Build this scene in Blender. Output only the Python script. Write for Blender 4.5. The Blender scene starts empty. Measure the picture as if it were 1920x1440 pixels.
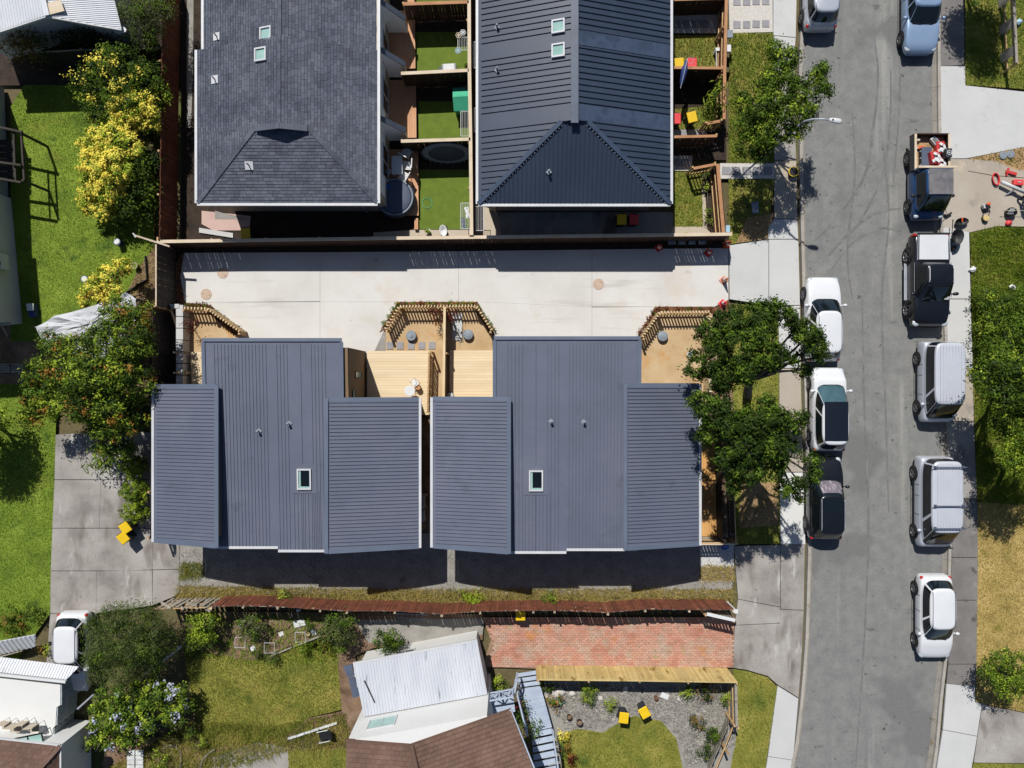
import bpy, math, random
import numpy as np
from mathutils import Vector, Matrix

# ------------------------------------------------------------------ camera, sky, sun, exposure
H = 37.0                      # drone height in metres
F = 1333.3                    # focal length in photo pixels (84 degree diagonal)
K, MM = 0.257, 0.739          # metres of shadow to the east / south for one metre of height
SC = bpy.context.scene
COL = SC.collection
cam_d = bpy.data.cameras.new('drone_camera')
cam_d.sensor_width = 36.0
cam_d.lens = F / 1920 * 36.0
cam_d.clip_end = 2000
cam = bpy.data.objects.new('drone_camera', cam_d)
cam.location = (0, 0, H)
COL.objects.link(cam)
SC.camera = cam

sun_vec = Vector((-K, MM, 1.0)).normalized()      # towards the sun
el = math.asin(sun_vec.z)
az = math.atan2(sun_vec.x, sun_vec.y)
W = bpy.data.worlds.new('World'); SC.world = W; W.use_nodes = True
nt = W.node_tree
sky = nt.nodes.new('ShaderNodeTexSky'); sky.sky_type = 'NISHITA'; sky.sun_disc = False
sky.sun_elevation = el; sky.sun_rotation = az; sky.air_density = 0.75; sky.dust_density = 0.35; sky.altitude = 50
bg = nt.nodes['Background']; bg.inputs[1].default_value = 0.075
nt.links.new(sky.outputs[0], bg.inputs[0])
sl = bpy.data.lights.new('sun', 'SUN'); sl.energy = 5.0; sl.angle = math.radians(0.55); sl.color = (1.0, 0.97, 0.925)
so = bpy.data.objects.new('sun', sl); COL.objects.link(so)
so.rotation_euler = sun_vec.to_track_quat('Z', 'Y').to_euler(); so.location = (-20, 40, 60)
vs = SC.view_settings
vs.view_transform = 'Standard'; vs.look = 'None'; vs.gamma = 1.0; vs.use_curve_mapping = False
vs.exposure = 0.20
SC.cycles.max_bounces = 6; SC.cycles.diffuse_bounces = 3; SC.cycles.glossy_bounces = 3
SC.cycles.transparent_max_bounces = 6; SC.cycles.transmission_bounces = 3

# ------------------------------------------------------------------ helpers
R = random.Random(7)
NP = np.random.default_rng(11)

def P(px, py, z=0.0):
    """survey point: photo pixel of a point that lies at height z -> metres"""
    s = (H - z) / F
    return Vector(((px - 960) * s, (720 - py) * s, z))
def XY(px, py, z=0.0):
    p = P(px, py, z); return (p.x, p.y)
def PL(pts, z=0.0): return [XY(a, b, z) for a, b in pts]

GAIN = 1.5
def S(r, g, b, k=1.0):
    f = lambda c: ((c / 255 / 12.92) if c / 255 <= 0.04045 else ((c / 255 + 0.055) / 1.055) ** 2.4) / GAIN * k
    return (f(r), f(g), f(b), 1.0)

MATS = {}
def M(name, cols, scale=2.0, rough=0.8, fine=None, rnd=0.0, isl=0.0, bump=None, stretch=None, spots=(), metal=0.0, spec=0.4, trans=0.0, detail=5.0, coat=0.0, emit=None):
    """procedural material: ramp of colours over noise, fine value noise, spots, per-object / per-island variation"""
    if name in MATS: return MATS[name]
    m = bpy.data.materials.new(name); m.use_nodes = True; MATS[name] = m
    t = m.node_tree; N = t.nodes; Lk = t.links
    b = N['Principled BSDF']
    b.inputs['Roughness'].default_value = rough; b.inputs['Metallic'].default_value = metal
    b.inputs['Specular IOR Level'].default_value = spec
    if coat: b.inputs['Coat Weight'].default_value = coat; b.inputs['Coat Roughness'].default_value = 0.06
    geo = N.new('ShaderNodeNewGeometry'); vec = geo.outputs['Position']
    if stretch:
        mp = N.new('ShaderNodeVectorMath'); mp.operation = 'MULTIPLY'; mp.inputs[1].default_value = stretch
        Lk.new(vec, mp.inputs[0]); svec = mp.outputs[0]
    else: svec = vec
    if isinstance(cols, tuple): cols = [cols]
    def noise(v, sc, det=5.0, ro=0.6):
        n = N.new('ShaderNodeTexNoise'); n.inputs['Scale'].default_value = sc; n.inputs['Detail'].default_value = det
        n.inputs['Roughness'].default_value = ro; Lk.new(v, n.inputs['Vector']); return n.outputs['Fac']
    if len(cols) == 1:
        rgb = N.new('ShaderNodeRGB'); rgb.outputs[0].default_value = cols[0]; c = rgb.outputs[0]
    else:
        rp = N.new('ShaderNodeValToRGB'); e = rp.color_ramp.elements
        n = len(cols)
        while len(e) < n: e.new(0.5)
        for i in range(n): e[i].position = 0.33 + 0.34 * i / (n - 1); e[i].color = cols[i]
        Lk.new(noise(svec, scale, detail), rp.inputs[0]); c = rp.outputs[0]
    def mixc(a, bcol, fac):
        x = N.new('ShaderNodeMix'); x.data_type = 'RGBA'
        Lk.new(fac, x.inputs[0]); Lk.new(a, x.inputs[6])
        if isinstance(bcol, tuple): x.inputs[7].default_value = bcol
        else: Lk.new(bcol, x.inputs[7])
        return x.outputs[2]
    for sp in spots:                      # (colour, scale, threshold, softness[, stretch])
        v = vec
        if len(sp) > 4:
            mp = N.new('ShaderNodeVectorMath'); mp.operation = 'MULTIPLY'; mp.inputs[1].default_value = sp[4]; Lk.new(vec, mp.inputs[0]); v = mp.outputs[0]
        off = N.new('ShaderNodeVectorMath'); off.inputs[1].default_value = (sp[1] * 7.3, sp[2] * 91, 3.1); Lk.new(v, off.inputs[0])
        mr = N.new('ShaderNodeMapRange'); mr.inputs[1].default_value = sp[2]; mr.inputs[2].default_value = sp[2] + sp[3]
        Lk.new(noise(off.outputs[0], sp[1], 3.0), mr.inputs[0]); c = mixc(c, sp[0], mr.outputs[0])
    def valmul(c, src, lo, hi):
        mr = N.new('ShaderNodeMapRange'); mr.inputs[3].default_value = lo; mr.inputs[4].default_value = hi
        Lk.new(src, mr.inputs[0])
        x = N.new('ShaderNodeVectorMath'); x.operation = 'SCALE'; Lk.new(c, x.inputs[0]); Lk.new(mr.outputs[0], x.inputs['Scale']); return x.outputs[0]
    if fine:
        mr = noise(vec, fine[0], 2.0, 0.5)
        a = N.new('ShaderNodeMapRange'); a.inputs[1].default_value = 0.28; a.inputs[2].default_value = 0.72; Lk.new(mr, a.inputs[0])
        c = valmul(c, a.outputs[0], 1 - fine[1], 1 + fine[1])
    if rnd:
        oi = N.new('ShaderNodeObjectInfo'); c = valmul(c, oi.outputs['Random'], 1 - rnd, 1 + rnd)
    if isl: c = valmul(c, geo.outputs['Random Per Island'], 1 - isl, 1 + isl)
    Lk.new(c, b.inputs['Base Color'])
    if bump:
        bn = N.new('ShaderNodeBump'); bn.inputs['Strength'].default_value = bump[1]; bn.inputs['Distance'].default_value = bump[2] if len(bump) > 2 else 0.02
        Lk.new(noise(vec, bump[0], 4.0), bn.inputs['Height']); Lk.new(bn.outputs[0], b.inputs['Normal'])
    if trans:
        tr = N.new('ShaderNodeBsdfTranslucent'); Lk.new(c, tr.inputs[0])
        ms = N.new('ShaderNodeMixShader'); ms.inputs[0].default_value = trans
        Lk.new(b.outputs[0], ms.inputs[1]); Lk.new(tr.outputs[0], ms.inputs[2])
        Lk.new(ms.outputs[0], N['Material Output'].inputs[0])
    return m

class MB:
    """collects faces; build() links them as one mesh object"""
    def __init__(s): s.v = []; s.f = []; s.mi = []
    def add(s, vs, fs, mi=0):
        o = len(s.v); s.v += [tuple(v) for v in vs]; s.f += [tuple(i + o for i in f) for f in fs]; s.mi += [mi] * len(fs); return s
    def box(s, c, d, rz=0.0, mi=0, m=None):
        x, y, z = d[0] / 2, d[1] / 2, d[2] / 2
        vs = [Vector((a * x, b * y, e * z)) for e in (-1, 1) for b in (-1, 1) for a in (-1, 1)]
        if m is None: m = Matrix.Rotation(rz, 3, 'Z')
        vs = [m @ v + Vector(c) for v in vs]
        return s.add(vs, [(0, 2, 3, 1), (4, 5, 7, 6), (0, 1, 5, 4), (2, 6, 7, 3), (0, 4, 6, 2), (1, 3, 7, 5)], mi)
    def prism(s, pts, z0, z1, mi=0, bottom=True):
        a = sum(pts[i][0] * pts[(i + 1) % len(pts)][1] - pts[(i + 1) % len(pts)][0] * pts[i][1] for i in range(len(pts)))
        if a < 0: pts = pts[::-1]
        n = len(pts); zt = z1 if isinstance(z1, (list, tuple)) else [z1] * n
        if a < 0 and isinstance(z1, (list, tuple)): zt = list(z1)[::-1]
        vs = [(p[0], p[1], z0) for p in pts] + [(p[0], p[1], zt[i]) for i, p in enumerate(pts)]
        fs = [tuple(range(n, 2 * n))] + [(i, (i + 1) % n, n + (i + 1) % n, n + i) for i in range(n)]
        if bottom: fs.append(tuple(range(n - 1, -1, -1)))
        return s.add(vs, fs, mi)
    def beam(s, a, b, w, h, mi=0):
        a, b = Vector(a), Vector(b); d = b - a; L = d.length
        if L < 1e-5: return s
        q = d.to_track_quat('X', 'Z').to_matrix()
        return s.box((a + b) / 2, (L, w, h), m=q, mi=mi)
    def tube(s, pts, rad, n=8, cap=True, mi=0):
        pts = [Vector(p) for p in pts]
        if not isinstance(rad, (list, tuple)): rad = [rad] * len(pts)
        o = len(s.v)
        for i, p in enumerate(pts):
            d = (pts[min(i + 1, len(pts) - 1)] - pts[max(i - 1, 0)])
            if d.length < 1e-6: d = Vector((0, 0, 1))
            q = d.to_track_quat('Z', 'Y').to_matrix()
            for k in range(n):
                a = 2 * math.pi * k / n
                s.v.append(tuple(p + q @ Vector((math.cos(a) * rad[i], math.sin(a) * rad[i], 0))))
        for i in range(len(pts) - 1):
            for k in range(n):
                s.f.append((o + i * n + k, o + i * n + (k + 1) % n, o + (i + 1) * n + (k + 1) % n, o + (i + 1) * n + k)); s.mi.append(mi)
        if cap:
            s.f.append(tuple(o + k for k in range(n - 1, -1, -1))); s.mi.append(mi)
            e = o + (len(pts) - 1) * n; s.f.append(tuple(e + k for k in range(n))); s.mi.append(mi)
        return s
    def lathe(s, c, prof, n=20, mi=0, sx=1.0, sy=1.0):
        c = Vector(c); o = len(s.v)
        for r, z in prof:
            for k in range(n):
                a = 2 * math.pi * k / n; s.v.append((c.x + math.cos(a) * r * sx, c.y + math.sin(a) * r * sy, c.z + z))
        for i in range(len(prof) - 1):
            for k in range(n):
                s.f.append((o + i * n + k, o + i * n + (k + 1) % n, o + (i + 1) * n + (k + 1) % n, o + (i + 1) * n + k)); s.mi.append(mi)
        s.f.append(tuple(o + k for k in range(n - 1, -1, -1))); s.mi.append(mi)
        e = o + (len(prof) - 1) * n; s.f.append(tuple(e + k for k in range(n))); s.mi.append(mi)
        return s
    def ring(s, c, r, t, n=24, m=None, k=6):
        pts = []
        for i in range(n + 1):
            a = 2 * math.pi * i / n; v = Vector((math.cos(a) * r, math.sin(a) * r, 0)); pts.append(Vector(c) + (m @ v if m else v))
        return s.tube(pts, t, k, cap=False)
    def mesh(s, name, mats, smooth=False):
        me = bpy.data.meshes.new(name); me.from_pydata(s.v, [], s.f)
        for m in (mats if isinstance(mats, (list, tuple)) else [mats]): me.materials.append(m)
        if any(s.mi): me.polygons.foreach_set('material_index', s.mi)
        if smooth:
            me.polygons.foreach_set('use_smooth', [True] * len(s.f))
        me.update(); return me
    def build(s, name, mats, parent=None, smooth=False, world=True, bevel=0.0):
        if parent is not None and world:
            l = parent.get('_base', (0, 0, 0)); s.v = [(v[0] - l[0], v[1] - l[1], v[2] - l[2]) for v in s.v]
        o = bpy.data.objects.new(name, s.mesh(name, mats, smooth)); COL.objects.link(o)
        if parent is not None: o.parent = parent
        if bevel:
            bv = o.modifiers.new('bevel', 'BEVEL'); bv.width = bevel; bv.segments = 2; bv.limit_method = 'ANGLE'
        return o

def tag(o, label=None, cat=None, group=None, kind=None):
    if label: o['label'] = label
    if cat: o['category'] = cat
    if group: o['group'] = group
    if kind: o['kind'] = kind
    return o
BASES = []
def thing(name, label, cat, loc=(0, 0, 0), rz=0.0, group=None):
    o = bpy.data.objects.new(name, None); COL.objects.link(o); o.location = loc; o.rotation_euler = (0, 0, rz)
    o.empty_display_size = 0.2
    o['_base'] = [loc[0], loc[1], loc[2]]; BASES.append(o)
    return tag(o, label, cat, group)
def part(name, me, parent, loc=(0, 0, 0), rot=(0, 0, 0), scale=(1, 1, 1)):
    o = bpy.data.objects.new(name, me); COL.objects.link(o); o.parent = parent; o.location = loc; o.rotation_euler = rot; o.scale = scale; return o
def copy_tree(o, parent=None):
    c = o.copy(); COL.objects.link(c); c.parent = parent
    for ch in list(o.children): copy_tree(ch, c)
    return c
def place(proto, first, loc, rz, label, group=None):
    o = proto if first else copy_tree(proto)
    o.location = loc; o.rotation_euler = (0, 0, rz); o['label'] = label
    if group: o['group'] = group
    return o

def fmesh(name, V, Fc, mats, midx=None):
    me = bpy.data.meshes.new(name); n, k = Fc.shape
    me.vertices.add(len(V)); me.vertices.foreach_set('co', np.ascontiguousarray(V, dtype=np.float32).ravel())
    me.loops.add(n * k); me.loops.foreach_set('vertex_index', np.ascontiguousarray(Fc, dtype=np.int32).ravel())
    me.polygons.add(n); me.polygons.foreach_set('loop_start', np.arange(0, n * k, k, dtype=np.int32))
    for m in (mats if isinstance(mats, (list, tuple)) else [mats]): me.materials.append(m)
    if midx is not None: me.polygons.foreach_set('material_index', np.asarray(midx, dtype=np.int32))
    me.update(calc_edges=True); return me

def inpoly(pts, poly):
    x, y = pts[:, 0], pts[:, 1]; r = np.zeros(len(pts), bool); n = len(poly); j = n - 1
    for i in range(n):
        xi, yi = poly[i]; xj, yj = poly[j]
        if yi != yj: r ^= ((yi > y) != (yj > y)) & (x < (xj - xi) * (y - yi) / (yj - yi) + xi)
        j = i
    return r
def scatter(poly, dens):
    p = np.array(poly); lo, hi = p.min(0), p.max(0); n = int((hi[0] - lo[0]) * (hi[1] - lo[1]) * dens)
    q = NP.uniform(lo, hi, (n, 2)); return q[inpoly(q, poly)]

def clip(poly, half):
    """Sutherland-Hodgman against the convex CCW polygon half"""
    out = list(poly); n = len(half)
    for i in range(n):
        ax, ay = half[i]; bx, by = half[(i + 1) % n]; src = out; out = []
        for j in range(len(src)):
            p, q = src[j], src[(j + 1) % len(src)]
            dp = (bx - ax) * (p[1] - ay) - (by - ay) * (p[0] - ax); dq = (bx - ax) * (q[1] - ay) - (by - ay) * (q[0] - ax)
            if dp >= 0: out.append(p)
            if dp * dq < 0:
                t = dp / (dp - dq); out.append((p[0] + (q[0] - p[0]) * t, p[1] + (q[1] - p[1]) * t))
        if len(out) < 3: return []
    return out

class Plane:
    """roof plane: O and U along the eave, V up the slope (3D), polygon given as world points"""
    def __init__(s, pts, eave=(0, 1)):
        pts = [Vector(p) for p in pts]; a, b = pts[eave[0]], pts[eave[1]]
        s.O = a; s.u = (b - a).normalized()
        n = Vector((0, 0, 0))
        for i in range(1, len(pts) - 1): n += (pts[i] - pts[0]).cross(pts[i + 1] - pts[0])
        n.normalize()
        if n.z < 0: n = -n
        s.n = n; s.w = n.cross(s.u).normalized()
        s.poly = [((p - a).dot(s.u), (p - a).dot(s.w)) for p in pts]
        ar = sum(s.poly[i][0] * s.poly[(i + 1) % len(pts)][1] - s.poly[(i + 1) % len(pts)][0] * s.poly[i][1] for i in range(len(pts)))
        if ar < 0: s.poly = s.poly[::-1]
        s.lo = (min(p[0] for p in s.poly), min(p[1] for p in s.poly)); s.hi = (max(p[0] for p in s.poly), max(p[1] for p in s.poly))
    def at(s, u, v, h=0.0): return s.O + s.u * u + s.w * v + s.n * h
    def vrange(s, u):
        vs = []
        n = len(s.poly)
        for i in range(n):
            (x0, y0), (x1, y1) = s.poly[i], s.poly[(i + 1) % n]
            if (x0 - u) * (x1 - u) < 0: vs.append(y0 + (y1 - y0) * (u - x0) / (x1 - x0))
        return (min(vs), max(vs)) if len(vs) >= 2 else None
    def slab(s, mb, t=0.06, h=0.0):
        n = len(s.poly)
        vs = [s.at(u, v, h) for u, v in s.poly] + [s.at(u, v, h - t) for u, v in s.poly]
        return mb.add(vs, [tuple(range(n)), tuple(range(2 * n - 1, n - 1, -1))] + [(i, n + i, n + (i + 1) % n, (i + 1) % n) for i in range(n)])
    def ribs(s, mb, us, w=0.05, hh=0.035, v0=None, v1=None, m0=0.0, m1=0.0):
        for u in us:
            r = s.vrange(u)
            if not r: continue
            a, b = r[0] + m0, r[1] - m1
            if v0 is not None: a = max(a, v0)
            if v1 is not None: b = min(b, v1)
            if b - a < 0.1: continue
            vs = [s.at(u + d, v, h) for v in (a, b) for d, h in ((-w / 2, 0.001), (-w * .3, hh), (w * .3, hh), (w / 2, 0.001))]
            mb.add(vs, [(0, 1, 5, 4), (1, 2, 6, 5), (2, 3, 7, 6), (0, 3, 2, 1), (4, 5, 6, 7)])
        return mb
    def tiles(s, mb, ex, wd, th=0.03, gap=0.008, jitter=0.0):
        j = 0; v = s.lo[1]
        while v < s.hi[1]:
            u = s.lo[0] - wd * (0.5 if j % 2 else 0.0) - R.random() * wd * jitter
            while u < s.hi[0]:
                w = wd * (1 + R.uniform(-jitter, jitter) * .5)
                q = clip([(u, v), (u + w - gap, v), (u + w - gap, v + ex), (u, v + ex)], s.poly)
                if len(q) >= 3:
                    t = th * R.uniform(.85, 1.15)
                    hs = [0.006 + t * (1 - (b - v) / ex) for a, b in q]; n = len(q)
                    vs = [s.at(a, b, hs[i]) for i, (a, b) in enumerate(q)] + [s.at(a, b, 0) for a, b in q]
                    mb.add(vs, [tuple(range(n))] + [(i, n + i, n + (i + 1) % n, (i + 1) % n) for i in range(n) if q[i][1] < v + ex * .98 or q[(i + 1) % n][1] < v + ex * .98])
                u += w
            v += ex; j += 1
        return mb
# ------------------------------------------------------------------ materials
m_asph = M('asphalt', [S(126, 126, 124), S(134, 134, 131), S(142, 141, 137)], 1.6, .9, (16, .11), bump=(70, .35, .01),
           spots=[(S(166, 165, 157), .5, .58, .14, (1.6, .12, 1)), (S(128, 129, 126), .8, .58, .10, (1.9, .08, 1)), (S(86, 86, 86), 2.4, .69, .05), (S(195, 192, 184), 5.0, .76, .02), (S(120, 120, 118), .22, .58, .06), (S(92, 92, 91), 3.2, .68, .05), (S(106, 106, 104), 1.1, .67, .06, (.7, 1.5, 1))])
m_conc_new = M('concrete_new', [S(214, 211, 205), S(223, 220, 214), S(228, 226, 221)], .35, .85, (20, .03), bump=(60, .12, .01),
               spots=[(S(214, 200, 184), .45, .60, .22), (S(200, 197, 190), .8, .60, .16, (.25, 2.0, 1)), (S(190, 186, 178), 1.6, .68, .06), (S(176, 170, 160), 6, .74, .03)])
m_conc_pale = M('concrete_pale', [S(204, 204, 202), S(213, 213, 210)], .6, .85, (25, .03), bump=(60, .12, .01), spots=[(S(190, 188, 182), .8, .62, .15)])
m_conc_white = M('concrete_fresh', [S(222, 222, 217), S(229, 229, 224)], .8, .85, (25, .025), bump=(60, .1, .01))
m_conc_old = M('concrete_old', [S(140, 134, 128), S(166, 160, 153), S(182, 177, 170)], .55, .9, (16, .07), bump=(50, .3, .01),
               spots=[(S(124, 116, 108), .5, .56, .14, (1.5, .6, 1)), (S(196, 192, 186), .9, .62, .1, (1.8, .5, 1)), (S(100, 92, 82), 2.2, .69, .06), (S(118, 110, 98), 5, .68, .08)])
m_conc_tan = M('concrete_tan', [S(178, 166, 150), S(192, 182, 167)], .5, .9, (18, .05), bump=(50, .2, .01), spots=[(S(205, 190, 165), .8, .6, .15), (S(158, 150, 140), .7, .62, .12)])
m_conc_dark = M('concrete_grimy', [S(120, 116, 113), S(140, 135, 131)], .8, .9, (22, .09), bump=(60, .3, .01), spots=[(S(155, 148, 140), 1.4, .62, .1), (S(92, 88, 84), 1.1, .6, .1)])
m_kerb = M('kerb_concrete', [S(166, 160, 150), S(188, 182, 172)], 1.2, .9, (20, .1), bump=(60, .3, .01), spots=[(S(150, 138, 110), 2.5, .62, .1)])
m_chan = M('channel_concrete', [S(138, 133, 124), S(158, 152, 142)], 1.2, .9, (20, .1), bump=(60, .3, .01), spots=[(S(124, 114, 92), 2.5, .6, .1)])
m_bjoint = M('sandy_joint', [S(150, 122, 100), S(168, 140, 116)], 3, .95)
m_joint = M('joint_dirt', [S(84, 74, 60), S(108, 98, 80)], 3, .95)
m_lawn = M('lawn_green', [S(98, 122, 34), S(122, 146, 42), S(138, 160, 54)], .7, .95, (26, .22), bump=(40, .5, .04), spots=[(S(140, 146, 54), .6, .58, .16), (S(66, 96, 24), .8, .6, .12)])
m_lawn2 = M('lawn_dull', [S(104, 116, 42), S(132, 134, 54), S(160, 146, 74)], .9, .95, (24, .24), bump=(40, .5, .04), spots=[(S(168, 142, 84), .8, .62, .12), (S(66, 90, 26), .9, .6, .12)])
m_lawn_y = M('lawn_yellowing', [S(112, 120, 44), S(138, 140, 56), S(164, 156, 76)], .7, .95, (24, .22), bump=(40, .5, .04), spots=[(S(80, 100, 28), .9, .60, .12), (S(172, 150, 70), 1.5, .68, .08)])
m_dry = M('dry_grass', [S(158, 140, 76), S(186, 162, 96), S(206, 180, 116)], .8, .95, (24, .18), bump=(40, .5, .04), spots=[(S(130, 122, 46), .7, .62, .12)])
m_turf = M('artificial_turf', [S(96, 118, 36), S(112, 132, 42)], 2.2, .95, (30, .16), bump=(60, .4, .02))
m_dirt = M('bare_soil', [S(160, 128, 92), S(184, 150, 110), S(200, 168, 128)], .9, .95, (22, .09), bump=(30, .4, .03), spots=[(S(206, 150, 84), .7, .62, .12), (S(140, 108, 74), 1.6, .66, .1)])
m_sand = M('clay_soil', [S(192, 160, 118), S(206, 176, 134), S(214, 188, 150)], .7, .95, (18, .07), bump=(30, .35, .03), spots=[(S(206, 146, 70), .6, .60, .16), (S(176, 138, 92), 1.8, .66, .1)])
m_soil = M('garden_soil', [S(112, 88, 68), S(138, 112, 90), S(158, 134, 112)], 1.2, .95, (16, .2), bump=(26, .6, .04), spots=[(S(176, 138, 84), 1.0, .62, .1), (S(88, 70, 52), 1.6, .62, .1)])
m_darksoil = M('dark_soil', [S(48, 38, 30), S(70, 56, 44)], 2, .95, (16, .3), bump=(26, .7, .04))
m_bark = M('bark_mulch', [S(92, 58, 40), S(126, 84, 58), S(150, 108, 78)], 5, .95, (24, .3), bump=(24, .8, .05), isl=.4)
m_gravel = M('gravel', [S(148, 144, 136), S(172, 168, 160)], 1.5, .9, (34, .22), bump=(40, .8, .03), spots=[(S(120, 116, 104), .9, .62, .12)])
m_pebble = M('pebble', [S(128, 124, 118), S(168, 162, 152)], 4, .85, isl=.45)
m_ground = M('ground_earth', [S(86, 82, 50), S(112, 100, 70), S(92, 98, 44)], .12, .95, (12, .2), bump=(20, .5, .05))
m_paver = M('paver_grey', [S(150, 148, 150), S(166, 165, 168)], 3, .85, (30, .06), rnd=.06)
m_paver_w = M('pebble_concrete', [S(206, 200, 190), S(224, 219, 210)], 7, .85, (30, .1), bump=(40, .4, .02))
m_pink = M('pink_concrete', [S(208, 176, 164), S(216, 186, 172)], 1.2, .85, (20, .05), spots=[(S(196, 160, 146), 1.2, .62, .1)])
m_brick = M('paving_brick', [S(190, 128, 106), S(206, 150, 128), S(200, 160, 140)], .9, .85, (24, .14), isl=.12, bump=(50, .4, .01), spots=[(S(196, 168, 148), 1.3, .46, .2), (S(204, 142, 92), .8, .58, .12), (S(176, 166, 110), 1.9, .64, .08)])
m_pine = M('new_pine', [S(236, 206, 158), S(246, 222, 178)], 1.2, .75, (26, .06), rnd=.10, stretch=(1, 1, .4))
m_pine_y = M('yellow_pine', [S(212, 184, 116), S(230, 206, 142)], 1.6, .75, (26, .12), rnd=.16, spots=[(S(152, 122, 58), 2.6, .60, .1, (1, 1, .3))])
m_deck_new = M('deck_pine', [S(234, 210, 170), S(243, 222, 184)], .9, .7, (30, .05), rnd=.05, stretch=(.4, 3, 1))
m_deck_warm = M('deck_warm', [S(204, 150, 84), S(226, 174, 106)], .9, .7, (30, .06), rnd=.08)
m_deck_or = M('deck_orange', [S(206, 150, 108), S(222, 170, 128)], .9, .7, (30, .06), rnd=.08)
m_brown_f = M('stained_brown', [S(112, 62, 44), S(140, 82, 58)], 1.6, .8, (20, .12), rnd=.22, spots=[(S(90, 48, 34), 2, .6, .1)])
m_dark_f = M('dark_stain_and_shade', [S(56, 38, 28), S(72, 48, 36)], 1.6, .8, (20, .12), rnd=.2)  # dark stain; on the yard cross fences shade is put into the colour
m_black_f = M('charcoal_timber', [S(52, 46, 42), S(66, 58, 52)], 1.6, .8, (20, .12), rnd=.2)
m_cap = M('fence_cap', [S(216, 196, 166), S(232, 214, 188)], 1.6, .75, (20, .06))
m_cap_br = M('fence_cap_brown', [S(176, 124, 84), S(198, 146, 102)], 1.6, .75, (20, .06))
m_wgrey = M('weathered_timber', [S(150, 142, 130), S(178, 170, 156), S(128, 118, 106)], 1.6, .85, (20, .12), rnd=.15, stretch=(1, 3, 1))
m_rail = M('rail_timber', [S(196, 160, 110), S(214, 180, 132)], 2, .8, rnd=.08)
m_white = M('white_paint', [S(226, 228, 228), S(234, 235, 234)], 1.5, .55, (20, .02))
m_wwall = M('white_wall', [S(232, 232, 228), S(238, 238, 235)], .8, .7, (14, .015))
m_wallg = M('pale_wall', [S(250, 252, 252, 1.25), S(252, 254, 254, 1.28)], .8, .7, (14, .02))
m_gutter = M('white_gutter', [S(206, 208, 210), S(222, 222, 222)], 1.5, .5)
m_roof = M('roof_bluegrey', [S(101, 107, 123), S(106, 112, 129), S(112, 116, 133)], .35, .48, (9, .03), spec=.45, spots=[(S(114, 121, 133), .6, .60, .2), (S(92, 98, 112), .9, .62, .16), (S(124, 128, 136), 4, .74, .04)])
m_roof_fl = M('roof_flashing', [S(98, 108, 126), S(108, 118, 136)], .6, .42, (9, .02), spec=.5)
m_roof_d = M('roof_dark', [S(50, 62, 80), S(58, 70, 90)], .3, .42, (9, .04), spec=.5, spots=[(S(72, 84, 104), .5, .6, .2)])
m_roof_dl = M('roof_dark_flashing', [S(54, 66, 86), S(70, 84, 106), S(58, 70, 92)], 1.1, .38, (9, .05), spec=.5)
m_shing = M('shingle', [S(80, 84, 98), S(92, 97, 110), S(100, 104, 114)], .9, .9, (40, .16), isl=.24, bump=(60, .4, .01))
m_tile = M('concrete_tile', [S(98, 74, 62), S(110, 84, 71), S(120, 93, 80)], .7, .85, (30, .1), isl=.14, bump=(60, .3, .01))
m_oldroof = M('old_white_roof', [S(198, 202, 210), S(214, 217, 223)], .9, .5, stretch=(1.5, .4, 1), spots=[(S(146, 150, 158), 1.8, .62, .08, (3.4, .3, 1)), (S(160, 146, 124), 1.6, .70, .05, (3.2, .3, 1))])
m_tinroof = M('white_tin', [S(206, 210, 216), S(222, 224, 228)], .7, .5, (10, .04), spots=[(S(184, 184, 180), 1.2, .62, .1)])
m_brownwall = M('brown_weatherboard', [S(128, 104, 78), S(138, 114, 86)], 1.2, .75, (20, .06), rnd=.06)
m_cream = M('cream_wall', [S(196, 182, 160), S(206, 192, 172)], 1.0, .75, (16, .03))
m_block = M('block_wall', [S(168, 178, 182), S(186, 194, 198)], 1.4, .85, (20, .08), rnd=.1)
m_bluewood = M('blue_painted_timber', [S(178, 192, 212), S(196, 208, 224)], 1.5, .65, (16, .04), rnd=.05)
m_glass = M('dark_glass', S(20, 26, 30), rough=.08, spec=.6)
m_glass_t = M('car_glass', S(22, 30, 34), rough=.05, spec=.7)
m_glass_b = M('teal_glass', [S(60, 88, 96), S(84, 116, 124)], 1.5, .08, spec=.7)
m_glass_s = M('skylight_glass', [S(150, 190, 182), S(176, 208, 200)], 2.0, .12, spec=.6)
m_black = M('black_plastic', S(30, 30, 32), rough=.55)
m_rubber = M('rubber', S(34, 33, 33), rough=.85)
m_alloy = M('alloy', S(150, 152, 156), rough=.35, metal=.6)
m_steel = M('galvanised', [S(168, 174, 184), S(190, 194, 202)], 3, .45, metal=.3)
m_red = M('red_plastic', [S(206, 52, 48), S(214, 62, 58)], 3, .5)
m_redlamp = M('red_lens', S(206, 40, 34), rough=.2)
m_yellow = M('yellow_lid', [S(240, 196, 16), S(246, 206, 24)], 3, .5)
m_redlid = M('red_lid', [S(236, 66, 70), S(242, 76, 78)], 3, .5)
m_bin = M('bin_charcoal', S(54, 58, 64), rough=.6)
m_binblue = M('bin_blue', S(40, 66, 128), rough=.6)
m_orange = M('orange_plastic', [S(230, 96, 48), S(238, 110, 58)], 4, .5)
m_pinkc = M('faded_cone', [S(226, 148, 120), S(232, 160, 132)], 4, .6)
m_greenp = M('green_plastic', [S(70, 180, 140), S(84, 192, 152)], 3, .5)
m_blue = M('blue_plastic', [S(40, 92, 190), S(52, 104, 200)], 3, .5)
m_ltblue = M('light_blue_plastic', [S(170, 204, 226), S(184, 214, 234)], 3, .5)
m_spa = M('spa_cover', [S(78, 88, 108), S(92, 102, 122)], 1.5, .7, (20, .06))
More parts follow.
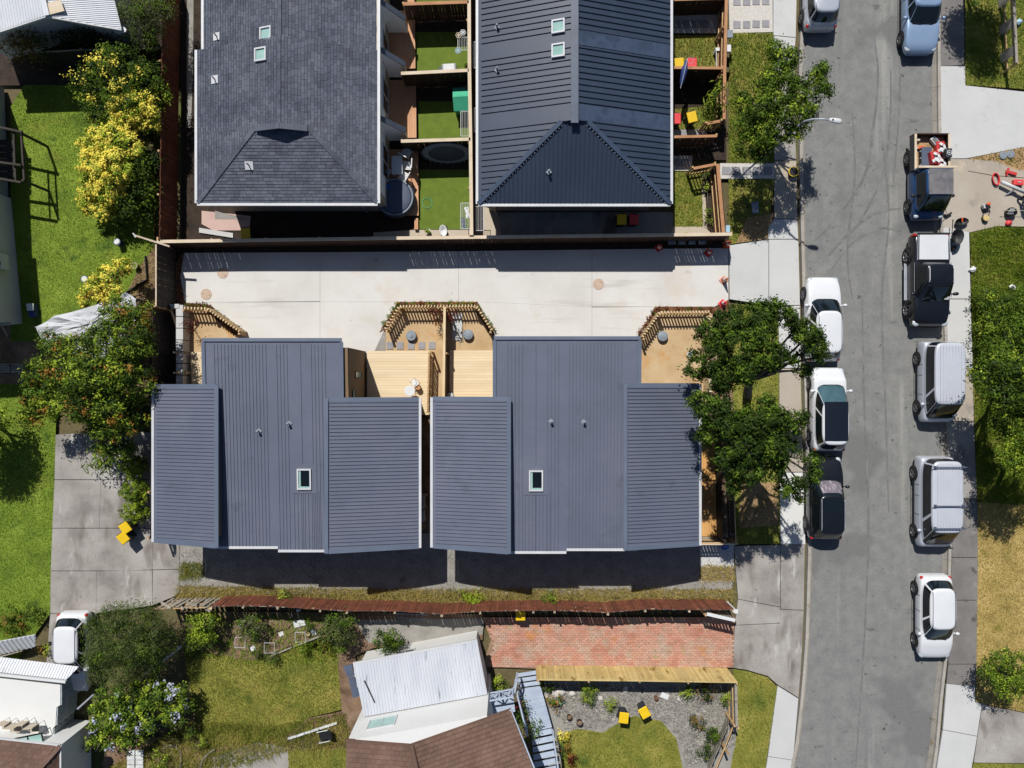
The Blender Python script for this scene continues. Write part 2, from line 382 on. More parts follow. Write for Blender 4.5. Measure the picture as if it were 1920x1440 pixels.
m_tank = M('tank_lid', [S(134, 144, 154), S(152, 162, 170)], 3, .7, (20, .06))
m_manhole = M('manhole_rust', [S(198, 172, 150), S(212, 188, 168)], 3, .8, (30, .08))
m_trunk = M('bark', [S(104, 96, 86), S(140, 132, 122)], 4, .9, (16, .2), bump=(20, .6, .03))
m_rust = M('rusty_iron', [S(96, 58, 40), S(128, 78, 54)], 4, .85)
m_cloth = M('shade_cloth', [S(196, 198, 202), S(214, 215, 218)], 2.5, .8, (26, .06))

def leaf(name, cols, isl=.35, trans=.22, sc=2.2): return M(name, cols, sc, .6, None, isl=isl, trans=trans, spec=.12)
l_dark = leaf('leaf_dark', [S(46, 66, 24), S(60, 82, 28), S(76, 98, 34)])
l_mid = leaf('leaf_mid', [S(76, 104, 30), S(98, 126, 36), S(120, 144, 46)])
l_lime = leaf('leaf_lime', [S(138, 162, 46), S(162, 184, 56), S(182, 196, 70)])
l_gold = leaf('leaf_gold', [S(240, 218, 84, 1.25), S(248, 230, 96, 1.25), S(234, 228, 100, 1.25)], .15)
l_orange = leaf('leaf_rust', [S(170, 120, 52), S(186, 142, 64)], .3)
l_grey = leaf('leaf_greygreen', [S(72, 86, 46), S(98, 110, 62), S(116, 128, 78)])
l_red = leaf('leaf_maroon', [S(84, 36, 32), S(112, 48, 40)], .35)
l_brown = leaf('leaf_brown', [S(140, 112, 52), S(168, 130, 62), S(116, 104, 44)])
l_white = leaf('petal_white', [S(214, 218, 232), S(200, 208, 232)], .1)
l_redf = leaf('petal_red', [S(206, 40, 60), S(190, 30, 44)], .15)
g_green = leaf('blade_green', [S(98, 126, 38), S(138, 164, 48), S(166, 176, 74)], .3, .3, .8)
g_dull = leaf('blade_dull', [S(112, 128, 46), S(150, 150, 66), S(190, 172, 94)], .3, .3, .8)
g_dry = leaf('blade_dry', [S(186, 166, 98), S(214, 190, 122), S(190, 172, 96)], .3, .3, .8)

# ------------------------------------------------------------------ setting: the ground
def sheet(name, pts, z, mat, label=None, world=False, kind='structure', thick=0.0, parent=None):
    q = pts if world else PL(pts, z)
    mb = MB()
    if thick: mb.prism(q, z - thick, z)
    else:
        a = sum(q[i][0] * q[(i + 1) % len(q)][1] - q[(i + 1) % len(q)][0] * q[i][1] for i in range(len(q)))
        if a < 0: q = q[::-1]
        mb.add([(x, y, z) for x, y in q], [tuple(range(len(q)))])
    o = mb.build(name, mat, parent)
    if parent is None: tag(o, label, None, None, kind)
    return o

sheet('ground', [(-300, -300), (300, -300), (300, 300), (-300, 300)], -.20, m_ground, 'earth under the whole neighbourhood', world=True)
LE = [(1512, -160), (1507, 60), (1504, 125), (1505, 250), (1507, 400), (1510, 520), (1512, 650), (1516, 800), (1520, 950), (1521, 1040), (1518, 1140), (1516, 1200), (1511, 1265), (1506, 1320), (1498, 1390), (1489, 1435), (1468, 1560)]
RE = [(1757, -160), (1757, 100), (1758, 225), (1760, 350), (1764, 500), (1770, 630), (1775, 820), (1779, 950), (1777, 1050), (1773, 1180), (1769, 1240), (1762, 1300), (1753, 1400), (1747, 1440), (1724, 1560)]
sheet('road', LE + RE[::-1], -.09, m_asph, 'grey asphalt street with parked cars')
def strip(name, line, off0, off1, z0, z1, mat, label, piece=None):
    """kerb run as separate stones, child pieces of the kerb"""
    root = thing(name, None, None, P(*line[len(line) // 2])); tag(root, label, kind='structure')
    for (a, b) in zip(line[:-1], line[1:]):
        A, B = Vector(XY(*a)), Vector(XY(*b)); d = B - A; n = max(1, round(d.length / 2.2)); nn = Vector((-d.y, d.x)).normalized()
        for i in range(n):
            p, q = A + d * (i / n), A + d * ((i + 1) / n) - d.normalized() * .012
            w = [p + nn * off0, q + nn * off0, q + nn * off1, p + nn * off1]
            MB().prism([(v.x, v.y) for v in w], z0, z1 + R.uniform(-.004, .004)).build(piece or 'kerb_stone', mat, root)
    return root
strip('kerb', LE, -.02, -.17, -.2, .035, m_kerb, 'concrete kerb along the houses')
strip('gutter', LE, .10, 0.0, -.2, -.075, m_chan, 'gutter channel along the houses', 'channel_slab')
strip('kerb', RE, .02, .17, -.2, .035, m_kerb, 'concrete kerb along the far footpath')
strip('gutter', RE, -.24, 0.0, -.2, -.075, m_chan, 'gutter channel along the far footpath', 'channel_slab')

def slabs(name, label, pieces, mat, z=.02, gap=.007):
    """concrete surface of separate slabs over a recessed dirt bed; pieces are pixel polygons"""
    root = thing(name, None, None, P(*pieces[0][1])); tag(root, label, kind='structure')
    for pc in pieces:
        mt = mat
        if isinstance(pc[0], str): mt = MATS[pc[0]]; pc = pc[1:]
        q = PL(pc, z); c = (sum(p[0] for p in q) / len(q), sum(p[1] for p in q) / len(q))
        o = []
        for p in q:
            d = math.hypot(p[0] - c[0], p[1] - c[1]); k = max(0, 1 - gap / d); o.append((c[0] + (p[0] - c[0]) * k, c[1] + (p[1] - c[1]) * k))
        MB().prism(o, z - .1, z + R.uniform(-.002, .002)).build('slab', mt, root)
    return root
# tyre marks and oil drips on the asphalt: thin stained sheets
tm = MB(); mz = [-.0866]; m_tyre = M('tyre_stain', [S(112, 112, 110), S(126, 126, 124)], 3, .9, (30, .16), bump=(60, .3, .01), spots=[(S(134, 134, 131), 1.4, .52, .12)])
def mark(pts, w):
    q = [Vector((*XY(*p), 0)) for p in pts]; fine_ = []
    for k in range(len(q) - 1):
        a, b_, c_, d_ = q[max(k - 1, 0)], q[k], q[k + 1], q[min(k + 2, len(q) - 1)]
        for t in np.linspace(0, 1, 7)[:-1]: fine_.append(.5 * ((2 * b_) + (c_ - a) * t + (2 * a - 5 * b_ + 4 * c_ - d_) * t * t + (3 * b_ - a - 3 * c_ + d_) * t ** 3))
    mz[0] += .0016; fine_.append(q[-1]); L_ = []; n = len(fine_)
    for k, p in enumerate(fine_):
        d = (fine_[min(k + 1, n - 1)] - fine_[max(k - 1, 0)]).normalized(); s_ = w * (.35 + .65 * math.sin(math.pi * (k + .4) / n)) / 2; m_ = Vector((-d.y, d.x, 0)) * s_; L_ += [(p.x + m_.x, p.y + m_.y, mz[0]), (p.x - m_.x, p.y - m_.y, mz[0])]
    tm.add(L_, [(2 * k, 2 * k + 1, 2 * k + 3, 2 * k + 2) for k in range(n - 1)])
for pts, w in (([(1640, 60), (1648, 140), (1640, 230), (1622, 330), (1560, 420), (1526, 452)], .16), ([(1672, 130), (1670, 230), (1655, 330), (1610, 420), (1560, 470)], .14), ([(1690, 390), (1640, 400), (1590, 440), (1545, 490)], .16), ([(1694, 432), (1650, 428), (1600, 455), (1560, 505)], .13), ([(1600, 210), (1604, 330), (1590, 470), (1600, 560)], .12), ([(1655, 250), (1668, 400), (1655, 560), (1662, 760), (1668, 960)], .12), ([(1618, 560), (1622, 760), (1630, 980), (1622, 1200), (1606, 1440)], .12), ([(1690, 60), (1688, 200), (1676, 350)], .10)): mark(pts, w)
tm.build('tyre_marks', m_tyre, bpy.data.objects['road'], world=False)
# footpath on the houses' side
slabs('footpath', 'footpath beside the kerb on the houses side', [
    ['concrete_pale', (1450, -160), (1497, -160), (1492, 70), (1450, 66)], ['concrete_pale', (1450, 67), (1492, 71), (1490, 95), (1450, 95)],
    ['concrete_old', (1450, 96), (1490, 96), (1490, 200), (1450, 200)], ['concrete_old', (1450, 201), (1490, 201), (1493, 300), (1452, 300)],
    ['concrete_tan', (1452, 301), (1493, 301), (1495, 410), (1452, 410)], ['concrete_pale', (1452, 411), (1495, 411), (1497, 448), (1440, 448), (1441, 425)],
    ['concrete_pale', (1460, 573), (1500, 573), (1501, 690), (1461, 690)], ['concrete_tan', (1461, 691), (1501, 691), (1504, 800), (1462, 800)],
    ['concrete_tan', (1462, 801), (1504, 801), (1507, 885), (1462, 885)], ['concrete_fresh', (1462, 886), (1507, 886), (1510, 1021), (1464, 1021)],
    ['concrete_pale', (1458, 1286), (1497, 1310), (1487, 1425), (1440, 1418)], ['concrete_pale', (1440, 1419), (1487, 1426), (1470, 1520), (1424, 1516)]], m_conc_pale)
slabs('driveway', 'old stained concrete driveway crossing by the brown fence', [
    [(1376, 1024), (1463, 1022), (1463, 1138), (1384, 1123)], [(1464, 1022), (1509, 1022), (1507, 1144), (1464, 1142)], [(1384, 1124), (1463, 1139), (1463, 1168), (1378, 1172)],
    [(1378, 1173), (1463, 1169), (1463, 1143), (1507, 1145), (1504, 1215), (1501, 1262), (1497, 1308), (1458, 1284), (1440, 1268), (1400, 1256), (1374, 1252)]], m_conc_old)
slabs('driveway', 'new pale concrete driveway shared by the two grey-roofed houses', [
    [(345, 474), (600, 473), (600, 565), (347, 567), (338, 520)], [(600, 473), (860, 471), (860, 566), (745, 566), (600, 566)], [(860, 471), (1110, 468), (1110, 575), (895, 566), (860, 566)],
    [(1110, 468), (1366, 465), (1366, 562), (1340, 575), (1228, 575), (1110, 575)], [(347, 567), (600, 566), (600, 660), (470, 660), (452, 628), (395, 572)],
    [(600, 566), (745, 566), (688, 690), (640, 690), (600, 660)], [(895, 566), (1110, 575), (1110, 660), (944, 660)], [(1110, 576), (1228, 575), (1190, 660), (1110, 660)]], m_conc_new, gap=.006)
slabs('driveway', 'new concrete vehicle crossing joining the shared driveway to the street', [
    [(1367, 460), (1441, 449), (1441, 572), (1368, 561)], [(1442, 449), (1497, 449), (1500, 572), (1442, 572)]], m_conc_pale)
# garden path of stepping stones and pale pads
def pavers(label, px_list, size, bed, z=.03):
    root = thing('paver_path', None, None, P(*px_list[0])); tag(root, label, kind='structure')
    if bed: MB().prism(PL(bed, z - .02), -.1, z - .02).build('pebble_bed', m_paver_w, root)
    for (x, y) in px_list:
        c = P(x, y, z); MB().box((c.x, c.y, z - .02), (size[0], size[1], .05), R.uniform(-.03, .03)).build('paver', m_paver, root, bevel=.006)
    return root
pavers('grey pavers set in a white pebble forecourt beside the top berm', [(1382, 3), (1400, 3), (1418, 2), (1436, 2), (1382, 46), (1400, 46), (1418, 45), (1436, 44)], (.38, .38), [(1365, -60), (1448, -60), (1449, 60), (1368, 62)])
pavers('grey pavers crossing the berm behind the street lamp', [(1362, 320), (1380, 320), (1400, 320), (1420, 320), (1440, 320)], (.45, .42), [(1350, 306), (1452, 306), (1452, 335), (1350, 335)])
pavers('grey pavers in the shade by the top right fence', [(1270, 45), (1286, 45), (1303, 45), (1320, 45)], (.4, .4), [(1262, 27), (1350, 27), (1350, 62), (1262, 62)])
pavers('grey pavers in the shade by the slatted gate', [(1268, 305), (1285, 305)], (.4, .4), [(1262, 292), (1298, 292), (1298, 320), (1262, 320)])
pavers('grey pavers beside the stained bench gate', [(1283, 249), (1312, 249)], (.4, .3), [(1260, 243), (1325, 243), (1325, 257), (1260, 257)])
pavers('grey pavers across the clay yard by the pine deck', [(731, 648), (750, 648), (771, 648), (791, 648), (810, 648)], (.34, .38), None)
# berms and lawns
LAWNS = []
def lawn(pts, z, mat, label, blade=None, dens=420, h=.10):
    sheet('lawn', pts, z, mat, label)
    if blade: LAWNS.append((PL(pts, z), z, blade, dens, h, label))
lawn([(1368, 62), (1450, 62), (1450, 305), (1366, 305)], .0, m_lawn2, 'grass berm under the top street tree', g_green, 500, .12)
lawn([(1366, 336), (1452, 336), (1441, 424), (1440, 448), (1367, 458)], .0, m_lawn2, 'grass berm below the paver crossing', g_dull, 260)
sheet('bare_ground', [(1402, 408), (1450, 400), (1440, 448), (1380, 456)], .006, m_dirt, 'bare earth patch by the vehicle crossing')
lawn([(1372, 570), (1459, 574), (1463, 1020), (1378, 1020)], .0, m_lawn_y, 'grass berm under the large street trees', g_dull, 260)
sheet('bare_ground', [(1390, 905), (1458, 905), (1460, 985), (1385, 990)], .006, m_dirt, 'bare earth below the large street trees')
lawn([(1374, 1254), (1400, 1258), (1440, 1270), (1457, 1288), (1438, 1418), (1424, 1520), (1355, 1520), (1384, 1362)], .0, m_lawn_y, 'yellowing berm beside the pale footpath', g_dull, 360)
# far side of the street
slabs('footpath', 'footpath on the far side of the street', [
    ['concrete_grimy', (1766, -160), (1808, -160), (1808, 122), (1764, 124)], ['concrete_pale', (1766, 426), (1817, 426), (1820, 560), (1771, 560)],
    ['concrete_pale', (1771, 561), (1820, 561), (1824, 690), (1776, 690)], ['concrete_tan', (1776, 691), (1824, 691), (1826, 790), (1780, 790)], ['concrete_old', (1780, 791), (1826, 791), (1832, 935), (1785, 935)],
    ['concrete_grimy', (1785, 936), (1832, 936), (1834, 1045), (1785, 1045)], ['concrete_grimy', (1785, 1046), (1834, 1046), (1833, 1125), (1782, 1125)], ['concrete_grimy', (1782, 1126), (1833, 1126), (1831, 1245), (1778, 1245)], ['concrete_grimy', (1778, 1246), (1831, 1246), (1829, 1288), (1775, 1281)],
    ['concrete_pale', (1775, 1282), (1828, 1288), (1828, 1316), (1841, 1320), (1832, 1380), (1768, 1368)], ['concrete_pale', (1768, 1369), (1832, 1381), (1822, 1440), (1800, 1520), (1745, 1520), (1758, 1430)]], m_conc_pale)
slabs('driveway', 'pale new driveway on the far side of the street', [[(1763, 124), (1809, 124), (1810, 160), (1940, 174), (1990, 180), (1990, 260), (1940, 272), (1812, 297), (1765, 297)]], m_conc_pale)
slabs('driveway', 'tan driveway with tools spread on it', [[(1766, 298), (1812, 298), (1815, 321), (1858, 329), (1990, 340), (1990, 430), (1920, 425), (1870, 424), (1818, 436), (1768, 425)], [(1812, 298), (1870, 302), (1900, 318), (1990, 322), (1990, 339), (1858, 328), (1815, 320)]], m_conc_tan)
slabs('driveway', 'grey driveway in the lower right corner', [[(1842, 1321), (1990, 1352), (1990, 1432), (1826, 1430), (1833, 1380)]], m_conc_old)
lawn([(1809, -160), (1990, -160), (1990, 172), (1810, 159)], .0, m_lawn2, 'grass beside the wire fence in the top right corner', g_green, 360, .12)
sheet('bare_ground', [(1813, 298), (1990, 262), (1990, 322), (1900, 318), (1870, 302)], -.004, m_dirt, 'sandy patch between the two far driveways')
lawn([(1819, 437), (1870, 425), (1990, 431), (1990, 950), (1832, 940), (1824, 690)], .0, m_lawn2, 'overgrown berm on the far side of the street', g_green, 620, .22)
lawn([(1833, 941), (1990, 951), (1990, 1350), (1842, 1319), (1829, 1314)], .0, m_dry, 'dry straw-coloured berm on the far side', g_dry, 420, .08)
lawn([(1822, 1441), (1826, 1431), (1990, 1433), (1990, 1520), (1800, 1520)], .0, m_lawn_y, 'grass strip below the lower right driveway', g_dull, 300)
# yards of the top houses
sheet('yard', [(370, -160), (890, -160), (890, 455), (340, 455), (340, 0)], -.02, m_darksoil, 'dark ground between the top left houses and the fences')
sheet('path', [(352, -160), (364, -160), (362, 130), (358, 240), (350, 240), (350, 60)], .0, m_gravel, 'narrow gravel path beside the brown fence')
sheet('patio', [(378, 395), (470, 405), (468, 432), (400, 432), (378, 420)], .02, m_pink, 'pink concrete patio below the shingled house')
slabs('patio', 'pale concrete edging below the pink patio', [[(373, 427), (437, 437), (437, 446), (373, 436)]], m_conc_pale, z=.06)
sheet('gravel_strip', [(403, 395), (463, 412), (463, 411), (403, 411)], .026, m_gravel, 'gravel wedge beside the pink patio')
for i, pts in enumerate([[(778, -160), (880, -160), (880, 22), (778, 24)], [(779, 60), (880, 60), (882, 152), (779, 156)], [(784, 190), (883, 190), (884, 276), (784, 278)], [(785, 318), (886, 318), (888, 430), (785, 430)]]):
    lawn(pts, .0, m_turf, ['artificial lawn at the top edge behind the shingled house', 'artificial lawn with the drying rack and grey box', 'artificial lawn with the green playhouse', 'artificial lawn beside the spa pool'][i])
sheet('path', [(778, 431), (888, 431), (889, 446), (700, 448), (700, 436)], .012, m_cream, 'cream concrete strip below the artificial lawn')
sheet('patio', [(890, 380), (934, 398), (940, 445), (890, 447)], .012, m_cream, 'cream concrete corner beside the dark roofed house')
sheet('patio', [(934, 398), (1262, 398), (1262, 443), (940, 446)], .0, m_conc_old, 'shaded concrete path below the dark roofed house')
lawn([(1262, 66), (1350, 66), (1350, 126), (1262, 128)], .0, m_lawn2, 'patchy grass with the upper pair of bins', g_dull, 420, .1)
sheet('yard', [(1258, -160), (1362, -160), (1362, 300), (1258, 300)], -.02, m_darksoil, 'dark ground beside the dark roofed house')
lawn([(1262, 205), (1335, 198), (1335, 242), (1262, 242)], .0, m_lawn2, 'patchy grass with the lower pair of bins', g_dull, 360, .1)
lawn([(1262, 322), (1316, 322), (1318, 425), (1262, 425)], .0, m_lawn2, 'patchy grass below the slatted gate', g_green, 420, .1)
sheet('path', [(1262, 425), (1318, 425), (1316, 350), (1322, 350), (1326, 430), (1336, 440), (1258, 441)], .012, m_cream, 'cream concrete edging round the corner lawn')
sheet('garden_bed', [(1322, 345), (1352, 330), (1362, 440), (1336, 440), (1327, 430)], .006, m_darksoil, 'planted bed along the stained fence')
# new houses: yards
sheet('garden_bed', [(337, 480), (345, 474), (338, 520), (348, 568), (395, 571), (452, 628), (440, 628), (386, 584), (336, 580), (318, 520)], .015, m_bark, 'bark garden along the left batten fence')
sheet('garden_bed', [(711, 622), (745, 566), (895, 566), (933, 628), (920, 628), (890, 579), (750, 579), (722, 622)], .015, m_bark, 'bark garden round the middle batten fence')
sheet('garden_bed', [(1190, 634), (1228, 576), (1342, 576), (1366, 562), (1368, 588), (1240, 588), (1204, 636)], .015, m_bark, 'bark garden along the right batten fence')
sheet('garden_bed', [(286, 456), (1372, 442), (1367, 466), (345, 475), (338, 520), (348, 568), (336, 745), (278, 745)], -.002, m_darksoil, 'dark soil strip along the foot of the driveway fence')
sheet('yard', [(346, 581), (387, 583), (455, 632), (455, 680), (346, 730)], .0, m_sand, 'clay yard behind the left batten fence')
sheet('yard', [(722, 622), (750, 579), (891, 579), (922, 625), (930, 760), (720, 760)], .0, m_sand, 'clay yard between the two grey-roofed houses')
sheet('yard', [(1204, 636), (1240, 588), (1336, 588), (1330, 760), (1200, 760)], .0, m_sand, 'clay yard on the right of the second grey-roofed house')
sheet('gravel_strip', [(690, 660), (711, 622), (723, 622), (723, 660)], .012, m_gravel, 'gravel wedge beside the pine deck')
sheet('gravel_strip', [(922, 626), (940, 626), (950, 660), (926, 660)], .012, m_gravel, 'gravel wedge by the second house corner')
sheet('gravel_strip', [(290, 1000), (1376, 1000), (1376, 1040), (1372, 1120), (335, 1112), (335, 1030), (290, 1030)], -.01, m_gravel, 'gravel strip south of the grey-roofed houses')
sheet('yard', [(345, 640), (1378, 640), (1378, 1020), (290, 1020), (290, 720)], -.06, m_soil, 'ground under and between the grey-roofed houses')
sheet('path', [(1312, 1018), (1376, 1018), (1376, 1064), (1312, 1064)], .004, m_conc_pale, 'pale concrete end of the south strip')
# south neighbour
sheet('garden_bed', [(338, 1146), (905, 1152), (905, 1200), (700, 1215), (640, 1240), (560, 1205), (470, 1240), (345, 1215)], .0, m_soil, 'weedy garden bed below the brown fence')
sheet('gravel_strip', [(665, 1162), (908, 1160), (905, 1190), (760, 1215), (690, 1205)], .006, m_gravel, 'gravel behind the white walled house')
lawn([(345, 1215), (470, 1240), (570, 1208), (628, 1190), (642, 1330), (580, 1345), (520, 1390), (400, 1400), (360, 1330)], .0, m_lawn_y, 'sunny lawn beside the hydrangea', g_dull, 520, .09)
lawn([(540, 1408), (660, 1402), (665, 1520), (540, 1520)], .0, m_lawn_y, 'small lawn at the bottom edge', g_dull, 460, .09)
sheet('garden_bed', [(200, 1380), (420, 1385), (560, 1350), (660, 1330), (665, 1402), (540, 1408), (540, 1520), (180, 1520)], -.01, m_soil, 'scruffy garden in the lower left')
sheet('path', [(400, 1420), (480, 1392), (540, 1402), (545, 1520), (390, 1520)], .006, m_conc_old, 'weathered paving at the bottom edge')
sheet('garden_bed', [(632, 1210), (662, 1206), (690, 1390), (660, 1400), (640, 1330)], .003, m_soil, 'soil strip along the white walled house')
sheet('gravel_strip', [(1020, 1268), (1382, 1272), (1382, 1440), (1350, 1520), (1020, 1520)], -.01, m_gravel, 'grey gravel garden behind the yellow paling fence')
lawn([(1058, 1374), (1085, 1366), (1130, 1374), (1165, 1352), (1190, 1342), (1240, 1352), (1268, 1385), (1280, 1440), (1276, 1520), (1046, 1520)], .004, m_lawn_y, 'curved lawn with two yellow bins', g_dull, 480, .09)
# west neighbours
lawn([(45, 160), (170, 160), (290, 300), (290, 460), (270, 500), (262, 540), (150, 600), (60, 640), (20, 640), (20, 200)], .0, m_lawn, 'bright green lawn beside the golden shrubs', g_green, 460, .05)
lawn([(-160, 720), (108, 720), (104, 820), (94, 1150), (30, 1240), (-160, 1240)], .0, m_lawn, 'green lawn left of the old concrete driveway', g_green, 460, .06)
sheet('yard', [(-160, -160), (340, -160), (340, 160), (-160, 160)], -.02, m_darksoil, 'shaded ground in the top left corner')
sheet('garden_bed', [(262, 500), (296, 455), (296, 575), (262, 560), (235, 553)], .003, m_soil, 'earth bank beside the dark fence')
sheet('yard', [(-160, 600), (160, 590), (290, 560), (290, 730), (110, 760), (-160, 730)], -.01, m_soil, 'shaded yard under the mixed tree')
slabs('driveway', 'old concrete driveway left of the grey-roofed houses', [
    [(104, 815), (190, 810), (189, 899), (102, 899)], [(190, 810), (290, 810), (290, 899), (189, 899)], [(102, 900), (189, 900), (186, 990), (98, 990)], [(189, 900), (290, 900), (290, 990), (186, 990)],
    [(98, 991), (286, 991), (286, 1068), (240, 1070), (95, 1070)], [(286, 991), (336, 991), (336, 1067), (286, 1068)], [(95, 1071), (181, 1071), (180, 1150), (94, 1150)], [(181, 1071), (285, 1069), (286, 1135), (180, 1150)], [(286, 1069), (336, 1068), (335, 1115), (286, 1135)],
    [(94, 1151), (180, 1151), (180, 1270), (85, 1270)]], m_conc_old)
# ------------------------------------------------------------------ buildings
def fascia_box(mb, a, b, w, h): return mb.beam(a, b, w, h)

def weatherboards(root, a, b, z0, z1, nrm, mat=m_brownwall, step=.19):
    """lapped boards on a wall from a to b (XY), facing nrm"""
    a, b = Vector((a[0], a[1], 0)), Vector((b[0], b[1], 0)); d = b - a; L = d.length; n = Vector((nrm[0], nrm[1], 0))
    k = int((z1 - z0) / step); mb = MB()
    mb.add([(-L / 2, 0, 0), (L / 2, 0, 0), (L / 2, -.030, .004), (-L / 2, -.030, .004), (-L / 2, 0, step * .98), (L / 2, 0, step * .98), (L / 2, -.012, step * .98), (-L / 2, -.012, step * .98)],
           [(3, 2, 1, 0), (4, 5, 6, 7), (0, 1, 5, 4), (2, 3, 7, 6), (1, 2, 6, 5), (3, 0, 4, 7)])
    me = mb.mesh('weatherboard', mat); ang = math.atan2(d.y, d.x)
    if Vector((math.sin(ang), -math.cos(ang), 0)).dot(n) < 0: ang += math.pi
    base = root['_base']; c = (a + b) / 2 + n * .004
    for i in range(k): part('weatherboard', me, root, (c.x - base[0], c.y - base[1], z0 + i * step - base[2]), (0, 0, ang))

def window(root, c, wd, ht, nrm, frame=m_white, pane=m_glass, mull=1, depth=.05):
    """window standing on a wall: frame with pane; c centre, nrm outward direction"""
    n = Vector((nrm[0], nrm[1], 0)).normalized(); u = Vector((-n.y, n.x, 0)); c = Vector(c) + n * depth * .5
    f = MB(); t = .05; q = Matrix((u, n, Vector((0, 0, 1)))).transposed()
    for s in (-1, 1):
        f.box(c + u * s * (wd / 2 - t / 2), (t, depth, ht), m=q); f.box(c + Vector((0, 0, s * (ht / 2 - t / 2))), (wd - 2 * t - .004, depth * .98, t), m=q)
    for k in range(1, mull + 1):
        if mull and k <= mull and mull > 0 and wd > .7: f.box(c + u * (-wd / 2 + wd * k / (mull + 1)), (t * .8, depth * .96, ht - 2 * t - .004), m=q)
    fo = f.build('window', frame, root)
    g = MB().box(c - n * depth * .15, (wd - 2 * t + .01, depth * .3, ht - 2 * t + .01), m=q)
    b = root['_base']; g.v = [(v[0] - b[0], v[1] - b[1], v[2] - b[2]) for v in g.v]
    go = g.build('pane', pane, fo, world=False); return fo

def cowl(root, p, mat=m_tank, r=.04):
    b = MB(); b.box((p[0], p[1], p[2] + .03), (.2, .2, .02), math.pi / 4); b.tube([(p[0], p[1], p[2] + .01), (p[0], p[1], p[2] + .24)], r, 10)
    b.lathe((p[0], p[1], p[2] + .24), [(r * 1.7, 0), (r * 1.7, .04), (r * .6, .09)], 10)
    return b.build('vent_pipe', mat, root)

def skylight(root, pl, u, v, w, h, glass=m_glass, kind=0, split=True):
    """skylight sitting on plane pl with centre (u, v)"""
    q = Matrix((pl.u, pl.w, pl.n)).transposed(); f = MB(); t = .07
    for s in (-1, 1):
        f.box(pl.at(u + s * (w / 2 - t / 2), v, .06), (t, h, .12), m=q); f.box(pl.at(u, v + s * (h / 2 - t / 2), .06), (w - 2 * t - .003, t, .118), m=q)
    fo = f.build('skylight', m_gutter, root)
    g = MB().box(pl.at(u, v, .05), (w - 2 * t + .01, h - 2 * t + .01, .02), m=q); b = root['_base']; g.v = [(x[0] - b[0], x[1] - b[1], x[2] - b[2]) for x in g.v]
    g.build('pane', glass, fo, world=False)
    if split:
        r_ = MB(); r_.box(pl.at(u - w / 2 + t + .05, v, .066), (.10, h - 2 * t, .012), m=q); r_.box(pl.at(u + .05, v - h / 2 + t + .04, .066), (w - 2 * t - .1, .08, .012), m=q); r_.v = [(x[0] - b[0], x[1] - b[1], x[2] - b[2]) for x in r_.v]; r_.build('pane_reflection', m_glass_s, fo, world=False)  # pale green strips painted on the pane as the reflection inside the frame
    return fo

